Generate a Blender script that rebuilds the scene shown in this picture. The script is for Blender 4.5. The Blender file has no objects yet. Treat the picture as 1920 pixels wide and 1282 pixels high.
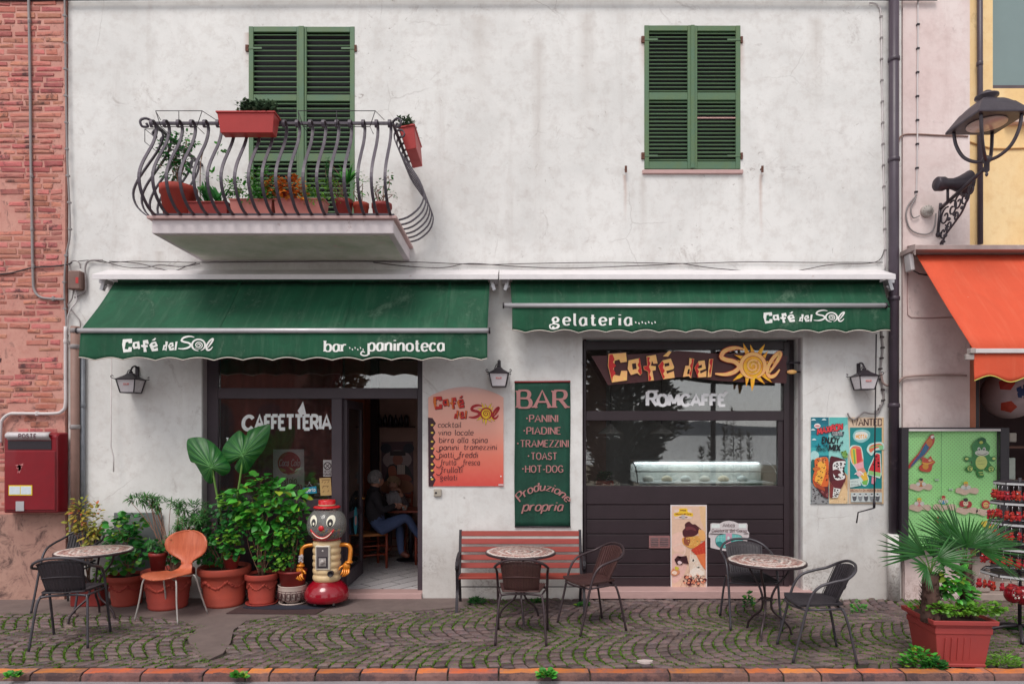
import bpy, math, random
from math import sin, cos, pi, radians, sqrt, atan2
from mathutils import Vector, Matrix, Euler, noise
from mathutils.geometry import tessellate_polygon
random.seed(7)
SC = bpy.context.scene
COL = SC.collection
# ---------------------------------------------------------------- camera, sky, sun, exposure
H = 1.85; F = 1230.0; CX = 965.0; CY = 815.0; D0 = F/165.4      # eye height, lens and distance to the facade (y = 0)
cam = bpy.data.objects.new('camera', bpy.data.cameras.new('camera')); COL.objects.link(cam)
cam.location = (0, -D0, H); cam.rotation_euler = (pi/2, 0, 0)
cam.data.sensor_width = 36; cam.data.lens = 36*F/1920
cam.data.shift_x = (960-CX)/1920; cam.data.shift_y = (CY-641)/1920
cam.data.clip_start = .05; cam.data.clip_end = 9000
SC.camera = cam
w = bpy.data.worlds.new('World'); SC.world = w; w.use_nodes = True
nt = w.node_tree; nt.nodes.clear()
sky = nt.nodes.new('ShaderNodeTexSky'); sky.sky_type = 'NISHITA'; sky.sun_disc = False
SUN_EL, SUN_AZ = radians(56), radians(200)
sky.sun_elevation = SUN_EL; sky.sun_rotation = SUN_AZ; sky.air_density = 1.0; sky.dust_density = .6; sky.ozone_density = 1.0
hs = nt.nodes.new('ShaderNodeHueSaturation'); hs.inputs['Saturation'].default_value = .12   # overcast: the blue is veiled by cloud
bg = nt.nodes.new('ShaderNodeBackground'); bg.inputs['Strength'].default_value = .125
wo = nt.nodes.new('ShaderNodeOutputWorld')
nt.links.new(sky.outputs[0], hs.inputs['Color']); nt.links.new(hs.outputs[0], bg.inputs[0]); nt.links.new(bg.outputs[0], wo.inputs[0])
sl = bpy.data.lights.new('sun', 'SUN'); sl.energy = 1.4; sl.angle = radians(24); sl.color = (1, .95, .89)
so = bpy.data.objects.new('sun', sl); COL.objects.link(so)
sd = Vector((sin(SUN_AZ)*cos(SUN_EL), cos(SUN_AZ)*cos(SUN_EL), sin(SUN_EL)))   # towards the sun
so.rotation_euler = sd.to_track_quat('Z', 'Y').to_euler(); so.location = (-3, -9, 12)
SC.view_settings.view_transform = 'Standard'; SC.view_settings.look = 'None'
SC.view_settings.exposure = 0.58; SC.view_settings.gamma = 1; SC.view_settings.use_curve_mapping = False
SC.cycles.max_bounces = 8; SC.cycles.transparent_max_bounces = 16
# ---------------------------------------------------------------- measuring helpers
def S(y=0): return F/(D0+y)
def X(px, y=0): return (px-CX)/S(y)
def Z(py, y=0): return H+(CY-py)/S(y)
def P(px, py, y=0): return Vector((X(px, y), y, Z(py, y)))
def G(px, py, z=0):
    s = (py-CY)/(H-z); return Vector(((px-CX)/s, F/s-D0, z))
def lin(v): v /= 255.0; return v/12.92 if v <= .04045 else ((v+.055)/1.055)**2.4
def c(r, g, b, k=1.0): return (min(1, lin(r)*k), min(1, lin(g)*k), min(1, lin(b)*k))
R = random.random
def U(a, b): return a+(b-a)*random.random()
# ---------------------------------------------------------------- materials
MATS = {}
class N:
    def __init__(s, name):
        s.m = bpy.data.materials.new(name); s.m.use_nodes = True; s.t = s.m.node_tree
        s.b = s.t.nodes['Principled BSDF']; s.out = s.t.nodes['Material Output']
    def n(s, typ, **kw):
        n = s.t.nodes.new('ShaderNode'+typ)
        for k, v in kw.items(): setattr(n, k, v)
        return n
    def l(s, a, b): s.t.links.new(a, b)
    def tex(s, scale=5, detail=4, rough=.6, src=None, typ='Noise', vec=None, dist=0):
        n = s.n('Tex'+typ); n.inputs['Scale'].default_value = scale
        if typ == 'Noise': n.inputs['Detail'].default_value = detail; n.inputs['Roughness'].default_value = rough; n.inputs['Distortion'].default_value = dist
        s.l(vec if vec is not None else s.co(), n.inputs['Vector'])
        return n
    def co(s):
        if not hasattr(s, '_co'):
            s._co = s.n('TexCoord').outputs['Object']
        return s._co
    def mapped(s, scale, loc=(0, 0, 0)):
        m = s.n('Mapping'); m.inputs['Scale'].default_value = scale; m.inputs['Location'].default_value = loc; s.l(s.co(), m.inputs['Vector']); return m.outputs[0]
    def ramp(s, fac, stops, interp='LINEAR'):
        r = s.n('ValToRGB'); r.color_ramp.interpolation = interp
        e = r.color_ramp.elements
        while len(e) < len(stops): e.new(.5)
        for i, (p, col) in enumerate(stops):
            e[i].position = p
            col = (col, col, col) if not isinstance(col, tuple) else col
            e[i].color = (*col[:3], 1)
        s.l(fac, r.inputs[0]); return r.outputs[0]
    def mix(s, fac, a, b, mode='MIX'):
        m = s.n('Mix', data_type='RGBA', blend_type=mode)
        for sock, v in ((m.inputs[0], fac), (m.inputs[6], a), (m.inputs[7], b)):
            if isinstance(v, (int, float)): sock.default_value = v
            elif isinstance(v, tuple): sock.default_value = (*v[:3], 1)
            else: s.l(v, sock)
        return m.outputs[2]
    def math(s, op, a, b=0.0):
        m = s.n('Math', operation=op)
        for sock, v in ((m.inputs[0], a), (m.inputs[1], b)):
            if isinstance(v, (int, float)): sock.default_value = v
            else: s.l(v, sock)
        return m.outputs[0]
    def bump(s, h, strength=.3, dist=.01):
        b = s.n('Bump'); b.inputs['Strength'].default_value = strength; b.inputs['Distance'].default_value = dist
        s.l(h, b.inputs['Height']); s.l(b.outputs[0], s.b.inputs['Normal'])
    def rnd(s):
        oi = s.n('ObjectInfo').outputs['Random']; at = s.n('Attribute', attribute_name='rnd').outputs['Fac']
        return s.math('FRACT', s.math('ADD', oi, at))
    def xyz(s):
        x = s.n('SeparateXYZ'); s.l(s.co(), x.inputs[0]); return x.outputs
def pbr(name, col, rough=.6, metal=0, var=.25, scale=6, bump=.15, bscale=60, col2=None, rnd=0, spec=.5, coat=0, bdist=.003, stretch=None, stain=None, stain_at=.62, sub=0, world=False):
    if name in MATS: return MATS[name]
    n = N(name); b = n.b
    if world: n._co = n.n('NewGeometry').outputs['Position']
    b.inputs['Roughness'].default_value = rough; b.inputs['Metallic'].default_value = metal
    b.inputs['Specular IOR Level'].default_value = spec; b.inputs['Coat Weight'].default_value = coat
    col2 = col2 or tuple(x*(1-var) for x in col)
    vec = n.mapped(stretch) if stretch else None
    t = n.tex(scale, 5, .65, vec=vec)
    f = n.ramp(t.outputs['Fac'], [(.35, 0.0), (.68, 1.0)])
    cc = n.mix(f, col, col2)
    if stain:
        t3 = n.tex(scale*.6+1.3, 8, .75); cc = n.mix(n.ramp(t3.outputs['Fac'], [(stain_at, 0.0), (stain_at+.1, 1.0)]), cc, stain)
    if rnd:
        h = n.n('HueSaturation'); n.l(cc, h.inputs['Color'])
        r = n.rnd(); v = n.math('ADD', n.math('MULTIPLY', r, rnd), 1-rnd/2); n.l(v, h.inputs['Value'])
        n.l(n.math('ADD', n.math('MULTIPLY', n.math('FRACT', n.math('MULTIPLY', r, 7.3)), rnd*.06), .5-rnd*.03), h.inputs['Hue'])
        cc = h.outputs[0]
    n.l(cc, b.inputs['Base Color'])
    rr = n.math('ADD', n.math('MULTIPLY', n.tex(scale*2.3, 4).outputs['Fac'], .25), rough-.12); n.l(rr, b.inputs['Roughness'])
    if bump: n.bump(n.tex(bscale, 4, vec=vec).outputs['Fac'], bump, bdist)
    if sub: b.inputs['Subsurface Weight'].default_value = sub; b.inputs['Subsurface Radius'].default_value = (.01, .006, .003)
    MATS[name] = n.m; return n.m
def flat(r, g, b, rough=.55, k=1.0):
    nm = 'print_%02x%02x%02x' % (r, g, b)
    if nm in MATS: return MATS[nm]
    return pbr(nm, c(r, g, b, k), rough, var=.1, scale=30, bump=0)
def leafmat(name, col, col2, tip=None, rough=.42, rnd=.7, yellow=None, own=False):
    if name in MATS: return MATS[name]
    n = N(name); b = n.b; r = n.n('Attribute', attribute_name='rnd').outputs['Fac'] if own else n.rnd()
    cc = n.mix(n.ramp(r, [(0, 0.0), (1, 1.0)]), col, col2)
    if yellow: cc = n.mix(n.ramp(n.math('FRACT', n.math('MULTIPLY', r, 5.77)), [(.86, 0.0), (.95, 1.0)]), cc, yellow)
    t = n.tex(26, 3); cc = n.mix(n.math('MULTIPLY', t.outputs['Fac'], .5), cc, tuple(x*.5 for x in col))
    h = n.n('HueSaturation'); n.l(cc, h.inputs['Color']); n.l(n.math('ADD', n.math('MULTIPLY', n.math('FRACT', n.math('MULTIPLY', r, 3.3)), rnd), 1-rnd/2), h.inputs['Value'])
    n.l(h.outputs[0], b.inputs['Base Color']); b.inputs['Roughness'].default_value = rough
    tr = n.n('BsdfTranslucent'); n.l(h.outputs[0], tr.inputs[0])
    ms = n.n('MixShader'); ms.inputs[0].default_value = .3; n.l(b.outputs[0], ms.inputs[1]); n.l(tr.outputs[0], ms.inputs[2]); n.l(ms.outputs[0], n.out.inputs[0])
    n.bump(n.tex(90, 2).outputs['Fac'], .2, .002)
    MATS[name] = n.m; return n.m
def glassmat(name, tint=(.9, .9, .9), ior=1.75, dirt=.03):
    if name in MATS: return MATS[name]
    n = N(name); t = n.t; t.nodes.remove(n.b)
    tr = n.n('BsdfTransparent'); tr.inputs[0].default_value = (*tint, 1)
    gl = n.n('BsdfGlossy'); gl.inputs['Roughness'].default_value = .015
    fr = n.n('Fresnel'); fr.inputs[0].default_value = ior
    ms = n.n('MixShader'); n.l(fr.outputs[0], ms.inputs[0]); n.l(tr.outputs[0], ms.inputs[1]); n.l(gl.outputs[0], ms.inputs[2])
    df = n.n('BsdfDiffuse'); df.inputs[0].default_value = (.6, .6, .58, 1)
    m2 = n.n('MixShader'); f = n.math('MULTIPLY', n.tex(3, 6).outputs['Fac'], dirt); n.l(f, m2.inputs[0])
    n.l(ms.outputs[0], m2.inputs[1]); n.l(df.outputs[0], m2.inputs[2]); n.l(m2.outputs[0], n.out.inputs[0])
    MATS[name] = n.m; return n.m
# ---------------------------------------------------------------- mesh builder
def cr(pts, sub=5, closed=False):
    """smooth curve through the points"""
    pts = [Vector(p) for p in pts]; n = len(pts); out = []
    rng = range(n if closed else n-1)
    for i in rng:
        if closed: p0, p1, p2, p3 = pts[(i-1) % n], pts[i], pts[(i+1) % n], pts[(i+2) % n]
        else: p0, p1, p2, p3 = pts[max(0, i-1)], pts[i], pts[i+1], pts[min(n-1, i+2)]
        for k in range(sub):
            t = k/sub
            out.append(.5*((2*p1)+(p2-p0)*t+(2*p0-5*p1+4*p2-p3)*t*t+(3*p1-p0-3*p2+p3)*t**3))
    if not closed: out.append(pts[-1])
    return out
class MB:
    def __init__(s): s.v = []; s.f = []; s.sm = []; s.mi = []; s.r = []; s.M = None
    def add(s, vs, fs, smooth=False, mi=0, r=0.0):
        o = len(s.v)
        if s.M is not None: vs = [s.M @ Vector(v) for v in vs]
        s.v += [tuple(v) for v in vs]; s.f += [tuple(o+i for i in f) for f in fs]
        k = len(fs); s.sm += [smooth]*k; s.mi += [mi]*k; s.r += [r]*k
        return s
    def box(s, x0, x1, y0, y1, z0, z1, mi=0, r=0.0):
        return s.add([(x0,y0,z0),(x1,y0,z0),(x1,y1,z0),(x0,y1,z0),(x0,y0,z1),(x1,y0,z1),(x1,y1,z1),(x0,y1,z1)],
              [(0,3,2,1),(4,5,6,7),(0,1,5,4),(1,2,6,5),(2,3,7,6),(3,0,4,7)], mi=mi, r=r)
    def obox(s, cen, size, rot=None, mi=0, r=0.0):
        hx, hy, hz = size[0]/2, size[1]/2, size[2]/2; m = rot or Matrix.Identity(3); cen = Vector(cen)
        vs = [cen+m @ Vector(p) for p in [(-hx,-hy,-hz),(hx,-hy,-hz),(hx,hy,-hz),(-hx,hy,-hz),(-hx,-hy,hz),(hx,-hy,hz),(hx,hy,hz),(-hx,hy,hz)]]
        return s.add(vs, [(0,3,2,1),(4,5,6,7),(0,1,5,4),(1,2,6,5),(2,3,7,6),(3,0,4,7)], mi=mi, r=r)
    def quad(s, a, b, c_, d, mi=0, r=0.0): return s.add([a, b, c_, d], [(0, 1, 2, 3)], mi=mi, r=r)
    def tube(s, pts, r, n=7, mi=0, closed=False, w=None, up=None, rr=0.0, cap=True):
        """round tube, or with w a bar w wide across `up` x r thick"""
        pts = [Vector(p) for p in pts]; m = len(pts)
        vs = []; t0 = None; u = Vector(up) if up else None
        for i, p in enumerate(pts):
            if closed: t = pts[(i+1) % m]-pts[i-1]
            else: t = pts[min(m-1, i+1)]-pts[max(0, i-1)]
            if t.length < 1e-9: t = Vector((0, 0, 1))
            t.normalize()
            if u is None:
                a = Vector((0, 0, 1)) if abs(t.z) < .9 else Vector((1, 0, 0)); u = t.cross(a).normalized()
            if up: uu = (Vector(up)-t*t.dot(Vector(up))).normalized()
            else: uu = (u-t*t.dot(u)).normalized(); u = uu
            vv = t.cross(uu)
            ri = r[i] if isinstance(r, (list, tuple)) else r
            if w is not None:
                wi = w[i] if isinstance(w, (list, tuple)) else w
                for a, b in ((-1,-1),(1,-1),(1,1),(-1,1)): vs.append(p+uu*a*wi/2+vv*b*ri/2)
            else:
                for k in range(n): a = 2*pi*k/n; vs.append(p+uu*cos(a)*ri+vv*sin(a)*ri)
        nn = 4 if w is not None else n; fs = []
        for i in range(m if closed else m-1):
            j = (i+1) % m
            for k in range(nn): k2 = (k+1) % nn; fs.append((i*nn+k, i*nn+k2, j*nn+k2, j*nn+k))
        if not closed and cap: fs.append(tuple(range(nn))[::-1]); fs.append(tuple((m-1)*nn+k for k in range(nn)))
        return s.add(vs, fs, smooth=(w is None), mi=mi, r=rr)
    def lathe(s, prof, n=24, cen=(0, 0, 0), mi=0, smooth=True, sx=1, sy=1, axis='z'):
        vs = []; fs = []; m = len(prof)
        for (r, z) in prof:
            for k in range(n):
                a = 2*pi*k/n; x, y = r*cos(a)*sx, r*sin(a)*sy
                q = (x, y, z) if axis == 'z' else ((x, z, y) if axis == 'y' else (z, x, y))
                vs.append((cen[0]+q[0], cen[1]+q[1], cen[2]+q[2]))
        for i in range(m-1):
            for k in range(n): k2 = (k+1) % n; fs.append((i*n+k, i*n+k2, (i+1)*n+k2, (i+1)*n+k))
        if prof[0][0] > 1e-6: fs.append(tuple(range(n))[::-1])
        if prof[-1][0] > 1e-6: fs.append(tuple((m-1)*n+k for k in range(n)))
        return s.add(vs, fs, smooth=smooth, mi=mi)
    def ball(s, cen, r, n=12, m=8, mi=0, sc=(1, 1, 1), rot=None, rr=0.0):
        vs = []; fs = []
        for i in range(m+1):
            th = pi*i/m
            for k in range(n):
                a = 2*pi*k/n; v = Vector((sin(th)*cos(a)*sc[0], sin(th)*sin(a)*sc[1], cos(th)*sc[2]))*r
                if rot: v = rot @ v
                vs.append(Vector(cen)+v)
        for i in range(m):
            for k in range(n): k2 = (k+1) % n; fs.append((i*n+k, (i+1)*n+k, (i+1)*n+k2, i*n+k2))
        return s.add(vs, fs, smooth=True, mi=mi, r=rr)
    def prism(s, loops, fn, y0, y1, mi=0, sides=True):
        """loops: outer 2-D outline (+ holes); fn(a, b, y) -> point; front at y0, back at y1"""
        if not isinstance(loops[0][0], (list, tuple, Vector)): loops = [loops]
        L3 = [[Vector((p[0], p[1], 0)) for p in lp] for lp in loops]
        tris = tessellate_polygon(L3); flatp = [p for lp in L3 for p in lp]; n = len(flatp)
        def orient(t):
            a, b, c_ = (flatp[i] for i in t); return t if (b-a).cross(c_-a).z > 0 else t[::-1]
        tris = [orient(tuple(t)) for t in tris]
        vs = [fn(p.x, p.y, y0) for p in flatp]
        fs = list(tris)
        if y1 is not None:
            vs += [fn(p.x, p.y, y1) for p in flatp]
            fs += [tuple(i+n for i in t[::-1]) for t in tris]
            if sides:
                o = 0
                for lp in L3:
                    k = len(lp)
                    for i in range(k): j = (i+1) % k; fs.append((o+i, o+j, n+o+j, n+o+i))
                    o += k
        return s.add(vs, fs, mi=mi)
    def grid(s, fn, nu, nv, mi=0, smooth=True, r=0.0):
        vs = [fn(i/nu, j/nv) for j in range(nv+1) for i in range(nu+1)]
        fs = [(j*(nu+1)+i, j*(nu+1)+i+1, (j+1)*(nu+1)+i+1, (j+1)*(nu+1)+i) for j in range(nv) for i in range(nu)]
        return s.add(vs, fs, smooth=smooth, mi=mi, r=r)
    def mesh(s, name, center=True):
        me = bpy.data.meshes.new(name)
        if center and s.v:
            lo = [min(v[i] for v in s.v) for i in range(3)]; hi = [max(v[i] for v in s.v) for i in range(3)]
            s.o = Vector([(a+b)/2 for a, b in zip(lo, hi)])
        else: s.o = Vector((0, 0, 0))
        o = s.o
        me.from_pydata([(v[0]-o.x, v[1]-o.y, v[2]-o.z) for v in s.v], [], s.f)
        me.polygons.foreach_set('use_smooth', s.sm); me.polygons.foreach_set('material_index', s.mi)
        if any(s.r):
            a = me.attributes.new('rnd', 'FLOAT', 'FACE'); a.data.foreach_set('value', s.r)
        me.update(); return me
    def build(s, name, mats, parent=None, w=0, bev=0, kind=None, solid=0, center=True, label=None):
        me = s.mesh(name, center)
        for m in (mats if isinstance(mats, (list, tuple)) else [mats]): me.materials.append(m)
        o = bpy.data.objects.new(name, me); COL.objects.link(o)
        o.location = s.o
        if parent:
            o.parent = parent
            if w:
                q = parent
                while q: o.location = o.location-Vector(q.location); q = q.parent
        if solid: md = o.modifiers.new('thick', 'SOLIDIFY'); md.thickness = solid; md.offset = 0
        if bev: md = o.modifiers.new('bevel', 'BEVEL'); md.width = bev; md.segments = 1; md.limit_method = 'ANGLE'
        if kind: o['kind'] = kind
        if label: o['label'] = label
        return o
def thing(name, label, cat, loc=(0, 0, 0), group=None, rz=0):
    o = bpy.data.objects.new(name, None); COL.objects.link(o); o.empty_display_size = .1
    o.location = loc; o.rotation_euler = (0, 0, rz); o['label'] = label; o['category'] = cat
    if group: o['group'] = group
    return o
def tag(o, label, cat, group=None, kind=None):
    o['label'] = label; o['category'] = cat
    if group: o['group'] = group
    if kind: o['kind'] = kind
    return o
CH = {}
def copy_tree(o, parent=None):
    cp = o.copy(); COL.objects.link(cp); cp.parent = parent
    for ch in list(o.children): copy_tree(ch, cp)
    return cp
def put(o, loc, rz=0, label=None, sc=None):
    o.location = loc; o.rotation_euler = (0, 0, rz)
    if label: o['label'] = label
    if sc: o.scale = (sc, sc, sc)
    return o
def Rz(a): return Matrix.Rotation(a, 3, 'Z')
def inpoly(x, y, poly):
    r = False; n = len(poly); j = n-1
    for i in range(n):
        xi, yi = poly[i][0], poly[i][1]; xj, yj = poly[j][0], poly[j][1]
        if (yi > y) != (yj > y) and x < (xj-xi)*(y-yi)/(yj-yi)+xi: r = not r
        j = i
    return r
# ---------------------------------------------------------------- lettering
O_ = "~.38,1 .1,.87 .0,.5 .1,.13 .38,0 .66,.13 .76,.5 .66,.87 .38,1"
FONT = {
'A':(.8,"0,0 .4,1 .8,0;.14,.34 .66,.34"),'B':(.62,"0,0 0,1;~0,1 .4,1 .55,.88 .55,.68 .4,.55 0,.55;~0,.55 .45,.54 .62,.4 .62,.15 .45,0 0,0"),
'C':(.7,"~.7,.8 .52,.97 .28,.98 .06,.78 0,.5 .06,.22 .28,.02 .52,.03 .7,.2"),'D':(.7,"0,0 0,1;~0,1 .35,1 .62,.85 .7,.5 .62,.15 .35,0 0,0"),
'E':(.55,"0,0 0,1;0,1 .55,1;0,.53 .42,.53;0,0 .55,0"),'F':(.52,"0,0 0,1;0,1 .52,1;0,.52 .4,.52"),
'G':(.74,"~.7,.8 .52,.97 .28,.98 .06,.78 0,.5 .06,.22 .28,.02 .52,.03 .7,.14;.7,.12 .7,.45;.7,.45 .45,.45"),
'H':(.68,"0,0 0,1;.68,0 .68,1;0,.52 .68,.52"),'I':(.1,".05,0 .05,1"),'J':(.4,"~.38,1 .38,.6 .37,.2 .25,0 .08,.02 0,.18"),
'K':(.65,"0,0 0,1;.6,1 0,.42;.2,.58 .65,0"),'L':(.52,"0,0 0,1;0,0 .52,0"),'M':(.88,"0,0 .06,1;.06,1 .44,.2;.44,.2 .82,1;.82,1 .88,0"),
'N':(.7,"0,0 0,1;0,1 .7,0;.7,0 .7,1"),'O':(.76,O_),'P':(.58,"0,0 0,1;~0,1 .42,1 .58,.88 .58,.62 .42,.48 0,.48"),
'R':(.66,"0,0 0,1;~0,1 .42,1 .58,.88 .58,.65 .42,.5 0,.5;.3,.5 .66,0"),'S':(.55,"~.52,.82 .4,.98 .15,.98 .02,.8 .08,.6 .3,.5 .5,.4 .55,.2 .42,.02 .15,.02 0,.18"),
'T':(.68,"0,1 .68,1;.34,0 .34,1"),'U':(.66,"~0,1 0,.4 .05,.12 .2,0 .45,0 .6,.12 .66,.4 .66,1"),'V':(.75,"0,1 .37,0 .75,1"),
'W':(1.05,"0,1 .26,0 .52,.85 .78,0 1.05,1"),'X':(.68,"0,0 .68,1;0,1 .68,0"),'Y':(.7,"0,1 .35,.48 .7,1;.35,.48 .35,0"),'Z':(.62,"0,1 .62,1 0,0 .62,0"),
'a':(.5,"~.44,.55 .3,.66 .1,.6 0,.35 .08,.05 .28,.0 .44,.2;.44,.65 .46,0"),'b':(.5,"0,0 0,1;~0,.45 .2,.66 .42,.6 .5,.33 .42,.05 .2,0 0,.12"),
'c':(.45,"~.44,.52 .3,.66 .12,.62 0,.4 .02,.15 .18,.0 .44,.1"),'d':(.5,"~.46,.5 .3,.66 .1,.6 0,.33 .1,.02 .3,0 .46,.15;.46,0 .46,1"),
'e':(.48,"~.02,.34 .46,.36 .42,.58 .24,.66 .06,.56 0,.32 .08,.06 .26,0 .46,.1"),'f':(.36,"~.4,.95 .28,1.02 .16,.9 .14,.6 .12,.1 .04,-.2 -.1,-.25;0,.6 .34,.6"),
'g':(.5,"~.42,.55 .25,.66 .06,.58 .03,.38 .2,.26 .38,.34 .42,.55;~.16,.25 .05,.12 .35,.05 .44,-.1 .3,-.28 .08,-.26 .02,-.12"),
'h':(.48,"0,0 0,1;~0,.42 .2,.66 .4,.6 .44,.4 .44,0"),'i':(.12,".05,0 .05,.62;.05,.84 .05,.92"),'j':(.2,"~.12,.62 .12,.0 .04,-.25 -.1,-.22;.12,.84 .12,.92"),
'k':(.46,"0,0 0,1;.4,.64 0,.28;.14,.38 .46,0"),'l':(.14,"~.05,1 .05,.2 .1,.02 .18,.03"),'m':(.78,"0,0 0,.64;~0,.42 .16,.66 .34,.58 .36,.4 .36,0;~.36,.42 .54,.66 .7,.58 .74,.4 .74,0"),
'n':(.48,"0,0 0,.64;~0,.42 .2,.66 .4,.6 .44,.4 .44,0"),'o':(.5,"~.25,.66 .05,.55 .0,.33 .05,.1 .25,0 .45,.1 .5,.33 .45,.55 .25,.66"),
'p':(.5,"0,-.32 0,.64;~0,.45 .2,.66 .42,.6 .5,.33 .42,.05 .2,0 0,.12"),'r':(.36,"0,0 0,.64;~0,.38 .14,.62 .34,.62"),
's':(.4,"~.38,.54 .25,.66 .06,.6 .05,.44 .3,.3 .38,.16 .28,0 .08,.02 0,.12"),'t':(.34,"~.14,.9 .14,.5 .14,.1 .24,0 .36,.06;0,.62 .32,.62"),
'u':(.48,"~0,.64 0,.2 .1,0 .3,.02 .44,.25;.44,.64 .46,0"),'v':(.46,"0,.64 .22,0 .46,.64"),'z':(.44,"0,.62 .42,.62 0,.02 .44,.02"),'y':(.48,"0,.64 .24,.05;.48,.64 .14,-.3"),
'-':(.36,".0,.42 .36,.42"),'.':(.12,".05,0 .05,.1"),',':(.12,".05,.06 .0,-.12"),'*':(.2,".0,.45 .14,.45"),"'":(.12,".05,.8 .08,1.02"),' ':(.34,""),
}
FONT['q'] = FONT['a']; FONT['w'] = (.7, "0,.64 .17,0 .35,.6 .53,0 .7,.64"); FONT['x'] = (.44, "0,0 .44,.64;0,.64 .44,0")
def text(mb, s, x, z, h, fn, y=0.0, wt=.13, con=1.0, serif=0, slant=0, fit=None, sp=.2, jit=0, curl=0, mi=0, align='l', rot=0):
    """letters as broad-pen strokes; fn(a, b, y) maps the flat layout to 3-D. con<1 thins the horizontals."""
    rs = random.Random(len(s)*31+ord(s[0]))
    tot = 0
    for ch in s: tot += FONT.get('e' if ch == 'é' else ch, FONT['o'])[0]+sp
    tot -= sp; kx = h if fit is None else fit/tot
    if align == 'c': x -= tot*kx/2
    if align == 'r': x -= tot*kx
    cx = 0; layer = 0
    for ch in s:
        acc = ch == 'é'
        wdt, st = FONT.get('e' if acc else ch, FONT['o'])
        if acc: st += ";.15,.78 .36,.98"
        dz = U(-jit, jit) if jit else 0; da = (rs.random()-.5)*jit*2
        for part in st.split(';'):
            if not part: continue
            sm = part[0] == '~'; pts = [tuple(float(q) for q in p.split(',')) for p in part.lstrip('~').split()]
            ends = (pts[0], pts[1]), (pts[-1], pts[-2])
            p3 = [Vector((a, b, 0)) for a, b in pts]
            if sm: p3 = cr(p3, 4)
            m = len(p3); Lf = []; Rt = []
            for i, p in enumerate(p3):
                t = (p3[min(m-1, i+1)]-p3[max(0, i-1)]); t.normalize()
                ww = wt*(con+(1-con)*abs(t.y))/2*(1 if not (curl and sm) else 1)
                nn = Vector((-t.y, t.x, 0))
                if 0 < i < m-1 and not sm: ww *= 1.15
                ext = Vector((0, 0, 0))
                Lf.append(p+nn*ww+ext); Rt.append(p-nn*ww)
            polys = [[Lf[i], Rt[i], Rt[i+1], Lf[i+1]] for i in range(m-1)]
            if serif and not sm:
                for e, o2 in ends:
                    if abs(e[1]-o2[1]) > abs(e[0]-o2[0])*.8 and min(abs(e[1]), abs(e[1]-1), abs(e[1]-.64)) < .03:
                        t_ = wt*.42; sg = t_ if e[1] < .3 else -t_
                        polys.append([Vector((e[0]-serif, e[1], 0)), Vector((e[0]+serif, e[1], 0)), Vector((e[0]+serif*.9, e[1]+sg, 0)), Vector((e[0]-serif*.9, e[1]+sg, 0))])
            for k, pl in enumerate(polys):
                layer += 1; yy = y-.00005*(layer % 12)
                q = []
                for v in pl:
                    a, b = v.x, v.y+dz
                    a += b*(slant+da); q.append(Vector(fn(x+(cx+a)*kx, z+b*h, yy)))
                n_ = (q[1]-q[0]).cross(q[2]-q[0])
                if n_.y > 0: q = q[::-1]
                mb.add(q, [(0, 1, 2, 3)], mi=mi)
        cx += wdt+sp
    return tot*kx
def XZ(a, b, y): return (a, y, b)
# the angular house lettering "Café del Sol", outline points in a 1763-wide drawing
LG = {
 'C':[[(245,175),(375,165),(383,232),(335,240),(325,215),(290,225),(283,330),(330,338),(340,300),(385,300),(383,372),(270,388),(240,262)]],
 'a':[[(395,222),(480,205),(497,318),(482,335),(460,318),(412,332),(388,285)],[(420,248),(450,242),(456,285),(426,292)]],
 'f':[[(530,192),(600,180),(613,245),(582,248),(572,226),(562,262),(600,266),(598,296),(574,300),(585,372),(545,376),(540,305),(510,292),(507,266),(535,262)]],
 'e':[[(618,264),(650,222),(712,208),(738,272),(732,288),(678,302),(684,322),(735,302),(741,352),(655,364)],[(664,247),(700,240),(702,262),(667,270)]],
 'acc':[[(652,192),(700,150),(717,160),(692,194)]],
 'd':[[(852,205),(888,210),(865,357),(845,340),(803,347),(822,262),(848,262)],[(842,288),(856,288),(851,326),(834,324)]],
 'e2':[[(890,277),(920,228),(966,222),(976,285),(930,302),(936,320),(980,300),(979,346),(915,352)],[(914,266),(946,254),(946,276),(918,284)]],
 'l':[[(1000,212),(1031,210),(1016,346),(988,349)]]}
LR = {'C':[(250,180),(275,176),(290,215),(278,235),(300,260),(280,285),(298,320),(276,345),(272,384),(243,262)],
 'a':[(470,208),(480,206),(495,318),(482,332),(464,300),(476,280),(462,255),(474,235)],
 'f':[(534,194),(556,200),(548,225),(560,245),(548,270),(562,300),(552,330),(566,352),(560,373),(547,374),(542,303),(512,290),(510,268),(537,262)],
 'e':[(620,264),(650,226),(662,250),(652,275),(668,300),(654,322),(668,345),(656,362)],'d':[(868,209),(886,211),(863,352),(852,320),(866,290),(856,262),(870,236)],
 'e2':[(892,277),(918,232),(924,262),(912,285),(926,305),(914,328),(922,348),(914,350)],'l':[(1010,213),(1029,212),(1016,300),(1006,345),(1000,300),(1012,262),(1002,240)]}
def logo_pts():
    sun = []
    for i in range(14):
        a = 2*pi*i/14+.2; r1 = 190 if i % 2 == 0 else 165; bend = .16 if i % 2 else -.02
        sun += [(1330+95*cos(a-.18), 265-95*sin(a-.18)), (1330+(r1*.75)*cos(a-.08+bend*.5), 265-(r1*.75)*sin(a-.08+bend*.5)), (1330+r1*cos(a+bend), 265-r1*sin(a+bend)),
                (1330+(r1*.72)*cos(a+.1+bend*.4), 265-(r1*.72)*sin(a+.1+bend*.4)), (1330+95*cos(a+.18), 265-95*sin(a+.18))]
    return sun
LS = [(1268,142),(1200,128),(1120,150),(1092,195),(1130,218),(1190,232),(1226,268),(1190,308),(1120,328),(1045,322)]
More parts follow.
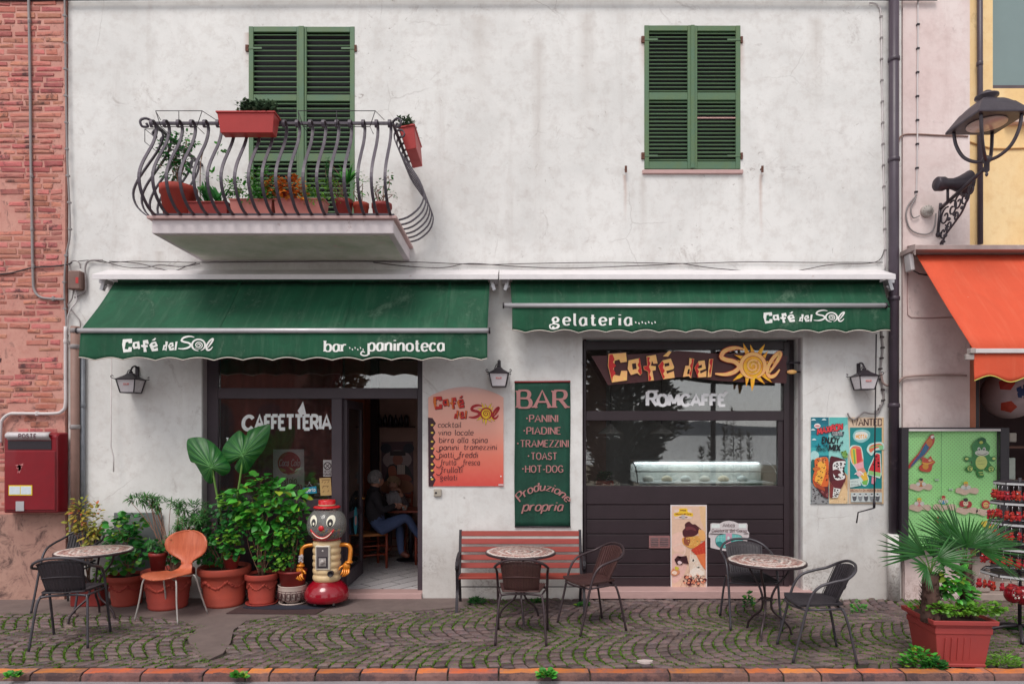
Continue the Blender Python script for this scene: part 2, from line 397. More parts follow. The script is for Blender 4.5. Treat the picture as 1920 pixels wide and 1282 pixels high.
LL = [(1530,290),(1500,330),(1462,345),(1440,320),(1445,265),(1490,195),(1530,165),(1532,190),(1490,262),(1448,320)]
def spiral(r0, r1, turns, n=44, a0=2.4): return [(1330+(r0+(r1-r0)*i/n)*cos(a0+turns*2*pi*i/n), 265+(r0+(r1-r0)*i/n)*sin(a0+turns*2*pi*i/n)) for i in range(n+1)]
def ribbon2(mb, pts, wd, fn, y0, y1, mi=0, sm=True):
    p = [Vector((a, b, 0)) for a, b in pts]
    if sm: p = cr(p, 4)
    m = len(p); L = []; Rr = []
    for i in range(m):
        t = p[min(m-1, i+1)]-p[max(0, i-1)]; t.normalize(); q = i/(m-1); ww = wd*(min(1, .35+4*q, .35+4*(1-q)))/2
        nn = Vector((-t.y, t.x, 0)); L.append(p[i]+nn*ww); Rr.append(p[i]-nn*ww)
    vs = [fn(v.x, v.y, y0) for v in L+Rr]; fs = [(i, i+1, m+i+1, m+i) for i in range(m-1)]
    if y1 is not None:
        vs += [fn(v.x, v.y, y1) for v in L+Rr]
        fs += [(i, 2*m+i, 2*m+i+1, i+1) for i in range(m-1)]+[(m+i, m+i+1, 3*m+i+1, 3*m+i) for i in range(m-1)]
    mb.add(vs, fs, mi=mi)
# ================================================================ materials of the place
def plaster(name, base, light, stain, dark, peel=.7, scale=1.0, grime=True, low=None, streaks=False, gr=.60):
    n = N(name); b = n.b
    t1 = n.tex(1.1*scale, 8, .62, dist=.6); t2 = n.tex(7*scale, 8, .7); t3 = n.tex(2.3*scale, 10, .75, dist=1.2)
    v = n.mapped((4.5, 1, .35)); t4 = n.tex(1.2*scale, 7, .7, vec=v)
    cc = n.mix(n.ramp(t1.outputs['Fac'], [(.38, 0.0), (.62, 1.0)]), base, light)
    cc = n.mix(n.ramp(t2.outputs['Fac'], [(.48, 0.0), (.72, .5)]), cc, stain)
    cc = n.mix(n.ramp(t4.outputs['Fac'], [(.56, 0.0), (.78, .4)]), cc, stain)
    if grime: cc = n.mix(n.ramp(t3.outputs['Fac'], [(gr, 0.0), (gr+.12, .55 if gr > .58 else .85)]), cc, dark)
    t5 = n.tex(9*scale, 6, .8, dist=2.0); mk = n.ramp(t5.outputs['Fac'], [(peel, 0.0), (peel+.02, 1.0)])
    reg = n.ramp(n.tex(.7*scale, 3).outputs['Fac'], [(.45, 0.0), (.6, 1.0)])
    mk2 = n.math('MULTIPLY', mk, reg); cc = n.mix(n.math('MULTIPLY', mk2, .75), cc, dark)
    if low:      # damp, flaking foot of the wall
        geo = n.n('NewGeometry'); sx = n.n('SeparateXYZ'); n.l(geo.outputs['Position'], sx.inputs[0])
        hgt = n.math('ADD', sx.outputs['Z'], n.math('MULTIPLY', n.tex(3, 6).outputs['Fac'], -.75))
        lo = n.math('MULTIPLY', n.ramp(hgt, [(0, 1.0), (.2, 0.0)]), n.ramp(n.tex(.9, 3).outputs['Fac'], [(.5, 0.1), (.58, 1.0)])); sp = n.ramp(n.tex(14, 8, .8, dist=1.5).outputs['Fac'], [(.5, 0.0), (.56, 1.0)])
        cc = n.mix(n.math('MULTIPLY', n.math('MULTIPLY', lo, sp), .8), cc, low)
        lo2 = n.ramp(hgt, [(-.0, .5), (.5, 0.0)]); cc = n.mix(lo2, cc, stain)
    if streaks:  # rust and drip runs under fixings, sill ends and the balcony corners, and a few hairline cracks
        geo = n.n('NewGeometry'); sx = n.n('SeparateXYZ'); n.l(geo.outputs['Position'], sx.inputs[0]); wob = n.math('MULTIPLY', n.tex(2.5, 3).outputs['Fac'], .05)
        for px_, py_, w_, L_, rust in ((1172, 326, .012, .55, 1), (1427, 324, .012, .8, 1), (1205, 328, .022, 1.0, 0), (1391, 328, .02, .9, 0), (467, 60, .03, .5, 1), (1209, 70, .03, .5, 1), (1388, 75, .025, .6, 1), (775, 300, .03, 1.0, 0), (300, 470, .03, .4, 0), (1100, 20, .05, 1.6, 0), (900, 25, .06, 1.2, 0), (1530, 30, .05, 1.3, 0), (1010, 60, .04, 2.2, 0)):
            dx_ = n.math('ABSOLUTE', n.math('SUBTRACT', n.math('ADD', sx.outputs['X'], wob), X(px_)+.025)); a_ = n.ramp(n.math('DIVIDE', dx_, w_*2.5), [(0, 1.0), (1, 0.0)])
            dz_ = n.math('DIVIDE', n.math('SUBTRACT', Z(py_), sx.outputs['Z']), L_); z_ = n.ramp(dz_, [(0, 0.0), (.04, 1.0), (1, 0.0)])
            cc = n.mix(n.math('MULTIPLY', n.math('MULTIPLY', a_, z_), .55 if rust else .38), cc, c(172,124,104) if rust else c(176,164,156))
        vz = n.tex(1.15, typ='Voronoi', vec=n.mix(.12, n.co(), n.tex(3, 5).outputs['Color'])); vz.feature = 'DISTANCE_TO_EDGE'
        ck = n.math('MULTIPLY', n.ramp(vz.outputs['Distance'], [(0, 1.0), (.006, 0.0)]), n.ramp(n.tex(.9, 2).outputs['Fac'], [(.56, 0.0), (.62, .3)])); cc = n.mix(ck, cc, c(130,116,110))
    n.l(cc, b.inputs['Base Color']); b.inputs['Roughness'].default_value = .85
    h = n.math('ADD', n.math('MULTIPLY', n.tex(14, 8, .6).outputs['Fac'], .6), n.math('MULTIPLY', mk2, -.35))
    h = n.math('ADD', h, n.math('MULTIPLY', n.tex(2.2, 4).outputs['Fac'], .9)); n.bump(h, .45, .012)
    MATS[name] = n.m; return n.m
WHITE = plaster('white_plaster', c(216,214,212), c(229,227,225), c(190,181,176), c(150,137,132), .63, low=c(120,106,100), streaks=True)
PINK = plaster('pink_plaster', c(222,200,197), c(231,216,213), c(198,174,170), c(140,120,118), .68, low=c(150,122,112))
YELLOW = plaster('yellow_plaster', c(240,202,144), c(244,214,164), c(222,178,124), c(168,140,96), .7)
MORTAR = plaster('brick_mortar', c(196,140,128), c(208,154,140), c(176,104,96), c(84,60,60), .58, 1.8, gr=.56)
LOWPL = plaster('left_base_plaster', c(168,128,116), c(182,142,128), c(140,100,92), c(72,52,52), .6, 1.6, gr=.52)
BRICK = pbr('old_brick', c(186,106,96), .9, var=.3, scale=5, bump=1, bscale=40, rnd=.5, col2=c(190,130,116), stain=c(96,64,62), stain_at=.53, world=True, bdist=.006)
FRAME = pbr('plum_brown_frame', c(50,36,42), .42, var=.2, scale=4, bump=.1, bscale=30)
FRAME2 = pbr('grey_brown_frame', c(74,62,70), .45, var=.2, scale=4, bump=.1)
MARBLE = pbr('pink_marble', c(196,160,156), .45, var=.12, scale=7, bump=.08, stain=c(160,124,120), stretch=(1, 6, 6))
CONC = pbr('grey_concrete', c(176,170,166), .85, var=.2, scale=6, bump=.4, bscale=40, stain=c(120,112,106))
GREENP = pbr('green_shutter_paint', c(80,112,88), .55, var=.16, scale=3, bump=.2, bscale=26, col2=c(92,114,74), stain=c(140,150,118), stain_at=.72)
DARKIN = pbr('dark_interior', c(66,44,46), .8, var=.2)
IRON = pbr('iron_railing', c(84,76,86), .5, metal=.2, var=.2, scale=12, bump=.25, rnd=.2)
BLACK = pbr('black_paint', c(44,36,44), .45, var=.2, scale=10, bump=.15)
GREY = pbr('grey_pvc', c(150,142,142), .5, var=.15)
LGREY = pbr('pale_pvc', c(214,206,206), .45, var=.1)
ALU = pbr('aluminium', c(198,196,200), .38, metal=.35, var=.12, scale=5, bump=.05, stain=c(150,142,144), stain_at=.66)
RUST = pbr('rusty_iron', c(112,72,60), .8, metal=.2, var=.4, scale=20, bump=.5)
CABLE = pbr('grey_cable', c(150,140,136), .6, var=.2)
DCABLE = pbr('dark_cable', c(70,60,62), .6, var=.2)
GLASS = glassmat('window_glass', ior=2.2, tint=(.97, .97, .97))
# ================================================================ ground, road, pavement
g = MB(); g.quad((-4000, -5000, -.075), (4000, -5000, -.075), (4000, 3000, -.075), (-4000, 3000, -.075))
g.build('ground', pbr('dry_ground', c(150,140,120), .95, scale=.4, bump=.3), kind='structure', center=False)
ASPH = pbr('asphalt', c(158,152,156), .9, var=.2, scale=3, bump=.9, bscale=160, bdist=.006, stain=c(120,114,118), stain_at=.58)
yk1 = G(960, 1264).y; yk0 = G(960, 1253).y
g = MB(); g.grid(lambda u, v: (-45+90*u, -13+(13+yk1)*v, -.052+.004*sin(u*130)), 130, 4); g.build('road', ASPH, kind='structure')
g = MB(); g.quad((-3000, -3000, -.06), (3000, -3000, -.06), (3000, -34, -.06), (-3000, -34, -.06))
g.build('lake', pbr('lake_water', c(120,126,132), .12, bump=.2, bscale=2, var=.05), kind='structure')
hp = []
for i in range(81):
    x = -3000+75*i; hh = 60+70*noise.noise(Vector((x*.0011, 3, 0)))+22*noise.noise(Vector((x*.006, 9, 0))); hp.append((x, max(18, hh)))
g = MB()
for i in range(80): g.quad((hp[i][0], -3000, -1), (hp[i+1][0], -3000, -1), (hp[i+1][0], -3150, hp[i+1][1]), (hp[i][0], -3150, hp[i][1]))
g.build('hills', pbr('far_hill', c(92,96,104), .95), kind='structure')
# pavement bed
g = MB(); g.grid(lambda u, v: (-13+26*u, yk0+(.12-yk0)*v, -.020), 8, 4)
DIRT = pbr('joint_soil', c(62,50,46), .95, var=.4, scale=24, bump=.6, bscale=120, col2=c(54,58,36))
pave = g.build('pavement', DIRT, kind='structure')
# cement patch by the door and along the left wall foot
CEM = pbr('worn_cement', c(118,102,98), .9, var=.22, scale=6, bump=.6, bscale=50, stain=c(112,96,94), stain_at=.52, bdist=.005)
patch_px = [(-140,1117),(905,1117),(872,1136),(800,1143),(700,1148),(600,1152),(520,1155),(462,1163),(438,1180),(432,1204),(418,1224),(392,1236),(362,1222),(352,1196),(372,1176),(340,1163),(250,1153),(120,1150),(-160,1150)]
PATCH = [G(a, b).to_2d() for a, b in patch_px]
g = MB(); g.prism([(p.x, p.y) for p in PATCH], lambda a, b, y: (a, b, y), -.001+.003, -.03); g.build('cement_patch', CEM, kind='structure')
# cobbles in segmental arcs: rows run along x, each row crosses a band about 1.1 m deep
BW = 1.05; RS = .104; NS = 10
def bandc(x, k): return -1.24+.15*(x+1.8)-BW*k
def arc(t): return .30*(2*t)**2-.06*abs(2*t)**4
cob = []
for k in (-1, 0, 1, 2):
    for j in range(-12, 166):
        xr = -8.4+j*RS+(0.05 if k % 2 else 0)
        off = (R()-.5)*.3
        ts = [-.5]; 
        while ts[-1] < .5: ts.append(ts[-1]+U(.85, 1.2)/NS)
        for a in range(len(ts)-1):
            t0, t1 = ts[a], min(.5, ts[a+1])
            if t1-t0 < .04: continue
            q = []
            for (tt, dx) in ((t0+.0105, 0), (t0+.0105, RS), (t1-.0105, RS), (t1-.0105, 0)):
                x = xr+dx+arc(tt)+.022*noise.noise(Vector((xr*3, tt*4, k+dx))); q.append(Vector((x, bandc(x, k)+tt*BW, 0)))
            cen = sum(q, Vector((0, 0, 0)))/4
            if not (-7.4 < cen.x < 7.6) or cen.y < yk0+.03 or cen.y > .02: continue
            if inpoly(cen.x, cen.y, PATCH): continue
            if min(p.y for p in q) < yk0: 
                for p in q: p.y = max(p.y, yk0+.004)
            cob.append((cen, q))
STONE = pbr('porphyry_cobble', c(114,92,88), .62, var=.3, scale=12, bump=1, bscale=60, rnd=.7, col2=c(92,80,82), stain=c(76,62,64), stain_at=.58, world=True, bdist=.006)
cob.sort(key=lambda e: (e[0].x*.55)**2+(e[0].y+D0)**2 if abs(e[0].x/(e[0].y+D0)) < .79 else 999)
SMB = MB()
for i, (cen, q) in enumerate(cob):
    m = MB() if i < 300 else SMB
    gp = U(.004, .008); hz = U(-.005, .005); tl = (U(-.004, .004), U(-.004, .004)); vs = []
    for z_, ins in ((-.035, gp), (-.008+hz, gp), (.004+hz, gp+.011)):
        for p in q:
            d = (cen-p).to_3d(); d = d.normalized()*ins*1.5; v = p+d; v.z = z_+(tl[0]*(p.x-cen.x)+tl[1]*(p.y-cen.y))*6+U(-.001, .001); vs.append(v)
    vs.append(Vector((cen.x+U(-.01, .01), cen.y+U(-.01, .01), .0075+hz)))
    fs = [(0,1,5,4),(1,2,6,5),(2,3,7,6),(3,0,4,7),(4,5,9,8),(5,6,10,9),(6,7,11,10),(7,4,8,11),(8,9,12),(9,10,12),(10,11,12),(11,8,12)]
    m.add(vs, fs, smooth=False, r=R())
    if i < 300: m.build('cobble', STONE, pave, w=1)
SMB.build('cobbles', STONE, pave, w=1, kind='stuff')
# moss and grass in the joints
MOSS = leafmat('joint_moss', c(122,160,52), c(84,124,42), rnd=.8)
mm = MB()
def blade(m, p, l, wd, a, lean, r):
    d = Vector((cos(a), sin(a), 0)); s_ = Vector((-sin(a), cos(a), 0))*wd/2
    p = Vector(p); t = p+d*lean+Vector((0, 0, l)); m.add([p-s_, p+s_, t], [(0, 1, 2)], r=r)
for (cen, q) in cob:
    for e in range(2):
        a, b = (q[1], q[2]) if e == 0 else (q[2], q[3])
        dens = noise.noise(Vector((a.x*1.1, a.y*1.6, 2)))+.45*noise.noise(Vector((a.x*5, a.y*5, 7)))+(.22 if e == 0 else .14)+(-a.y-1.1)*.22
        if a.x > 4.2: dens += .35
        if dens < -.06: continue
        for _ in range(int(8+26*min(1, dens*1.8))):
            t = R(); p = a.lerp(b, t)+Vector((U(-.006, .006), U(-.006, .006), -.008))
            blade(mm, p, U(.009, .021), U(.006, .013), U(0, 6.3), U(0, .012), R())
mm.build('joint_moss', MOSS, kind='stuff')
# kerb stones
KST = pbr('lichen_kerb', c(214,118,52), .85, var=.4, scale=7, bump=1, bscale=30, rnd=.45, col2=c(142,104,98), stain=c(120,88,80), stain_at=.54, bdist=.008)
KFACE = pbr('kerb_face', c(128,92,86), .9, var=.35, scale=6, bump=1, bscale=26, rnd=.3, stain=c(80,60,62), stain_at=.46, bdist=.012, world=True)
kb = MB(); kb.box(-13, 13, yk1+.01, yk0, -.07, -.02); kerb = kb.build('kerb', DIRT, kind='structure')
ks = [-900,-760,-600,-500,-380,-300,-190,-60,55,150,262,379,459,504,590,674,779,839,935,1036,1107,1257,1405,1470,1541,1618,1700,1786,1866,1980,2100,2240,2340,2480,2600,2760]
for a, b in zip(ks, ks[1:]):
    x0, x1 = X(a, yk1)+.006, X(b, yk1)-.006; m = MB(); n_ = 5
    def kf(u, prof): return (x0+(x1-x0)*u, prof[0]+.006*noise.noise(Vector((u*3+a, prof[1]*20, 1))), prof[1]+.010*noise.noise(Vector((u*4+a, prof[0]*9, 5))))
    prof = [(yk0, -.04), (yk0, .004), (yk0-.02, .008), (yk1+.03, .004), (yk1+.006, -.012), (yk1-.004, -.075)]
    vs = [kf(i/n_, p) for p in prof for i in range(n_+1)]
    fs = [(j*(n_+1)+i, j*(n_+1)+i+1, (j+1)*(n_+1)+i+1, (j+1)*(n_+1)+i) for j in range(len(prof)-1) for i in range(n_)]
    fs += [tuple(j*(n_+1) for j in range(len(prof))), tuple(j*(n_+1)+n_ for j in range(len(prof)))[::-1]]
    m.add(vs, fs, r=R()); m.mi = [1 if (3*n_ <= i_ < 5*n_ or i_ >= 5*n_) else 0 for i_ in range(len(m.f))]; m.build('kerb_stone', [KST, KFACE], kerb, w=1, bev=.004)
# ================================================================ the white café building
XL, XR = X(128), X(1690); TOP = 8.2
oL0, oL1, oT = X(378), X(792), Z(632); oR0, oR1 = X(1092), X(1505)
wL = (X(467), X(665), Z(462), Z(50)); wR = (X(1208), X(1388), Z(319), Z(48))
cafe = thing('cafe_building', 'white plastered two-storey building with green awnings, curved iron balcony and green shutters', 'building', (0, 0, 0))
outer = [(XL, -.05), (oL0, -.05), (oL0, oT), (oL1, oT), (oL1, -.05), (oR0, -.05), (oR0, oT), (oR1, oT), (oR1, -.05), (XR, -.05), (XR, TOP), (XL, TOP)]
ins = .006
def hole(w_): return [(w_[0]+ins, w_[2]+ins), (w_[0]+ins, w_[3]-ins), (w_[1]-ins, w_[3]-ins), (w_[1]-ins, w_[2]+ins)]
m = MB(); m.prism([outer, hole(wL), hole(wR)], XZ, 0, .30)
m.build('front_wall', WHITE, cafe)
m = MB(); RF = .9; YB = 4.4
m.box(XL+.01, XR-.01, YB, YB+.2, -.05, TOP); m.box(XL+.01, XL+.2, .302, YB-.002, -.05, TOP); m.box(XR-.2, XR-.01, .302, YB-.002, -.05, TOP)
m.build('outer_walls', WHITE, cafe)
m = MB(); m.box(XL-.1, XR+.05, -.45, YB+.4, TOP+.002, TOP+.15); m.build('roof', CONC, cafe)
m = MB(); m.box(XL+.21, XR-.21, .303, YB-.003, 3.02, 3.14); m.box(XL+.21, XR-.21, .303, YB-.003, 3.3, 3.35); m.build('ceiling', DARKIN, cafe)
# horizontal pipe under the eaves
m = MB(); m.tube([(X(0), -.05, Z(5)), (X(600), -.05, Z(1)), (X(1170), -.05, Z(1)), (X(1670), -.05, Z(4)), (X(1752), -.05, Z(4))], .018); m.build('eaves_pipe', DCABLE, cafe)
# interior: walls, tiled floor, pillar, shelf
IN = pbr('interior_wall', c(176,138,126), .8, var=.15); INR = pbr('interior_terracotta', c(172,98,70), .8, var=.2)
m = MB(); m.box(oL0-.6, X(1200), 2.75, 2.85, .05, 3.0); m.box(X(830), X(838), .32, 2.74, .05, 3.0); m.build('inner_wall', IN, cafe)
m = MB(); m.box(X(650, 2.2), X(686, 2.2), 2.1, 2.5, .05, 3.0); m.build('pillar', INR, cafe)
m = MB(); m.box(X(690, 2.6), X(708, 2.6), 2.6, 2.74, .05, 3.0); m.build('dark_upright', DARKIN, cafe)
fb = MB(); fb.box(XL+.21, XR-.21, .19, YB-.003, -.02, .055); floor = fb.build('floor', pbr('tile_grout', c(66,56,58), .8), cafe)
TILE = pbr('white_floor_tile', c(206,200,202), .3, var=.12, scale=12, rnd=.12, bump=.05, stretch=(1, 8, 1), stain=c(176,168,170))
def clip(poly, box_):
    for ax, sgn, lim in ((0, 1, box_[0]), (0, -1, box_[1]), (1, 1, box_[2]), (1, -1, box_[3])):
        out = []
        for i in range(len(poly)):
            a, b = poly[i-1], poly[i]; da, db = sgn*(a[ax]-lim), sgn*(b[ax]-lim)
            if (da >= 0) != (db >= 0): t = da/(da-db); out.append((a[0]+(b[0]-a[0])*t, a[1]+(b[1]-a[1])*t))
            if db >= 0: out.append(b)
        poly = out
        if not poly: return poly
    return poly
fbx = (X(600), X(800)+.1, .2, 2.74); ta = radians(52)
for i in range(-16, 22):
    for j in range(-8, 12):
        u0 = j*.60+(.3 if i % 2 else 0); v0 = i*.19
        q = [(u0+.011, v0+.010), (u0+.589, v0+.010), (u0+.589, v0+.180), (u0+.011, v0+.180)]
        q = [(X(700)+a*cos(ta)-b*sin(ta), 1.4+a*sin(ta)+b*cos(ta)) for a, b in q]
        q = clip(q, fbx)
        if len(q) < 3: continue
        n_ = len(q); m = MB(); m.add([(a, b, .056) for a, b in q]+[(a, b, .060) for a, b in q], [tuple(range(n_, 2*n_))]+[(k, (k+1) % n_, n_+(k+1) % n_, n_+k) for k in range(n_)], r=R())
        m.build('floor_tile', TILE, floor, w=1)
# thresholds / sills
m = MB(); m.box(oL0+.004, oL1-.004, -.035, .19, -.01, .062); m.build('threshold', MARBLE, cafe, bev=.004)
m = MB(); m.box(X(1086), X(1519), -.07, .30, Z(1122, -.07), Z(1108, -.07)); m.build('shop_sill', MARBLE, cafe, bev=.004)
m = MB(); m.box(oR0+.004, oR1-.004, -.012, .3, -.04, Z(1122, -.07)-.002); m.build('sill_base', CONC, cafe, bev=.004)
# reveal strip at left opening
# ---- left shopfront (frame in the plane y = .12)
yf = .12
sf = MB(); zt0, zt1 = Z(747, yf), Z(727, yf)
sf.box(X(388, yf), X(408, yf), yf, yf+.09, .062, oT); sf.box(X(783, yf), oL1-.002, yf, yf+.09, .062, oT)
sf.box(X(408, yf)+.001, X(783, yf)-.001, yf+.004, yf+.085, zt0, zt1); sf.box(X(408, yf)+.001, X(783, yf)-.001, yf+.004, yf+.085, oT-.09, oT)
sf.box(X(622, yf), X(641, yf), yf-.01, yf+.08, .062, zt0-.001); 
sf.box(X(408, yf)+.001, X(622, yf)-.001, yf+.004, yf+.08, Z(957, yf), Z(936, yf)); sf.box(X(408, yf)+.001, X(622, yf)-.001, yf+.004, yf+.08, .062, .16)
front = sf.build('shopfront', FRAME2, cafe, bev=.003)
def pane(x0, x1, z0, z1, y, par, mat=GLASS, name='pane'):
    m = MB(); m.box(x0, x1, y, y+.008, z0, z1); return m.build(name, mat, par, w=1)
pane(X(408, yf)+.003, X(783, yf)-.003, zt1+.001, oT-.092, yf+.04, front)
pane(X(408, yf)+.003, X(622, yf)-.003, Z(936, yf)+.001, zt0-.001, yf+.04, front)
m = MB(); m.box(X(408, yf)+.003, X(622, yf)-.003, yf+.03, yf+.05, .161, Z(957, yf)-.001); m.build('lower_panel', FRAME, front, w=1)
m = MB(); m.box(oL0+.002, X(388, yf)-.002, .03, .2, .062, oT); m.build('jamb_strip', pbr('pale_jamb', c(176,166,168), .7), cafe)
# open door leaf, hinged on the mullion, swung inwards
dx = X(643, .2); dl = MB(); dl.box(dx, dx+.045, .21, .30, .07, zt0-.004); dl.box(dx, dx+.045, .94, 1.03, .07, zt0-.004)
dl.box(dx+.001, dx+.044, .301, .939, .07, .25); dl.box(dx+.001, dx+.044, .301, .939, zt0-.1, zt0-.004); dl.box(dx+.001, dx+.044, .301, .939, .86, .93)
door = dl.build('door', FRAME2, cafe, bev=.003)
m = MB(); m.box(dx+.018, dx+.026, .302, .938, .251, .859); m.box(dx+.018, dx+.026, .302, .938, .931, zt0-.101); m.build('pane', GLASS, door, w=1)
BRASS = pbr('brass', c(226,166,96), .25, metal=.9, var=.1)
m = MB(); zz = 1.04; m.tube([(dx-.03, .98, zz), (dx+.075, .98, zz)], .012); m.tube([(dx+.075, .985, zz), (dx+.078, .9, zz)], .011); m.tube([(dx-.03, .985, zz), (dx-.033, .9, zz)], .011); m.build('handle', BRASS, door, w=1)
# ---- right shopfront (plane y = .16)
yg = .16; gx0, gx1 = X(1094, yg), X(1492, yg)
g2 = MB(); bars = [(640, 655), (770, 788), (911, 945)]
g2.box(gx0, X(1099, yg), yg, yg+.1, .1, oT); g2.box(X(1470, yg), X(1480, yg), yg, yg+.1, .1, oT-.03); g2.box(X(1480, yg)+.001, gx1, yg+.05, yg+.09, .1, oT)
for a, b in bars: g2.box(X(1099, yg)+.001, X(1470, yg)-.001, yg+.003, yg+.09, Z(b, yg), Z(a, yg))
g2.box(X(1460, yg), X(1470, yg)-.002, yg+.02, yg+.07, Z(911, yg)+.001, Z(788, yg)-.001)
sf2 = g2.build('shopfront', FRAME, cafe, bev=.003)
for a, b in ((655, 770), (788, 911)): pane(X(1099, yg)+.003, X(1470, yg)-.003, Z(b, yg)+.001, Z(a, yg)-.001, yg+.045, sf2)
pb = [945, 974, 1001, 1028, 1056, 1081, 1104]
for a, b in zip(pb, pb[1:]):
    m = MB(); m.box(X(1099, yg)+.002, X(1470, yg)-.002, yg+.012, yg+.05, Z(b, yg)+.004, Z(a, yg)-.004); m.build('panel_board', FRAME, sf2, w=1, bev=.005)
m = MB(); m.box(X(1099, yg), X(1470, yg), yg+.055, yg+.08, .11, Z(946, yg)); m.build('backing', BLACK, sf2, w=1)
m = MB(); m.box(X(1494, yg), oR1-.001, .05, .12, .1, oT); m.build('side_channel', pbr('pale_channel', c(190,180,184), .6), cafe, bev=.004)
# vent grille on the boards
vg = MB(); vg.box(X(1217, yg), X(1256, yg), yg-.002, yg+.011, Z(1027, yg), Z(1004, yg)); vent = vg.build('vent_grille', pbr('vent_pink', c(150,104,104), .6), sf2, w=1)
m = MB()
for k in range(5):
    for x_ in ((1220, 1234), (1237, 1253)): m.obox((X(sum(x_)/2, yg), yg-.004, Z(1009+k*3.3, yg)), ((x_[1]-x_[0])/S(yg), .004, .012), Matrix.Rotation(.5, 3, 'X'))
m.build('louvre', pbr('vent_grey', c(120,108,112), .5), vent, w=1)
# lower wooden display back behind the left glass (dark curtain) handled by inner wall
# ---- shutters
def shutter(x0, x1, z0, z1, y, rails, nslats, warp=0, odd=None, hinge=1):
    """one leaf; rails = list of (zlow, zhigh) solid rails; slats fill the gaps"""
    st = .052; m = MB(); m.box(x0, x0+st, y, y+.035, z0, z1); m.box(x1-st, x1, y, y+.035, z0, z1)
    for a, b in rails: m.box(x0+st+.0005, x1-st-.0005, y+.003, y+.032, a, b)
    leaf = m.build('shutter', GREENP, cafe, bev=.003)
    gaps = [(rails[i][1], rails[i+1][0]) for i in range(len(rails)-1)]
    for gi, (a, b) in enumerate(gaps):
        n_ = nslats[gi]; hh = (b-a)/n_
        for k in range(n_):
            zc = a+hh*(k+.5); m = MB(); rot = Matrix.Rotation(radians(40+U(-3, 3)), 3, 'X')
            m.obox(((x0+x1)/2, y+.018, zc), (x1-x0-2*st-.003, .034, .009), rot, r=R())
            o = m.build('slat', GREENP, leaf, w=1)
            if odd == (gi, k):
                o.data.materials[0] = pbr('bare_wood_slat', c(228,184,176), .7); o['label'] = 'pale unpainted slat'
    hx = x0 if hinge < 0 else x1
    for zc in (z0+.09*(z1-z0), z0+.9*(z1-z0)):
        hb = MB(); hb.box(min(hx, hx+hinge*.035), max(hx, hx+hinge*.025), y-.008, y+.02, zc-.035, zc+.035); hb.build('hinge', RUST, leaf, w=1); hb = MB(); hb.box(min(hx, hx-hinge*.15), max(hx, hx-hinge*.15), y-.004, y-.0005, zc-.010, zc+.010); hb.build('hinge_strap', GREENP, leaf, w=1)
    return leaf
def win_rails(z0, z1, mids): return [(z0, z0+.085)]+mids+[(z1-.06, z1)]
x0, x1, z0, z1 = wR; xm = X(1298); mid = (Z(188), Z(174))
shutter(x0, xm-.003, z0+.01, z1-.005, -.012, win_rails(z0+.01, z1-.005, [mid]), (16, 16), hinge=-1)
shutter(xm+.003, x1, z0+.01, z1-.005, -.008, win_rails(z0+.01, z1-.005, [mid]), (16, 16), odd=(0, 11), hinge=1)
m = MB(); m.box(xm-.022, xm+.022, -.025, -.0125, z0+.012, z1-.008); m.build('cover_strip', GREENP, cafe, bev=.003)
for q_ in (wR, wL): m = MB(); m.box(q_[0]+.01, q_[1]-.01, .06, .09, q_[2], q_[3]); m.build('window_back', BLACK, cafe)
m = MB(); m.box(X(1204), X(1392), -.03, .02, Z(327), Z(320)); m.build('window_sill', MARBLE, cafe, bev=.003)
x0, x1, z0, z1 = wL; xm = X(566); m1 = (Z(190), Z(178)); m0 = (Z(303), Z(288))
shutter(x0, xm-.003, z0+.01, z1-.005, -.012, win_rails(z0+.01, z1-.005, [m0, m1]), (16, 11, 12), hinge=-1)
shutter(xm+.003, x1, z0+.01, z1-.005, -.008, win_rails(z0+.01, z1-.005, [m0, m1]), (16, 11, 12), hinge=1)
m = MB(); m.box(xm-.03, xm+.03, -.025, -.0125, z0+.012, z1-.008); m.build('cover_strip', GREENP, cafe, bev=.003)
for px in (1172, 1426):
    m = MB(); m.tube([(X(px), .0, Z(318)), (X(px), -.05, Z(318)), (X(px), -.055, Z(318)-.01)], .007); m.box(X(px)-.012, X(px)+.012, -.062, -.05, Z(327), Z(315)); m.build('shutter_catch', RUST, cafe)
# ---- balcony
yb = -D0*(1-1/1.157); bx0, bx1, bz0, bz1 = X(285, yb), X(738, yb), Z(438, yb), Z(412, yb)
m = MB(); m.box(bx0, bx1, yb, -.002, bz0, bz1)
BAL = pbr('balcony_concrete', c(214,204,206), .85, var=.12, scale=4, bump=.3, stain=c(150,128,124), stain_at=.6)
balc = m.build('balcony', BAL, cafe, bev=.006)
m = MB(); m.box(bx0+.06, bx1-.06, yb+.06, -.05, bz0-.006, bz0-.0005); m.build('soffit', pbr('mossy_soffit', c(212,210,198), .9, var=.25, col2=c(178,186,164), scale=2.4, stain=c(206,186,178), stain_at=.6), balc, w=1)
m = MB(); m.box(bx0-.035, bx1+.035, yb-.035, -.003, bz1+.001, bz1+.03); slab = m.build('marble_top', MARBLE, balc, w=1, bev=.004)
zb = ZBAL = bz1+.03; rh = Z(228, yb)-zb      # rail height
def bal_prof(): return [(0.0, 0.015), (.10, .05), (.20, .16), (.235, .30), (.20, .44), (.12, .60), (.045, .74), (.0, .86), (-.01, .94), (.02, .985), (.055, .985), (.075, .95), (.06, .915), (.04, .92)]
def baluster(base, out, par=balc):
    side = Vector((-out.y, out.x, 0)); pts = [base+out*(o*1.22)+Vector((0, 0, h*rh)) for o, h in bal_prof()]
    pts = cr(pts, 3); m = MB(); m.tube(pts, .011, w=.028, up=side, rr=R()); m.build('baluster', IRON, par, w=1)
ry = yb+.01; rx0, rx1 = bx0+.01, bx1-.01
nb = 19
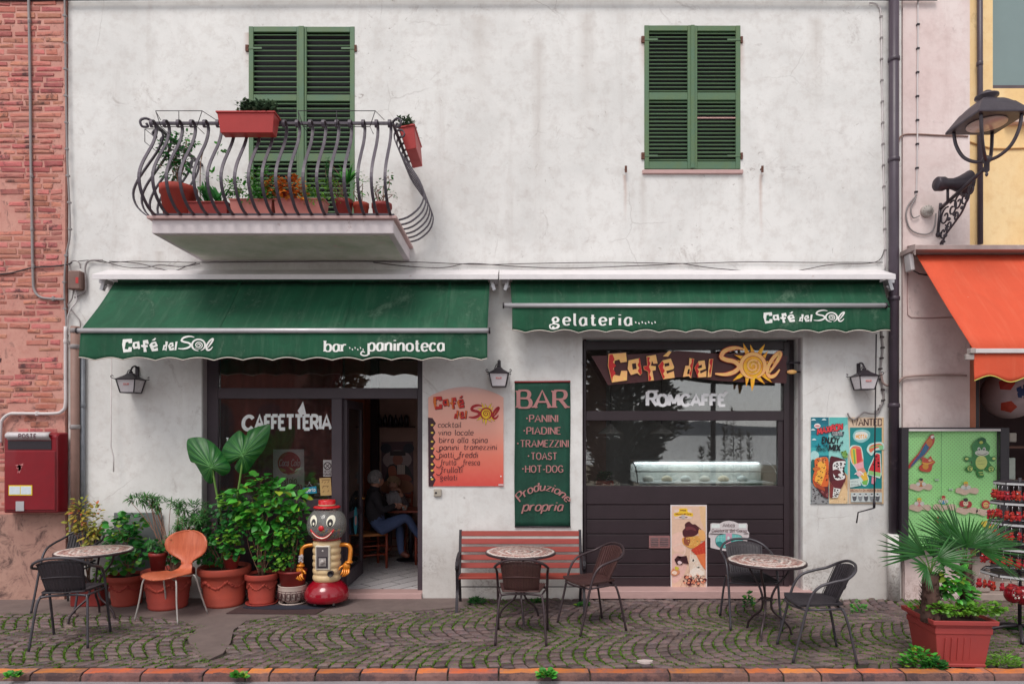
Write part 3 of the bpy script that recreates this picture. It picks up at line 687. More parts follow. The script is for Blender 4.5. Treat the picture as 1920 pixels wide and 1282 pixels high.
for i in range(nb): baluster(Vector((rx0+.02+(rx1-rx0-.04)*i/(nb-1), ry, zb)), Vector((0, -1, 0)))
for i in range(1, 7):
    yy = ry+(-.03-ry)*i/6.5
    baluster(Vector((rx0, yy, zb)), Vector((-1, 0, 0))); baluster(Vector((rx1, yy, zb)), Vector((1, 0, 0)))
for nm, zz, th in (('top_rail', zb+rh*.985, .012), ('bottom_rail', zb+.022, .010)):
    m = MB(); m.tube([(rx0, -.0, zz), (rx0, ry, zz), (rx1, ry, zz), (rx1, 0, zz)], th, w=.03, up=(0, 0, 1)) if 0 else None
    m = MB(); m.box(rx0-.012, rx0+.012, ry, -.001, zz-th, zz+th); m.box(rx1-.012, rx1+.012, ry, -.001, zz-th, zz+th); m.box(rx0+.013, rx1-.013, ry-.012, ry+.012, zz-th, zz+th); m.build(nm, IRON, balc, w=1)
for xx, sg in ((rx0, -1), (rx1, 1)):
    m = MB(); zz = zb+rh; m.tube(cr([(xx, ry, zz), (xx+sg*.05, ry-.04, zz+.015), (xx+sg*.09, ry-.07, zz-.02), (xx+sg*.08, ry-.06, zz-.07), (xx+sg*.04, ry-.03, zz-.06), (xx+sg*.05, ry-.04, zz-.03)], 4), .012); m.build('scroll', IRON, balc, w=1)
# ================================================================ brick building on the left
lb = thing('brick_building', 'old red brick building with crumbling mortar at the left edge', 'building', (0, 0, 0))
zl = Z(963); yw = -.035
m = MB(); m.box(-13, XL-.012, yw, 4.4, -.05, TOP-.4); m.build('wall', MORTAR, lb)
def lw(u, v):
    x = -13+(13+XL-.002)*u; z_ = -.05+(zl+.05)*v; return (x, yw-.012-.018*(1-v)-.02*noise.noise(Vector((x*2.2, z_*2.5, 1))), z_)
m = MB(); m.grid(lw, 40, 12); q = lw(0, 1); m.grid(lambda u, v: (lw(u, 1)[0], lw(u, 1)[1]*(1-v)+.0*v, zl+.001), 40, 1); m.build('base_render', LOWPL, lb)
cnt = 0; rest = MB(); z_ = zl+.03; row = 0
while z_ < TOP-.5:
    hgt = U(.040, .058); x = XL-.02-(U(.0, .16) if row % 2 else U(0, .05)); gone = noise.noise(Vector((0, z_*1.1, 4)))
    while x > -10.5:
        ln = U(.20, .29)if R() < .7 else U(.10, .15); x0 = x-ln
        keep = noise.noise(Vector((x*1.7, z_*2.3, 8)))+.42+U(-.2, .2) > 0
        if Z(760) > z_: keep = keep and R() < .6
        if keep:
            vis = x > X(-2) and z_ < Z(-10); m = MB() if vis and cnt < 298 else rest
            pr = yw-U(.0015, .010); zz0 = z_+U(-.004, .004); vs = []
            for (dz_, yy, i_) in ((0, yw+.01, 0), (0, pr, .004)):
                for a, b in ((x0, 0), (x, 0), (x, hgt), (x0, hgt)):
                    vs.append((a+U(-.005, .005)+(i_ if a == x0 else -i_), yy+U(-.0025, .0025)*(i_ > 0), zz0+b+U(-.008, .008)+(i_ if b == 0 else -i_)))
            mx = (x0+x)/2+U(-.03, .03); vs += [(mx, pr-U(.001, .006), zz0+hgt*U(.35, .65))]
            m.add(vs, [(0,1,5,4),(1,2,6,5),(2,3,7,6),(3,0,4,7),(4,5,8),(5,6,8),(6,7,8),(7,4,8)], r=R())
            if m is not rest: cnt += 1; m.build('brick', BRICK, lb)
        x = x0-U(.012, .03)
    z_ += hgt+U(.012, .022); row += 1
rest.build('bricks', BRICK, lb, kind='stuff')
# ================================================================ pink and yellow building on the right
rb = thing('pink_building', 'pale pink and yellow rendered building with an open shop doorway at the right edge', 'building', (0, 0, 0))
px1 = X(1817); hz = Z(466, -.1)
m = MB(); m.box(XR+.012, px1, -.012, 4.4, -.05, TOP-.2); m.build('pink_wall', PINK, rb)
def bf(u, v):
    x = XR+.012+(px1-XR-.014)*u; z_ = -.05+(Z(1025)+.05)*v; return (x, -.03-.03*(1-v)-.035*noise.noise(Vector((x*4, z_*4, 3)))*(1-v*.4), z_)
m = MB(); m.grid(bf, 14, 14); m.build('base_render', PINK, rb)
wx0, wx1, wz = X(1845, .16), 9.0, Z(178, .16)
m = MB(); ydo = .02; m.prism([[(px1+.001, hz-.15), (9.6, hz-.15), (9.6, TOP-.2), (px1+.001, TOP-.2)], [(wx0, wz), (wx0, wz+2.2), (wx0+1.5, wz+2.2), (wx0+1.5, wz)]], XZ, ydo, .35); m.build('yellow_wall', YELLOW, rb)
m = MB(); m.box(wx0, wx0+1.5, .12, .14, wz, wz+2.2); m.build('window_blind', pbr('grey_teal_blind', c(128,146,146), .35, var=.08, scale=1.5), rb)
m = MB(); m.box(wx0, wx0+1.5, .08, .119, wz+.001, wz+.07); m.box(wx0, wx0+.03, .085, .118, wz+.071, wz+2.2); m.build('window_frame', pbr('window_frame_plum', c(92,80,86), .5), rb, bev=.003)
m = MB(); m.box(wx0+.12, wx0+1.7, -.06, .05, wz-.42, wz-.36); m.build('window_ledge', pbr('pale_ledge', c(216,190,178), .8, bump=.6, stain=c(150,130,120)), rb, bev=.006)
ORG = pbr('orange_brown_jamb', c(196,122,92), .7, var=.15, bump=.3)
m = MB(); m.box(px1+.001, X(1830), 0, .3, .25, hz-.152); m.box(X(1840), X(1844), .06, .3, .25, hz-.152); m.build('door_jamb', ORG, rb, bev=.003)
m = MB(); m.box(X(1830)+.001, X(1840)-.001, .03, .2, .2, hz-.152); m.build('door_post', BLACK, rb)
m = MB(); m.box(X(1844)+.001, 9.0, 2.2, 2.3, -.05, hz-.152); m.box(px1+.002, X(1844), .31, 2.2, -.05, hz-.152); m.box(8.9, 9.0, .36, 2.2, -.05, hz-.152); m.box(px1, 9, .36, 2.3, hz-.150, hz); m.build('shop_interior', DARKIN, rb)
STEP = pbr('step_stone', c(168,150,142), .85, var=.2, scale=6, bump=.5, stain=c(120,104,98))
m = MB(); m.box(px1+.003, 8.8, -.10, .32, -.05, Z(1113, -.1)); m.box(px1+.003, 8.8, .05, .32, Z(1113, -.1)+.001, Z(1090, .05)); m.build('doorstep', STEP, rb, bev=.008)
m = MB(); m.box(px1+.004, X(1852), -.06, .04, Z(1113, -.1)+.001, Z(1042)); m.build('plinth_stone', STEP, rb, bev=.02)
# ================================================================ what the windows reflect: the far side of the street
ob = thing('brick_house', 'brown brick house with arched openings across the road', 'building', (-9, -14, 0))
m = MB(); m.box(-16, -7.3, -19, -14, -.05, 5.6); m.build('wall', pbr('far_brick', c(120,70,58), .9, var=.3, scale=3, bump=.4), ob, w=1)
m = MB(); m.add([(-16.3, -13.6, 5.6), (-7.0, -13.6, 5.6), (-7.0, -19.3, 5.6), (-16.3, -19.3, 5.6), (-16.3, -16.5, 7.4), (-7, -16.5, 7.4)], [(0,1,5,4), (3,2,5,4)[::-1], (1,2,5), (0,4,3), (0,3,2,1)]); m.build('roof', pbr('roof_tile', c(180,120,100), .8, bump=.5), ob, w=1)
for k in range(5):
    xx = -15.4+k*1.7; pts = [(xx, .1), (xx+1.0, .1), (xx+1.0, 2.4)]+[(xx+.5+.5*cos(a*pi/8), 2.4+.5*sin(a*pi/8)) for a in range(1, 8)]+[(xx, 2.4)]
    m = MB(); m.prism(pts, XZ, -13.97, -13.99); m.build('arch_window', BLACK, ob, w=1)
def far_tree(loc, hgt, rad, label, n=2600, seed=1, cols=None):
    rs = random.Random(seed); t = thing('tree', label, 'tree', loc)
    m = MB(); m.tube([(0, 0, -.05), (.05, .02, hgt*.4), (0, 0, hgt*.95)], [rad*.12, rad*.08, .02], n=8)
    for k in range(14):
        a = rs.random()*6.28; z_ = hgt*(.15+.05*k); rr = rad*.8*(1-.6*z_/hgt); m.tube([(0, 0, z_), (cos(a)*rr*.6, sin(a)*rr*.6, z_+.3), (cos(a)*rr, sin(a)*rr, z_+.4)], [.06, .04, .015], n=5)
    m.build('trunk', pbr('dark_bark', c(74,58,50), .9, bump=.6), t)
    m = MB()
    for _ in range(n):
        z_ = hgt*(.06+.92*rs.random()); r0 = rad*min(1, .55+1.2*z_/hgt)*(1-(z_/hgt)**3)*(.85+.4*noise.noise(Vector((z_*1.3, seed, 0)))); a = rs.random()*6.28; rr = r0*sqrt(rs.random())*(1+.25*noise.noise(Vector((cos(a)*2, sin(a)*2, z_))))
        p = Vector((cos(a)*rr, sin(a)*rr, z_)); d = Vector((cos(a)+rs.uniform(-.7, .7), sin(a)+rs.uniform(-.7, .7), rs.uniform(-.3, .9))).normalized(); s_ = d.orthogonal().normalized()*.05; L_ = rs.uniform(.15, .34)
        m.add([p-s_, p+s_, p+d*L_+s_*.3, p+d*L_-s_*.3], [(0, 1, 2, 3)], r=rs.random())
    m.build('crown', leafmat('far_foliage', c(60,52,36), c(80,66,44), rnd=.8), t)
far_tree((3.3, -11.5, 0), 7.5, 1.75, 'tall dense dark conifer standing across the road, mirrored in the shop window', n=9000)
far_tree((-5.6, -12.5, 0), 5.0, 1.2, 'smaller bushy tree beside the brick house across the road', seed=5)
ORD = ['first', 'second', 'third', 'fourth', 'fifth', 'sixth', 'seventh', 'eighth', 'ninth', 'tenth', 'eleventh', 'twelfth']
for i, (px, hh) in enumerate(((1318, 1.5), (1335, 1.8), (1362, 2.2), (1378, 2.6), (1392, 2.0), (1408, 1.9), (1210, 1.0), (1235, .9))):
    yy = -10.5; s_ = F/(D0+10.8)
    o = thing('shrub', 'upright roadside shrub across the road, number one from the left'.replace('number one', ORD[(2, 3, 4, 5, 6, 7, 0, 1)[i]]), 'shrub', ((px-CX)/s_, yy, 0), 'shrubs mirrored in the shop window'); rs = random.Random(i); m = MB(); m.tube([(0, 0, 0), (0, 0, hh*.9)], .012, n=4); m.build('stem', DARKIN, o)
    m = MB()
    for _ in range(150):
        z_ = hh*rs.random(); a = rs.random()*6.28; rr = .16*(1-z_/hh)+.03; p = Vector((cos(a)*rr*rs.random(), sin(a)*rr*rs.random(), z_)); d = Vector((cos(a), sin(a), .8)).normalized()*.12; s2 = d.orthogonal().normalized()*.02
        m.add([p-s2, p+s2, p+d], [(0, 1, 2)], r=rs.random())
    m.build('foliage', MATS['far_foliage'], o)
pl = MB(); s_ = F/(D0+9.2); pl.tube([((1342-CX)/s_, -9, -.05), ((1342-CX)/s_, -9, 7.5)], .065, n=10); o = pl.build('lamp_pole', BLACK); tag(o, 'slim dark metal pole across the road', 'pole')
# ================================================================ awnings
def clothmat(name, col, dirt, amt=.62, dk=.6):
    n = N(name); b = n.b; t = n.tex(1.6, 8, .7, dist=.8); t2 = n.tex(12, 8, .8)
    cc = n.mix(n.ramp(t.outputs['Fac'], [(.42, 0.0), (.66, 1.0)]), col, tuple(x*dk for x in col))
    ts = n.tex(2.2, 6, .7, vec=n.mapped((5, .5, .6))); cc = n.mix(n.ramp(ts.outputs['Fac'], [(.5, 0.0), (.75, .28)]), cc, dirt)
    cc = n.mix(n.ramp(n.math('MULTIPLY', t.outputs['Fac'], n.math('ADD', t2.outputs['Fac'], .5)), [(amt-.02, 0.0), (amt+.1, .5)]), cc, dirt)
    sp = n.tex(46, 3, .5); cc = n.mix(n.ramp(sp.outputs['Fac'], [(.76, 0.0), (.8, .7)]), cc, c(190,196,180))
    n.l(cc, b.inputs['Base Color']); b.inputs['Roughness'].default_value = .8
    n.bump(n.tex(5, 5).outputs['Fac'], .35, .02); MATS[name] = n.m; return n.m
GCL = clothmat('green_awning_cloth', c(6,80,52), c(92,122,100), .62); OCL = clothmat('orange_awning_cloth', c(212,82,50), c(220,120,90), .7, .9)
PRINTW = pbr('white_lettering', c(232,232,228), .7, var=.1, bump=0, scale=20)
EDGE = pbr('pale_edging', c(206,196,186), .8); YEDGE = pbr('yellow_edging', c(206,206,104), .8)
def valfn(yb, zt, x0, x1, amp=.018, per=.30, seed=1):
    def f(x, z, dy=0.0):
        v = (zt-z)/.25
        return (x, yb+dy+v*amp*sin(x*2*pi/per+seed)*.7+v*amp*1.5*noise.noise(Vector((x*3.1, z*2, seed)))-.01*v, z)
    return f
def awning(label, xt0, xt1, zt, yt, xb0, xb1, zb, yb, vh, cloth, hood, barx, seams=(), edge=EDGE, per=.30, seed=1, sag=.02):
    t = thing('awning', label, 'awning', ((xt0+xt1)/2, 0, zt))
    def cf(u, v):
        xx = xt0+(xt1-xt0)*u; xx = xx*(1-v)+(xb0+(xb1-xb0)*u)*v
        return (xx, yt+(yb-yt)*v-.004*noise.noise(Vector((u*9, v*2, seed))), zt+(zb-zt)*v-sag*sin(pi*v)-.010*noise.noise(Vector((u*12+v*2, v*3, seed+3)))-.006*abs(sin(u*26)))
    m = MB(); m.grid(cf, 60, 10); m.build('canopy', cloth, t, w=1, solid=.003)
    for u in seams:
        m = MB(); m.tube([Vector(cf(u, v/8))+Vector((0, -.002, .006)) for v in range(9)], .0015, w=.03, up=(1, 0, 0)); m.build('seam', cloth, t, w=1)
    m = MB(); m.tube([(barx[0], yb-.008, zb), (barx[1], yb-.008, zb)], .026, n=12); m.build('front_bar', ALU, t, w=1)
    for xx in barx: m = MB(); m.tube([(xx-.008, yb-.008, zb), (xx+.008, yb-.008, zb)], .032, n=12); m.build('bar_end_cap', BLACK, t, w=1)
    vf = valfn(yb, zb-.02, xb0, xb1, per=per*1.7, seed=seed); zv = zb-.02; nx = int((xb1-xb0)/.02)
    def sc(x): q = (x-xb0)/per; return .028*(1-abs(cos(pi*q))**1.0*1.0)
    def vg_(u, v):
        x = xb0+(xb1-xb0)*u; zbm = zv-vh+.028-sc(x); return vf(x, zv+(zbm-zv)*v)
    m = MB(); m.grid(vg_, nx, 7); val = m.build('valance', cloth, t, w=1, solid=.003)
    m = MB(); m.tube([Vector(vg_(i/nx, 1)) for i in range(nx+1)], .006, n=5); m.build('edging', edge, val, w=1)
    hx0, hx1 = hood
    m = MB(); m.add([(hx0, 0, Z(506, 0)), (hx1, 0, Z(506, 0)), (hx1, yt-.16, Z(514, yt-.16)), (hx0, yt-.16, Z(514, yt-.16)), (hx0, yt-.16, Z(524, yt-.16)), (hx1, yt-.16, Z(524, yt-.16)), (hx1, 0, Z(516)), (hx0, 0, Z(516))],
        [(0,3,2,1),(3,4,5,2),(4,7,6,5),(0,7,4,3),(1,2,5,6)])
    if zt < 3.9: m.build('hood', pbr('white_hood', c(226,220,222), .5, var=.1, stain=c(180,150,140), stain_at=.64), t, w=1, bev=.004)
    m = MB(); m.tube([(xt0+.02, yt+.06, zt+.03), (xt1-.02, yt+.06, zt+.03)], .04, n=10); m.build('roller', cloth, t, w=1)
    for sx, xx in ((1, xt0), (-1, xt1)):
        a = Vector((xx+sx*.35, yt+.08, zt-.08)); k = Vector((xx+sx*.95, (yt+yb)/2+.06, (zt+zb)/2-.12)); e = Vector((xx+sx*.3, yb+.01, zb-.01))
        m = MB(); m.tube([a, k], .018, n=6); m.tube([k, e], .016, n=6); m.ball(k, .028, 8, 6); m.build('arm', BLACK, t, w=1)
    return t, vf
def bracket(px, sg, t, y=-.06):
    m = MB(); z_ = Z(533); m.box(X(px)-.03, X(px)+.03, y-.10, -.001, z_-.02, z_+.03); m.obox((X(px)+sg*.02, y-.09, z_-.04), (.035, .05, .13), Matrix.Rotation(sg*.3, 3, 'Y')); m.tube([(X(px), y-.06, z_-.09), (X(px)+sg*.05, y-.09, z_-.05)], .012)
    m.build('bracket', ALU, t, w=1)
# left: further out; right: nearly rolled in
yt = -.12; xa0, xa1 = X(215, yt), X(918, yt); yb1 = F*abs(xa0)/(CX-151)-D0
aw1, vf1 = awning('dark green awning, the wider and further lowered one, reading Café del Sol and bar paninoteca', xa0, xa1, Z(529, yt), yt, xa0+.0, xa1, Z(620, yb1), yb1, .285, GCL,
    (X(172, -.28), X(934, -.28)), (X(146, yb1), X(918, yb1)), seams=(.335, .64, .895), per=.305, seed=2)
yb2 = -.30; xc0, xc1 = X(957, yt), X(1655, yt)
aw2, vf2 = awning('nearly closed green awning reading gelateria and Café del Sol above the glass shop window', xc0, xc1, Z(529, yt), yt, xc0+.02, xc1-.02, Z(573, yb2), yb2, .275, GCL,
    (X(936, -.28), X(1680, -.28)), (X(944, yb2), X(1660, yb2)), seams=(.28, .58), per=.29, seed=5, sag=.03)
bracket(207, 1, aw1); bracket(928, -1, aw1); bracket(947, 1, aw2); bracket(1657, -1, aw2)
def logo(fn, mats, y0, th, parent, sun=True, spi=1, board=None, red=None, w=1):
    """mats: letters, sun, S/O/l"""
    for k, lp in LG.items():
        m = MB(); m.prism(lp, fn, y0, y0+th if th else None); le = m.build('letter', mats[0], parent, w=w)
        if red and k in LR: m = MB(); m.prism(LR[k], fn, y0-.0012, None); m.build('red_zigzag', red, le, w=w)
    if sun: m = MB(); m.prism(logo_pts(), fn, y0-.001, y0+th if th else None); m.build('sun', mats[1], parent, w=w)
    m = MB(); yy = y0-.004 if sun else y0
    ribbon2(m, LS, 30, fn, yy-.003, (yy+th) if th else None); ribbon2(m, LL, 26, fn, yy-.0035, (yy+th) if th else None)
    ribbon2(m, spiral(8, 62, 2.0), 15, fn, yy-.0025, None, sm=False)
    ribbon2(m, [(1330+90*cos(a*pi/18), 265-90*sin(a*pi/18)) for a in range(-7, 28)], 26, fn, yy-.002, (yy+th) if th else None, sm=False)
    m.build('swirl_lettering', mats[2], parent, w=w)
def mapv(vf, yb, px0, px1, py0, py1, u0=240, u1=1535, v0=130, v1=400):
    s_ = S(yb)
    def fn(a, b, y):
        px = px0+(a-u0)*(px1-px0)/(u1-u0); py = py0+(b-v0)*(py1-py0)/(v1-v0)
        q = vf(X(px, yb), Z(py, yb)); return (q[0], q[1]-.005+y, q[2])
    return fn
logo(mapv(vf1, yb1, 231, 400, 631, 663), (PRINTW,)*3, 0, 0, aw1, sun=False)
logo(mapv(vf2, yb2, 1431, 1582, 582, 608), (PRINTW,)*3, 0, 0, aw2, sun=False)
def vtext(vf, yb, s_, px0, px1, pyb, pyt, par, **k):
    m = MB(); h = (pyb-pyt)/S(yb)
    text(m, s_, X(px0, yb), Z(pyb, yb), h, lambda a, b, y: (vf(a, b)[0], vf(a, b)[1]-.006+y, b), fit=(px1-px0)/S(yb), **k); m.build('lettering', PRINTW, par, w=1)
vtext(vf1, yb1, 'bar', 610, 650, 659, 639, aw1, wt=.2, con=.55, serif=.13)
vtext(vf1, yb1, 'paninoteca', 692, 833, 658, 636, aw1, wt=.2, con=.5, serif=.1)
vtext(vf2, yb2, 'gelateria', 1036, 1184, 610, 588, aw2, wt=.19, con=.5, serif=.11, sp=.32)
m = MB()
for a in range(7): m.prism([(1190+a*6+q[0], 603+(a % 2)*2+q[1]) for q in ((0, 0), (2.2, 0), (3, 3.4), (1, 3.4))], lambda a_, b, y: (lambda q: (q[0], q[1]-.006, q[2]))(vf2(X(a_, yb2), Z(b, yb2))), 0, None)
m.build('dots', PRINTW, aw2, w=1)
m = MB()
for a in range(6): m.prism([(655+a*5+q[0], 651+(a % 2)*3+q[1]) for q in ((0, 0), (2, 0), (2.8, 3), (1, 3))], lambda a_, b, y: (lambda q: (q[0], q[1]-.006, q[2]))(vf1(X(a_, yb1), Z(b, yb1))), 0, None)
ribbon2(m, [(694, 652), (692, 664), (684, 667), (677, 664), (680, 659), (685, 661)], 2.6, lambda a_, b, y: (lambda q: (q[0], q[1]-.006, q[2]))(vf1(X(a_, yb1), Z(b, yb1))), 0, None)
m.build('dots', PRINTW, aw1, w=1)
m = MB(); ribbon2(m, [(1046, 612), (1040, 617), (1032, 616), (1031, 610), (1036, 609)], 2.6, lambda a_, b, y: (lambda q: (q[0], q[1]-.006, q[2]))(vf2(X(a_, yb2), Z(b, yb2))), 0, None); m.build('flourish', PRINTW, aw2, w=1)
# orange awning of the next shop
yo = -.16; xo0 = X(1718, yo); ybo = F*xo0/(1826-CX)-D0; xo1 = 8.4
aw3, vf3 = awning('bright orange awning sloping down over the neighbouring shop doorway', xo0, xo1, Z(480, yo), yo, xo0, xo1, Z(657, ybo), ybo, .285, OCL, (0, 1), (xo0-.01, xo1+.02), edge=YEDGE, per=.42, seed=9) if 0 else (None, None)
def orange():
    t = thing('awning', 'bright orange awning sloping down over the neighbouring shop doorway', 'awning', (6, 0, 3.3)); zt, zb = Z(478, yo), Z(657, ybo)
    m = MB(); m.grid(lambda u, v: (xo0+(xo1-xo0)*u, yo+(ybo-yo)*v, zt+(zb-zt)*v-.012*sin(pi*v)-.008*noise.noise(Vector((u*9+v, v*3, 1)))), 50, 8); m.build('canopy', OCL, t, w=1, solid=.003)
    m = MB(); m.box(xo0-.0, xo1, ybo-.03, ybo+.02, zb-.028, zb+.016); m.build('front_bar', LGREY, t, w=1, bev=.004)
    m = MB(); m.box(xo0-.05, xo0-.001, ybo-.03, ybo+.03, zb-.03, zb+.02); m.box(xo0-.08, xo0-.0, ybo-.01, ybo+.02, zb-.09, zb-.035); m.build('bar_end_cap', pbr('bracket_grey', c(176,164,160), .6), t, w=1, bev=.004)
    vf = valfn(ybo, zb-.03, 0, 0, per=.5, seed=9); n_ = 180
    def vg_(u, v):
        x = xo0+(xo1-xo0)*u; q = (x-xo0)/.42; return vf(x, zb-.03-(.245+.03*cos(2*pi*q+.3*pi))*v)
    m = MB(); m.grid(vg_, n_, 6); vv = m.build('valance', OCL, t, w=1, solid=.003)
    m = MB(); m.tube([Vector(vg_(i/n_, 1)) for i in range(n_+1)], .005, n=5); m.build('edging', YEDGE, vv, w=1)
    hd = pbr('hood_brown_grey', c(176,156,152), .6, var=.2, stain=c(214,204,200), stain_at=.6)
    m = MB(); y_ = -.30; m.box(X(1716, y_), xo1, y_, -.013, Z(468, y_), Z(459, y_)); m.build('hood', hd, t, w=1, bev=.004)
    m = MB(); m.add([(X(1700), -.013, Z(462)), (X(1716, y_), y_, Z(458, y_)), (X(1712), -.013, Z(470)), (X(1716, y_), y_, Z(478, y_))], [(0, 1, 3, 2)]); m.build('hood_end', hd, t, w=1, solid=.006)
    m = MB(); m.obox((X(1703, -.1), -.12, Z(494, -.1)), (.045, .12, .19), Matrix.Rotation(-.12, 3, 'Y')); m.build('bracket', LGREY, t, w=1, bev=.01)
    m = MB(); m.tube([(X(1706), -.013, Z(505)), (X(1722), -.013, Z(514)), (X(1742), -.013, Z(517))], .008, mi=0); m.build('cable', DCABLE, t, w=1)
    m = MB(); a = Vector((xo0+.1, yo, zt-.1)); e = Vector((xo0+.1, ybo, zb-.02)); k = Vector((xo0+.9, -.6, (zt+zb)/2-.15)); m.tube([a, k, e], .02, n=6); m.build('arm', LGREY, t, w=1)
orange()
# ================================================================ wall lanterns
LG_GL = pbr('lantern_glass', c(214,208,212), .25, var=.1, scale=8, bump=.05)
def lantern():
    t = thing('wall_lantern', 'black iron wall lantern', 'lantern', (0, 0, 0), 'black wall lanterns with white panes'); yc = -.16
    m = MB(); n4 = [(a, b) for a, b in ((-1,-1),(1,-1),(1,1),(-1,1))]
    def fr(h0, z0, h1, z1, mb): mb.add([(a*h0, yc+b*h0, z0) for a, b in n4]+[(a*h1, yc+b*h1, z1) for a, b in n4], [(0,1,5,4),(1,2,6,5),(2,3,7,6),(3,0,4,7),(0,3,2,1),(4,5,6,7)])
    fr(.138, -.008, .142, 0, m); fr(.134, .001, .055, .055, m); fr(.055, .056, .03, .085, m); m.lathe([(.022, .085), (.03, .10), (.012, .118), (0, .125)], 8, (0, yc, 0)); m.build('roof', BLACK, t)
    m = MB(); fr(.088, -.175, .122, -.010, m); m.build('pane', LG_GL, t)
    m = MB()
    for a, b in n4: m.tube([(a*.092, yc+b*.092, -.18), (a*.127, yc+b*.127, -.009)], .008, n=5)
    fr(.094, -.188, .094, -.176, m); m.build('cage', BLACK, t)
    for a, b in n4: m = MB(); q = [(a*.13, yc+b*.13, .0), (a*.16, yc+b*.16, .008), (a*.17, yc+b*.17, .03), (a*.155, yc+b*.155, .042), (a*.147, yc+b*.147, .028)]; m.tube(cr(q, 3), .005, n=5); m.build('scroll', BLACK, t)
    m = MB(); m.box(-.022, .022, -.02, -.001, .03, .19); m.tube(cr([(0, -.012, .175), (0, -.06, .19), (0, -.12, .17), (0, yc, .12)], 4), .012, n=6); m.tube(cr([(-.06, yc, .06), (-.035, yc, .12), (.01, yc, .13)], 3), .006, n=5); m.build('bracket', BLACK, t)
    m = MB(); m.box(-.038, .038, yc-.1125, yc-.108, -.082, -.055); m.build('red_label', flat(196, 40, 50), t); m = MB()
    text(m, 'CERES', 0, -.076, .016, XZ, yc-.1135, wt=.2, align='c', sp=.3); m.build('label_print', PRINTW, t); return t
l0 = lantern(); l0.scale = (.82,)*3; put(l0, (X(258), 0, Z(713)), label='black wall lantern with white panes below the left end of the wide green awning')
for px, py, lb_ in ((936, 702, 'black wall lantern with white panes between the pink menu board and the green banner'), (1609, 707, 'black wall lantern with white panes above the two ice cream posters')):
    put(copy_tree(l0), (X(px), 0, Z(py)), label=lb_)
# ================================================================ street lamp on its scrolled bracket
yl = -.80; sl_ = S(yl); lc = P(1850, 250, yl)
t = thing('street_lamp', 'large black street lantern on an ornate scrolled wall bracket', 'lamp', (X(1757), 0, Z(400)))
DKM = pbr('dark_grey_cast_iron', c(74,66,74), .45, metal=.3, var=.2, scale=14, bump=.2)
def lp(px, py, dy=0): return P(px, py, yl+dy)
m = MB(); hw = .255
def sq(cen, h, z_): return [(cen.x+a*h, cen.y+b*h, z_) for a, b in ((-1,-1),(1,-1),(1,1),(-1,1))]
ze = Z(232, yl); cc_ = Vector((lc.x, yl, 0))
def loft(m, rings): 
    vs = sum([sq(cc_, h, z_) for h, z_ in rings], []); fs = []
    for i in range(len(rings)-1): fs += [(4*i+k, 4*i+(k+1) % 4, 4*i+4+(k+1) % 4, 4*i+4+k) for k in range(4)]
    fs += [(3, 2, 1, 0), tuple(4*(len(rings)-1)+k for k in range(4))]; m.add(vs, fs)
loft(m, [(hw, ze), (hw, ze+.02), (hw*.66, ze+.15), (hw*.62, ze+.155), (hw*.50, ze+.19), (.10, ze+.215)]); m.build('roof', DKM, t, w=1, bev=.004)
m = MB(); m.lathe([(.10, ze+.216), (.07, ze+.23), (.07, ze+.245), (.105, ze+.265), (.105, ze+.28), (.06, ze+.30), (.035, ze+.325), (.015, ze+.335), (0, ze+.34)], 20, (cc_.x, cc_.y, 0)); m.build('cap', DKM, t, w=1)
m = MB(); m.lathe([(.175, ze-.012), (.175, ze-.002)], 28, (cc_.x, cc_.y, 0)); m.build('lamp_glass', pbr('lamp_glass', c(206,180,168), .3), t, w=1)
m = MB(); zb_ = Z(302, yl)
for a, b in ((-1,-1),(1,-1),(1,1),(-1,1)):
    q = [(cc_.x+a*.20, cc_.y+b*.20, ze), (cc_.x+a*.185, cc_.y+b*.185, ze-.14), (cc_.x+a*.14, cc_.y+b*.14, ze-.28), (cc_.x+a*.07, cc_.y+b*.07, zb_+.02), (cc_.x, cc_.y, zb_)]
    m.tube(cr(q, 5), .017, n=7)
m.build('cage', DKM, t, w=1)
m = MB(); m.lathe([(.0, zb_-.16), (.012, zb_-.15), (.016, zb_-.13), (.008, zb_-.12), (.026, zb_-.10), (.026, zb_-.02), (.05, zb_), (.035, zb_+.04), (0, zb_+.06)], 14, (cc_.x, cc_.y, 0)); m.build('finial', DKM, t, w=1)
m = MB(); w0 = Vector((X(1762), -.01, Z(392))); e0 = Vector((cc_.x, cc_.y, zb_-.06)); m.tube([w0, e0], .02, n=8); m.tube([w0+Vector((0, 0, .06)), Vector((X(1757), -.01, Z(440)))], .018, n=7); m.ball((X(1757), -.02, Z(441)), .03, 8, 6); m.build('bracket', DKM, t, w=1)
m = MB(); dd = (e0-w0)
def on(a, b): return w0+dd*a+Vector((0, 0, -b))
def curl(cen, r, turns, a0, dr=.8):
    out = []
    for i in range(18): q = i/17; rr = r*(1-q*dr); out.append(on(cen[0]+rr*cos(a0+turns*6.28*q)/dd.length, cen[1]-rr*sin(a0+turns*6.28*q)))
    return out
for cen, r, tn, a0 in (((.12, .14), .10, 1.2, 1), ((.28, .12), .09, -1.2, 2), ((.42, .11), .085, 1.2, 1), ((.56, .12), .075, -1.2, 0), ((.70, .09), .06, 1.1, 2), ((.07, .30), .08, -1.2, 1), ((.20, .27), .06, 1.2, 3), ((.36, .24), .05, -1.1, 2), ((.04, .42), .05, 1.1, 0)):
    m.tube(curl(cen, r, tn, a0), .010, n=5)
m.tube(cr([on(.02, .5), on(.10, .36), on(.3, .30), on(.5, .24), on(.62, .14), on(.75, .02)], 6), .011, n=5)
for cen in ((.2, .2), (.33, .2), (.5, .2), (.12, .35)): m.ball(on(*cen), .022, 7, 5)
m.build('scrollwork', DKM, t, w=1)
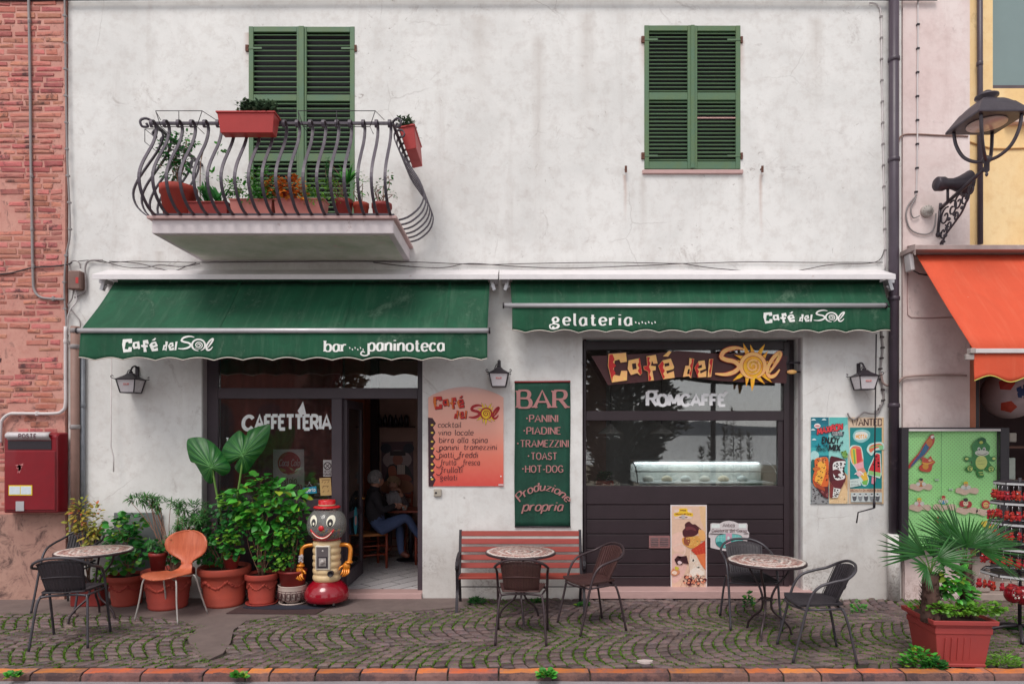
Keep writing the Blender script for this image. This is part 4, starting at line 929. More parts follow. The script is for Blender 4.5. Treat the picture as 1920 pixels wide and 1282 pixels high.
# loudspeaker
t = thing('loudspeaker', 'dark grey horn loudspeaker fixed beside the street lamp bracket', 'loudspeaker', P(1778, 372, -.3)); y_ = -.3
m = MB(); x0_, x1_, x2_ = X(1753, y_), X(1782, y_), X(1813, y_); zc = Z(345, y_)
m.lathe([(0, x0_), (.06, x0_+.004), (.075, x0_+.02), (.075, x0_+.09), (.060, x0_+.12), (.058, x1_+.02), (.085, x1_+.09), (.13, x2_-.01), (.14, x2_), (.12, x2_-.005), (.05, x1_+.03), (0, x1_+.02)], 24, (0, y_, zc), axis='x'); m.build('horn', DKM, t, w=1)
m = MB(); m.tube([(X(1777, y_), y_, zc-.03), (X(1777, y_), y_, Z(378, y_))], .014, n=6); m.tube([(X(1777, y_), y_, Z(378, y_)), (X(1766), -.02, Z(388))], .014, n=6); m.build('bracket', DKM, t, w=1)
# round junction box and clipped wall cables
t = thing('junction_box', 'round grey junction box with a ribbed lid beside the lamp bracket', 'box', P(1735, 398))
m = MB(); m.lathe([(.068, 0), (.068, -.03), (.055, -.05), (.03, -.055), (.03, -.065), (0, -.066)], 24, (X(1735), -.012, Z(398)), axis='y'); m.build('body', pbr('box_grey', c(186,178,172), .6, stain=c(140,130,124)), t, w=1)
m = MB(); [m.obox((X(1735)+.045*cos(a), -.060, Z(398)+.045*sin(a)), (.03, .012, .008), Matrix.Rotation(-a, 3, 'Y')) for a in [k*pi/6 for k in range(12)]]; m.build('ribs', pbr('box_grey'  , (0,0,0)), t, w=1, kind='stuff')
def cable(name, label, px, mat, r=.008, y=-.012, clips=None, cat='cable', smooth=True, group=None, cmat=None, cstep=.26):
    pts = [P(a, b, y) for a, b in px]
    if smooth: pts = cr(pts, 5)
    m = MB(); m.tube(pts, r, n=6)
    if not clips: o = m.build(name, mat); return tag(o, label, cat, group)
    t = thing(name, label, cat, pts[0], group); m.build('conduit', mat, t, w=1)
    acc = 0
    for a, b in zip(pts, pts[1:]):
        d = b-a; L_ = d.length; s0 = cstep-acc
        while s0 <= L_:
            p = a+d*(s0/L_); m = MB(); m.obox(p+Vector((0, .0, 0)), (r*3.4, r*2.8, .02), Matrix.Rotation(-atan2(d.x, d.z), 3, 'Y')); m.build('clip', cmat or mat, t, w=1); s0 += cstep
        acc = (acc+L_) % cstep if L_ > 0 else acc
    return t
cable('cable', 'pair of pale cables with black clips running down the pink wall', [(1721, 2), (1721, 90), (1720, 160), (1720, 250), (1719, 330), (1717, 368)], LGREY, .009, -.022, True, cmat=BLACK, cstep=.27)
cable('cable', 'looped grey cable hanging below the round junction box', [(1717, 368), (1703, 385), (1699, 405), (1706, 428), (1722, 438), (1742, 438), (1752, 425), (1755, 400)], GREY, .008, -.03)
cable('cable', 'second smaller loop of grey cable left of the round junction box', [(1718, 370), (1708, 390), (1712, 408), (1724, 405)], GREY, .007, -.035)
cable('cable', 'thin cable with grey clips down the right end of the white wall', [(1630, 6), (1645, 10), (1652, 30), (1653, 120), (1655, 220), (1657, 330), (1659, 420), (1660, 505)], LGREY, .008, -.015, True, cmat=GREY, cstep=.24)
cable('cable', 'brown cable running across from the drainpipe to the street lamp', [(1683, 300), (1684, 270), (1692, 254), (1720, 252), (1760, 254), (1800, 255), (1815, 256)], pbr('brown_cable', c(150,120,110), .7), .009, -.02)
cable('cable', 'brown cable sagging across the yellow wall behind the street lamp', [(1818, 266), (1850, 276), (1880, 279), (1990, 275)], pbr('ochre_cable', c(206,160,104), .7), .009, .01)
cable('cable', 'grey cable bundle on the wall right of the closed awning', [(1652, 612), (1655, 650), (1652, 680), (1650, 705), (1654, 725), (1657, 745), (1650, 765), (1640, 772)], GREY, .010, -.02, True, cmat=DCABLE, cstep=.12)
cable('cable', 'grey conduit looping out of the bundle and across the pink wall', [(1652, 700), (1656, 718), (1668, 723), (1682, 720), (1692, 709), (1710, 705), (1760, 703), (1812, 704)], pbr('pink_conduit', c(176,150,144), .7), .012, -.10+.06)
cable('cable', 'curly grey cable end above the left ice cream poster', [(1589, 774), (1593, 782), (1601, 786), (1610, 780), (1620, 773), (1632, 775), (1644, 774), (1650, 766), (1650, 758)], GREY, .009, -.03)
cable('cable', 'thin wires outlining a rectangle on the pink wall below the orange awning', [(1702, 510), (1701, 560), (1702, 590), (1708, 595), (1740, 596), (1790, 595)], pbr('pink_wire', c(180,140,136), .7), .004, -.018, smooth=False)
# long loose wires above the awnings
WG = 'loose wires strung above the awnings'
for i, (q, lb_) in enumerate((([(145,490),(170,488),(200,492),(250,490),(310,491),(360,492)], 'thick loose wire leaving the little brown box towards the balcony'),
          ([(190,488),(230,500),(270,502),(300,497),(340,500),(375,494)], 'slack wire looping lowest left of the balcony soffit'),
          ([(205,490),(260,494),(320,508),(350,499),(368,493)], 'wire crossing the slack loops under the balcony corner'),
          ([(360,492),(500,491),(640,490),(770,491),(900,496),(1000,494),(1150,492),(1280,494),(1400,491),(1520,492),(1655,492)], 'long dark wire running along the whole wall above the awnings'),
          ([(700,492),(760,499),(830,502),(880,494),(960,499),(1060,503),(1200,498),(1280,494)], 'thin wire sagging above the join of the two awning hoods'),
          ([(1280,494),(1330,502),(1400,508),(1460,512),(1510,505),(1560,496),(1640,492),(1658,470)], 'wire sagging deepest above the right awning'))):
    cable('wire', lb_, q, DCABLE if i != 3 else DCABLE, .0045, -.02, group=WG)
# ---- pipes
def pipe(name, label, pts, r, mat, joints=(), cat='pipe', y=-.07, n=12, closed_end=True, bracketm=None, smooth=False, wall=True):
    t = thing(name, label, cat, P(pts[-1][0], pts[-1][1], y)); q = [P(a, b, y) for a, b in pts]
    if smooth: q = cr(q, 6)
    m = MB(); m.tube(q, r, n=n); m.build('tube', mat, t, w=1)
    for (a, b) in joints:
        p = P(a, b, y); m = MB(); m.lathe([(r*1.02, -.025), (r*1.18, -.02), (r*1.18, .02), (r*1.02, .025)], n, p)
        if wall: m.box(p.x-.012, p.x+.012, y+r*.9, -.001, p.z-.012, p.z+.012)
        m.build('collar', bracketm or mat, t, w=1)
    return t
DPIPE = pbr('dark_drainpipe', c(78,66,78), .42, var=.25, scale=3, bump=.1, stain=c(110,96,104), stain_at=.62)
pipe('drainpipe', 'dark grey drainpipe between the white wall and the pink wall', [(1676, -200), (1676, 1008)], .052, DPIPE, [(1676, 112), (1676, 300), (1676, 760), (1676, 560)], y=-.09)
m = MB(); m.tube([P(1676, 1000, -.09), P(1676, 1124, -.09)], .062, n=12); o = m.build('whitewashed_pipe', WHITE); tag(o, 'whitewashed lower end of the pipe right of the white wall', 'pipe')
pipe('pipe', 'thin grey pipe on the yellow wall at the right edge', [(1837, -200), (1838, 458)], .028, DPIPE, [(1837, 120)], y=-.03)
pipe('drainpipe', 'brownish drainpipe beside the red letter box', [(141, 612), (141, 1010)], .045, pbr('brown_pipe', c(150,118,108), .65, var=.25, stain=c(110,84,78)), [(141, 620), (141, 650), (141, 800)], y=-.09, bracketm=GREY)
pipe('pipe', 'galvanised grey pipe right of the brownish drainpipe', [(155, 660), (155, 1015)], .026, pbr('galvanised', c(140,144,152), .5, metal=.3, var=.3, scale=10), [(155, 760)], y=-.04)
pipe('conduit', 'long grey conduit down the brick wall that bends right near the awning', [(53, -40), (56, 120), (58, 300), (60, 420), (62, 520), (65, 545), (76, 557), (95, 560), (121, 561)], .014, GREY, [(55, 40), (57, 170), (59, 330), (60, 430), (62, 500), (100, 560)], y=-.06, smooth=True)
pipe('conduit', 'white conduit bending left above the red letter box', [(123, 612), (123, 700), (123, 755), (117, 770), (100, 775), (40, 775), (18, 776), (4, 788), (1, 805), (1, 830)], .018, LGREY, [(123, 640), (70, 775)], y=-.07, smooth=True)
cable('cable', 'thin grey cable down the corner of the brick building', [(121, -20), (122, 60), (124, 200), (126, 300), (130, 380), (131, 440), (124, 480), (121, 520), (121, 560), (124, 600), (125, 640)], GREY, .010, -.055, True, cstep=.3)
cable('cable', 'cable crossing the brick wall towards the little brown box', [(-20, 515), (20, 512), (60, 502), (95, 500), (125, 496), (135, 492)], DCABLE, .008, -.055)
t = thing('junction_box', 'small brown meter box with a red mark at the left end of the wires', 'box', P(138, 525))
m = MB(); m.box(X(126, -.1), X(150, -.1), -.10, -.001, Z(542, -.1), Z(507, -.1)); m.build('body', pbr('box_brown', c(130,100,92), .6, stain=c(90,66,60)), t, w=1, bev=.012)
m = MB(); m.box(X(142, -.1), X(147, -.1), -.103, -.1005, Z(531, -.1), Z(520, -.1)); m.build('red_mark', flat(190, 50, 50), t, w=1)
cable('cable', 'grey cable curving down from the wires beside the brown box', [(192, 488), (168, 489), (160, 500), (161, 525), (160, 545), (150, 553), (140, 558)], GREY, .010, -.03)
cable('cable', 'small cable loop on top of the brown box', [(134, 510), (131, 495), (138, 489), (148, 492), (151, 503)], GREY, .007, -.04)
cable('cable', 'tangle of thin cable below the brown box', [(138, 542), (135, 560), (128, 572), (138, 586), (150, 602), (150, 615)], GREY, .007, -.04)
cable('cable', 'second thin cable below the brown box', [(142, 542), (143, 565), (132, 580), (126, 600), (128, 620)], LGREY, .007, -.05)
# awning crank rods
t = thing('awning_crank', 'thin white awning crank rod hanging below the wide awning left of the window', 'crank', P(210, 880)); m = MB(); m.tube([P(209, 670, -.1), P(208, 838, -.1), P(213, 856, -.1), P(213, 884, -.1)], .007, n=6); m.build('rod', LGREY, t, w=1)
t = thing('awning_crank', 'thin dark awning crank rod hanging in front of the right ice cream poster', 'crank', P(1607, 980)); y_ = -.14; m = MB(); m.tube([P(1643, 626, y_), P(1641, 780, y_), P(1639, 940, y_)], .007, n=6); m.tube([P(1639, 935, y_), P(1639, 952, y_)], .013, n=6); m.tube([P(1639, 952, y_), P(1609, 960, y_), P(1606, 980, y_)], .008, n=6); m.build('rod', BLACK, t, w=1)
# ================================================================ letter box
yp = -.19; t = thing('letter_box', 'red wall letter box with a white slot hood reading POSTE', 'mailbox', (X(65), yw, Z(962, yp))); RED = pbr('letterbox_red', c(134,14,30), .38, var=.2, scale=4, bump=.08, stain=c(110,20,32), stain_at=.6, coat=.2)
bx_0, bx_1 = X(7, yp), X(107, yp); xs = X(129, -.08)
m = MB(); z0_, z1_ = Z(961, yp), Z(812, yp)
m.add([(bx_0, yp, z0_), (bx_1, yp, z0_), (bx_1+.03, -.045, z0_-.01), (bx_0-.03, -.045, z0_-.01), (bx_0, yp, z1_-.03), (bx_1, yp, z1_-.03), (bx_1+.03, -.045, z1_+.01), (bx_0-.03, -.045, z1_+.01), (bx_0, yp+.03, z1_), (bx_1, yp+.03, z1_)],
      [(0,1,5,4),(1,2,6,9,5),(2,3,7,6),(3,0,4,8,7),(4,5,9,8),(8,9,6,7),(3,2,1,0)]); m.build('body', RED, t, w=1, bev=.012)
m = MB(); m.box(bx_0+.02, bx_1-.01, yp-.018, yp-.0005, z0_+.03, Z(845, yp)); m.build('door', RED, t, w=1, bev=.008)
m = MB(); m.box(bx_0+.05, bx_1-.06, yp-.006, yp-.0004, Z(842, yp), Z(826, yp)); m.build('slot', BLACK, t, w=1)
HW = pbr('worn_white_hood', c(206,200,202), .6, stain=c(140,130,132)); m = MB(); z2 = Z(812, yp)
m.grid(lambda u, v: (bx_0+.045+(bx_1-bx_0-.11)*u, yp-.04*sin(pi*min(1, v*1.1))**.7-.002, z2+.012-.085*v), 8, 8); m.build('slot_hood', HW, t, w=1, solid=.006)
m = MB(); text(m, 'POSTE', (bx_0+bx_1)/2, z2-.05, .042, XZ, yp-.047, wt=.22, align='c', sp=.35); m.build('lettering', flat(96, 60, 70), t, w=1)
m = MB(); m.box(bx_0+.07, bx_0+.33, yp-.0215, yp-.0188, Z(928, yp), Z(909, yp)); m.build('yellow_label', flat(238, 206, 50), t, w=1)
m = MB(); m.box(bx_0+.08, bx_0+.197, yp-.0235, yp-.022, Z(926, yp), Z(911, yp)); m.box(bx_0+.205, bx_0+.32, yp-.0235, yp-.022, Z(926, yp), Z(911, yp)); m.build('label_text', flat(214, 224, 232), t, w=1, kind='stuff')
m = MB(); m.box(bx_0+.15, bx_0+.24, yp-.024, yp-.0186, Z(957, yp), Z(939, yp)); m.build('lock_plate', ALU, t, w=1)
m = MB(); [m.add([(bx_0+.13+U(0, .12), yp-.0189, Z(890, yp)+U(0, .14)) for _ in range(3)], [(0, 1, 2)]) for _ in range(5)]; m.build('scratches', flat(196, 120, 120), t, w=1, kind='stuff')
# ================================================================ printed boards and posters
class Pr:
    def __init__(s, fn, y, name='print'): s.fn = fn; s.y = y; s.k = 0; s.mats = []; s.m = MB(); s.name = name
    def mi(s, col):
        mt = flat(*col) if isinstance(col, tuple) else col
        if mt not in s.mats: s.mats.append(mt)
        return s.mats.index(mt)
    def step(s): s.k += 1; return s.y-.00035*s.k
    def poly(s, pts, col): s.m.prism([pts] if not isinstance(pts[0][0], (list, tuple)) else pts, s.fn, s.step(), None, mi=s.mi(col)); return s
    def rect(s, x0, y0, x1, y1, col): return s.poly([(x0, y0), (x1, y0), (x1, y1), (x0, y1)], col)
    def ell(s, cx, cy, rx, ry, col, n=18, rot=0): return s.poly([(cx+rx*cos(2*pi*i/n)*cos(rot)-ry*sin(2*pi*i/n)*sin(rot), cy+rx*cos(2*pi*i/n)*sin(rot)+ry*sin(2*pi*i/n)*cos(rot)) for i in range(n)], col)
    def blob(s, pts, col): q = cr([(a, b, 0) for a, b in pts], 4, closed=True); return s.poly([(v.x, v.y) for v in q], col)
    def rib(s, pts, wd, col, sm=True): ribbon2(s.m, pts, wd, s.fn, s.step(), None, mi=s.mi(col), sm=sm); return s
    def spots(s, poly, n, r, col, seed=3):
        rs = random.Random(seed); xs_ = [p[0] for p in poly]; ys_ = [p[1] for p in poly]; k = 0; y = s.step(); mi = s.mi(col)
        while k < n:
            a, b = rs.uniform(min(xs_), max(xs_)), rs.uniform(min(ys_), max(ys_)); k += .25
            if inpoly(a, b, poly): k += .75; rr = r*rs.uniform(.6, 1.4); s.m.prism([[(a+rr*cos(q), b+rr*sin(q)*.8) for q in (0, 1, 2, 3, 4.2, 5.2)]], s.fn, y, None, mi=mi)
        return s
    def txt(s, st, x, yb_, h, col, **k):
        y0 = s.step(); s.k += 1; f = s.fn; base = yb_
        text(s.m, st, x, 0, h, k.pop('map', None) or (lambda a, b, y: f(a, base-b, y)), y0, mi=s.mi(col), **k); return s
    def build(s, par, w=1, kind=None): return s.m.build(s.name, s.mats, par, w=w, kind=kind)
def zoomfn(x0, y0, sc): return lambda a, b, y: P(x0+a/sc, y0+b/sc, y)
# hanging wooden sign with the cut-out letters
zf = zoomfn(1080, 620, 4.007)
t = thing('shop_sign', 'hanging brown wooden sign with yellow-orange letters Café del Sol and a spiral sun', 'sign', P(1290, 700, 0))
SB = pbr('sign_board', c(74,26,30), .5, var=.2, scale=5, bump=.2); YEL = pbr('sun_yellow', c(254,200,40), .5, var=.2, scale=18, bump=.1, col2=c(240,150,40), stain=c(224,104,50), stain_at=.66)
LETP = pbr('peach_letter', c(252,180,124), .5, var=.2, scale=26, bump=.15, col2=c(254,206,112), stain=c(232,84,50), stain_at=.6); REDP = pbr('zigzag_red', c(214,34,32), .5)
board = [(115,190),(370,178),(600,170),(760,150),(900,158),(1100,175),(1300,160),(1500,175),(1592,192),(1578,245),(1588,300),(1580,395),(1300,388),(1100,378),(1000,368),(850,345),(740,350),(640,368),(540,382),(240,408),(180,300)]
m = MB(); m.prism(board, zf, .02, .045); m.build('board', SB, t, w=1)
logo(zf, (LETP, YEL, LETP), -.005, .022, t, red=REDP)
OUT = pbr('letter_outline_red', c(190,50,30), .5)
m = MB()
for k_, lp_ in LG.items():
    cxx = sum(p[0] for p in lp_[0])/len(lp_[0]); cyy = sum(p[1] for p in lp_[0])/len(lp_[0]); m.prism([(cxx+(a-cxx)*1.12, cyy+(b-cyy)*1.07) for a, b in lp_[0]], zf, .0172, .0195)
m.build('letter_outline', pbr('dark_outline', c(54,20,24), .5), t, w=1)
m = MB(); ribbon2(m, LS, 40, zf, -.0068, None); ribbon2(m, LL, 35, zf, -.0069, None); ribbon2(m, [(1330+90*cos(a*pi/18), 265-90*sin(a*pi/18)) for a in range(-7, 28)], 34, zf, -.0062, None, sm=False); ribbon2(m, spiral(8, 62, 2.0), 22, zf, -.0060, None, sm=False); m.build('outline', OUT, t, w=1)
for q_ in (((1478, 680, .03), (1500, 680, .06)), ((1478, 697, .03), (1500, 697, .06)), ((1100, 684, .03), (1092, 684, .06))): m = MB(); m.tube([P(*q_[0]), P(*q_[1])], .011, n=6); m.build('bracket', BLACK, t, w=1)
m = MB(); m.lathe([(0, 0), (.055, 0), (.055, .012), (0, .012)], 18, (0, 0, 0), axis='y', sy=.45); m.v = [(v[0]+X(1485), v[1]-.0, v[2]+Z(697)) for v in m.v]; m.build('oval_tag', LETP, t, w=1)
# window lettering
def winpr(name, label, y, fn=None): t = thing(name, label, 'lettering', (0, y, 1.5)); return t
t = thing('window_lettering', 'white letters ROMCAFFE stuck on the shop window glass', 'lettering', P(1290, 750, yg+.04))
yl_ = yg+.042; p = Pr(lambda a, b, y: P(a, b, y), yl_); kk = dict(wt=.3, con=.9, sp=.2)
p.txt('R', 1214, 760, 26, (250,248,250), wt=.26, con=.7, serif=.1).txt('OMCAFFE', 1234, 760, 20, (250,248,250), fit=126, **kk); p.poly([(1353,742),(1360,732),(1366,735),(1357,745)], (250,248,250)).rib([(1212,738),(1220,734),(1235,733)], 4, (250,248,250)); p.build(t)
t = thing('window_lettering', 'white rough letters CAFFETTERIA stuck on the left window glass', 'lettering', P(540, 790, yf+.03))
yl_ = yf+.038; p = Pr(lambda a, b, y: P(a, b, y), yl_); p.txt('C', 455, 805, 25, (248,246,246), wt=.27, con=.95, slant=.1).txt('AFFETTERIA', 479, 804, 25, (248,246,246), wt=.27, con=.95, fit=141, sp=.17)
p.poly([(568,752),(572,768),(574,777),(562,777),(558,770),(563,762)], (248,246,246)); p.txt('T', 424, 828, 7, (248,246,246), wt=.3).txt('TE', 546, 826, 0.1, (248,246,246)); p.build(t)
# menu board
yq = -.014
n = N('menu_peach_to_red'); x_ = n.xyz(); f_ = n.ramp(n.math('ADD', n.math('MULTIPLY', x_['Z'], .9), .5), [(0, c(214,60,54)), (.3, c(236,124,102)), (.58, c(242,172,152)), (.92, c(236,182,166)), (1, c(214,180,176))])
n.l(n.mix(n.math('MULTIPLY', n.tex(14, 5).outputs['Fac'], .2), f_, c(236,150,130)), n.b.inputs['Base Color']); n.b.inputs['Roughness'].default_value = .42; MENU = n.m
t = thing('menu_board', 'peach to red menu board listing cocktail, vino locale and gelati', 'sign', P(874, 912))
arc_ = [(803+141*k/16, 745-20*sin(pi*k/16)**.8) for k in range(17)]
m = MB(); m.prism([(803.5, 911)]+arc_+[(944, 911)], lambda a, b, y: P(a, b, y), yq, -.001); m.build('board', MENU, t, w=1)
zm = lambda a, b, y: P(780+a/4.272, 700+b/4.272, y); p = Pr(zm, yq-.0006); DK = (62,26,38)
p.poly([(96,352),(132,356),(160,400),(136,432),(156,474),(134,510),(156,548),(134,585),(150,600),(136,636),(158,668),(134,700),(156,735),(134,768),(150,790),(134,812),(158,850),(134,903),(100,903)], DK)
for b in (412, 474, 545, 600, 663, 727, 776, 845): p.ell(129, b, 11, 8, (244,206,84), 10)
for s_, xx, bb, ww in (('cocktail', 178, 432, 182), ('vino locale', 180, 494, 278), ('birra alla spina', 186, 554, 386), ('panini', 188, 612, 152), ('tramezzini', 384, 610, 262), ('piatti', 188, 672, 112), ('freddi', 345, 672, 150), ('frutta', 200, 732, 120), ('fresca', 378, 732, 132), ('frullati', 200, 792, 170), ('gelati', 194, 852, 134)):
    p.txt(s_, xx, bb, 44, DK, wt=.11, con=.7, serif=.05, fit=ww, slant=.06)
for a, b in ((200, 612), (192, 672), (340, 672), (200, 738), (372, 738), (200, 798)): p.rib([(a, b-6), (a-10, b+14), (a-32, b+12), (a-36, b+2)], 6, DK)
p.ell(121, 830, 6, 6, (236,230,226), 8).ell(680, 822, 6, 6, (236,230,226), 8).rect(660, 884, 700, 897, (216,190,190)); p.build(t)
# its little logo
def mlogo():
    RD = flat(206, 34, 32); BK = flat(70, 20, 26); YL = flat(250, 208, 40); OR = flat(232, 120, 40)
    fa = lambda a, b, y: zm(137+(a-240)*.50, 180+(b-160)*.475, y); fb = lambda a, b, y: zm(302+(a-803)*.47, 295+(b-205)*.46, y); fc = lambda a, b, y: zm(420+(a-1040)*.49, 228+(b-75)*.49, y)
    for off, mt, dy in ((9, BK, 0), (0, RD, -.0008)):
        m = MB()
        for k_ in ('C', 'a', 'f', 'e', 'acc'): m.prism([[(a+off, b+off) for a, b in lp] for lp in LG[k_]] if off == 0 else [(a+off, b+off) for a, b in LG[k_][0]], fa, yq-.004+dy, None)
        for k_ in ('d', 'e2', 'l'): m.prism([[(a+off, b+off) for a, b in lp] for lp in LG[k_]] if off == 0 else [(a+off, b+off) for a, b in LG[k_][0]], fb, yq-.004+dy, None)
        m.build('lettering', mt, t, w=1)
    m = MB()
    for k_ in ('C', 'a', 'f', 'e'): m.prism(LR[k_], fa, yq-.0055, None)
    for k_ in ('d', 'e2', 'l'): m.prism(LR[k_], fb, yq-.0055, None)
    m.build('zigzag', OR, t, w=1)
    m = MB(); m.prism([(1330+(a-1330)*1.05, 265+(b-265)*1.05) for a, b in logo_pts()], fc, yq-.0040, None); m.build('sun_edge', BK, t, w=1)
    m = MB(); m.prism(logo_pts(), fc, yq-.0052, None); m.build('sun', YL, t, w=1)
    m = MB(); ribbon2(m, LS, 44, fc, yq-.0062, None); ribbon2(m, LL, 36, fc, yq-.0062, None); ribbon2(m, spiral(8, 62, 1.8), 14, fc, yq-.0058, None, sm=False); ribbon2(m, [(1330+88*cos(a*pi/18), 265-88*sin(a*pi/18)) for a in range(-9, 28)], 26, fc, yq-.0057, None, sm=False); m.build('swirl_lettering', flat(176, 26, 36), t, w=1)
mlogo()
# green banner
yq = -.012; t = thing('banner', 'tall green banner reading BAR PANINI PIADINE TRAMEZZINI TOAST HOT-DOG', 'banner', P(1017, 988))
m = MB(); m.grid(lambda u, v: P(965+104*u+.6*sin(v*7), 714+274*v, yq-.004*noise.noise(Vector((u*2, v*5, 1)))), 10, 24); m.build('cloth', clothmat('banner_green', c(16,70,54), c(36,98,76)), t, w=1, solid=.004)
m = MB(); m.tube([P(964.5, 716, yq-.006), P(1069.5, 715, yq-.006)], .010, n=8); m.build('top_rod', flat(150, 44, 50), t, w=1); m = MB(); m.tube([P(965, 987, yq-.006), P(1070, 987, yq-.006)], .007, n=8); m.build('bottom_rod', BLACK, t, w=1)
p = Pr(lambda a, b, y: P(a, b, y), yq-.009); RO = (172,118,116); kk = dict(wt=.19, con=.6, serif=.13, sp=.24)
p.txt('BAR', 972, 764, 32, RO, fit=91, wt=.2, con=.5, serif=.16, sp=.22)
for s_, a, b, w_ in (('PANINI', 993, 790.5, 53), ('PIADINE', 988, 813.5, 63), ('TRAMEZZINI', 976, 837.5, 90), ('TOAST', 996, 861, 48), ('HOT-DOG', 985.5, 885, 70)):
    p.txt(s_, a, b, 12.5, RO, fit=w_, **kk); p.ell(a-5, b-6.5, 1.5, 1.6, RO, 8)
def archf(a, b, y):
    th = (a-1018)/58; r = 62+b; return P(1018+r*sin(th), 974-r*cos(th)*.98+(abs(th)**2)*2, y)
p.txt('Produzione', 968, 0, 15, RO, fit=102, wt=.17, con=.55, serif=.08, slant=.15, sp=.18, map=lambda a, b, y: archf(a, b-6, y)); p.txt('propria', 980, 957, 17, RO, fit=74, wt=.17, con=.55, serif=.09, slant=.25, sp=.18); p.build(t)
# posters
yq = -.012; zp = zoomfn(1500, 760, 5.344)
t = thing('poster', 'turquoise ice cream poster reading MAXIBON and ENJOY THE PERFECT MIX', 'poster', P(1555, 944)); m = MB(); m.prism([(107,115),(482,118),(484,985),(105,985)], zp, yq, -.001); m.build('board', flat(206, 214, 210), t, w=1)
p = Pr(zp, yq-.0005)
p.rect(110,118,288,982,(22,112,132)).rect(292,118,478,982,(96,190,186)).blob([(295,300),(400,260),(478,200),(478,520),(300,540)], (150,214,208)).rect(110,190,288,300,(26,128,146)).rect(110,300,288,420,(36,150,164)).rect(110,420,288,500,(60,172,178))
p.blob([(112,470),(160,455),(190,490),(180,540),(150,560),(112,560)], (176,220,220)).blob([(112,560),(150,545),(170,580),(140,700),(112,740)], (30,110,110)).poly([(112,770),(200,830),(286,900),(286,982),(112,982)], (150,150,152)).spots([(112,800),(200,850),(286,940),(286,980),(112,980)], 30, 9, (110,108,112)).spots([(112,800),(180,820),(200,900),(120,960)], 14, 8, (60,50,52))
p.poly([(292,640),(400,640),(478,780),(478,982),(292,982)], (232,196,150)).poly([(420,640),(478,700),(478,860),(440,760)], (206,160,116)).spots([(292,900),(478,900),(478,980),(292,980)], 20, 8, (244,214,170))
for a, b in ((135,140),(240,138),(130,240),(140,338)): p.blob([(a-22,b+8),(a-8,b-6),(a+6,b-9),(a+24,b+8)], (200,226,230))
p.ell(174,203,32,24,(240,236,236)).ell(174,205,26,12,(222,160,160)).rib([(152,206),(196,206)],7,(190,40,50),sm=False)
tf = lambda a, b, y: zp(a, 292-b-(a-180)*.21+0*abs(a-300)*.05, y)
p.txt('MAXIBON', 176, 0, 62, (120,20,30), fit=248, wt=.42, con=1, sp=.14, map=tf).txt('MAXIBON', 178, 0, 58, (228,70,76), fit=244, wt=.24, con=1, sp=.2, map=lambda a, b, y: tf(a, b+3, y))
p.poly([(308,256),(444,262),(432,308),(318,300)], (26,56,70)).txt('COOKIE', 326, 278, 14, (214,220,220), fit=100, wt=.2).txt('SANDWICH', 328, 298, 14, (214,220,220), fit=96, wt=.2)
p.txt('ENJOY', 220, 376, 60, (24,26,34), fit=170, wt=.26, slant=.15, sp=.2).txt('THE', 232, 416, 24, (24,60,66), fit=46, wt=.22, slant=.15).txt('PERFECT', 166, 454, 26, (24,60,66), fit=112, wt=.24, slant=.15).txt('MIX', 288, 454, 62, (24,26,34), fit=112, wt=.27, slant=.15, sp=.2)
p.blob([(152,398),(180,408),(185,375),(195,400),(215,408),(180,420)], (20,60,70)).blob([(398,372),(420,362),(432,345),(430,368),(436,380),(415,378)], (20,60,70)).blob([(420,480),(440,455),(470,470),(476,500),(450,530),(430,510)], (110,160,70)).spots([(410,460),(478,450),(478,530),(420,530)],14,9,(140,180,96))
bisc = [(150,540),(200,520),(280,530),(286,700),(284,800),(250,840),(160,820),(126,740),(150,640),(148,600)]
p.blob(bisc, (222,104,46)).blob([(180,570),(240,565),(262,620),(240,720),(200,810),(150,770),(160,700),(180,640)], (246,176,70)).spots(bisc, 46, 6, (70,34,30)).spots([(180,530),(270,530),(270,560),(180,560)],12,8,(240,170,110)).blob([(130,625),(190,615),(205,640),(150,655)], (206,110,50))
p.poly([(170,820),(284,810),(284,935),(240,915),(195,860)], (96,30,36)).poly([(126,740),(250,830),(250,860),(170,822)], (170,70,40)).spots([(200,840),(284,860),(284,930)],10,8,(160,90,90))
chb = [(300,530),(350,512),(440,540),(458,560),(440,640),(460,720),(420,790),(300,760)]; p.blob(chb, (84,24,34)).blob([(340,570),(440,555),(456,580),(430,650),(452,720),(400,750),(345,730),(330,650)], (232,230,228)).spots([(340,580),(450,570),(440,740),(350,730)],30,9,(50,32,36)).blob([(330,650),(380,640),(410,670),(380,690),(400,720),(345,700)],(96,36,44)).poly([(300,770),(345,820),(330,925),(300,920)], (130,50,50)).poly([(340,800),(456,735),(410,830),(380,918),(325,925)], (226,224,220)).poly([(300,760),(460,735),(410,835),(345,825)], (104,34,42)).spots([(345,840),(400,835),(380,910),(330,920)],20,7,(60,40,44)); p.build(t)
t = thing('poster', 'ice lolly poster headed WANTED with rainbow and watermelon lollies', 'poster', P(1624, 944)); m = MB(); m.prism([(486,118),(840,120),(838,984),(486,982)], zp, yq, -.001); m.build('board', flat(222, 196, 170), t, w=1)
p = Pr(zp, yq-.0005); p.rect(500,220,826,832,(20,136,138)).txt('WANTED', 520, 200, 66, (70,34,40), fit=302, wt=.2, con=.6, serif=.13).rect(820,120,836,984,(232,196,150))
p.blob([(530,300),(560,252),(640,240),(700,270),(690,330),(620,372),(550,350)], (150,206,206)).blob([(548,300),(570,268),(640,262),(680,290),(660,330),(600,345),(556,335)], (236,232,224)).txt('MOTTA', 560, 328, 34, (240,170,60), fit=108, wt=.24)
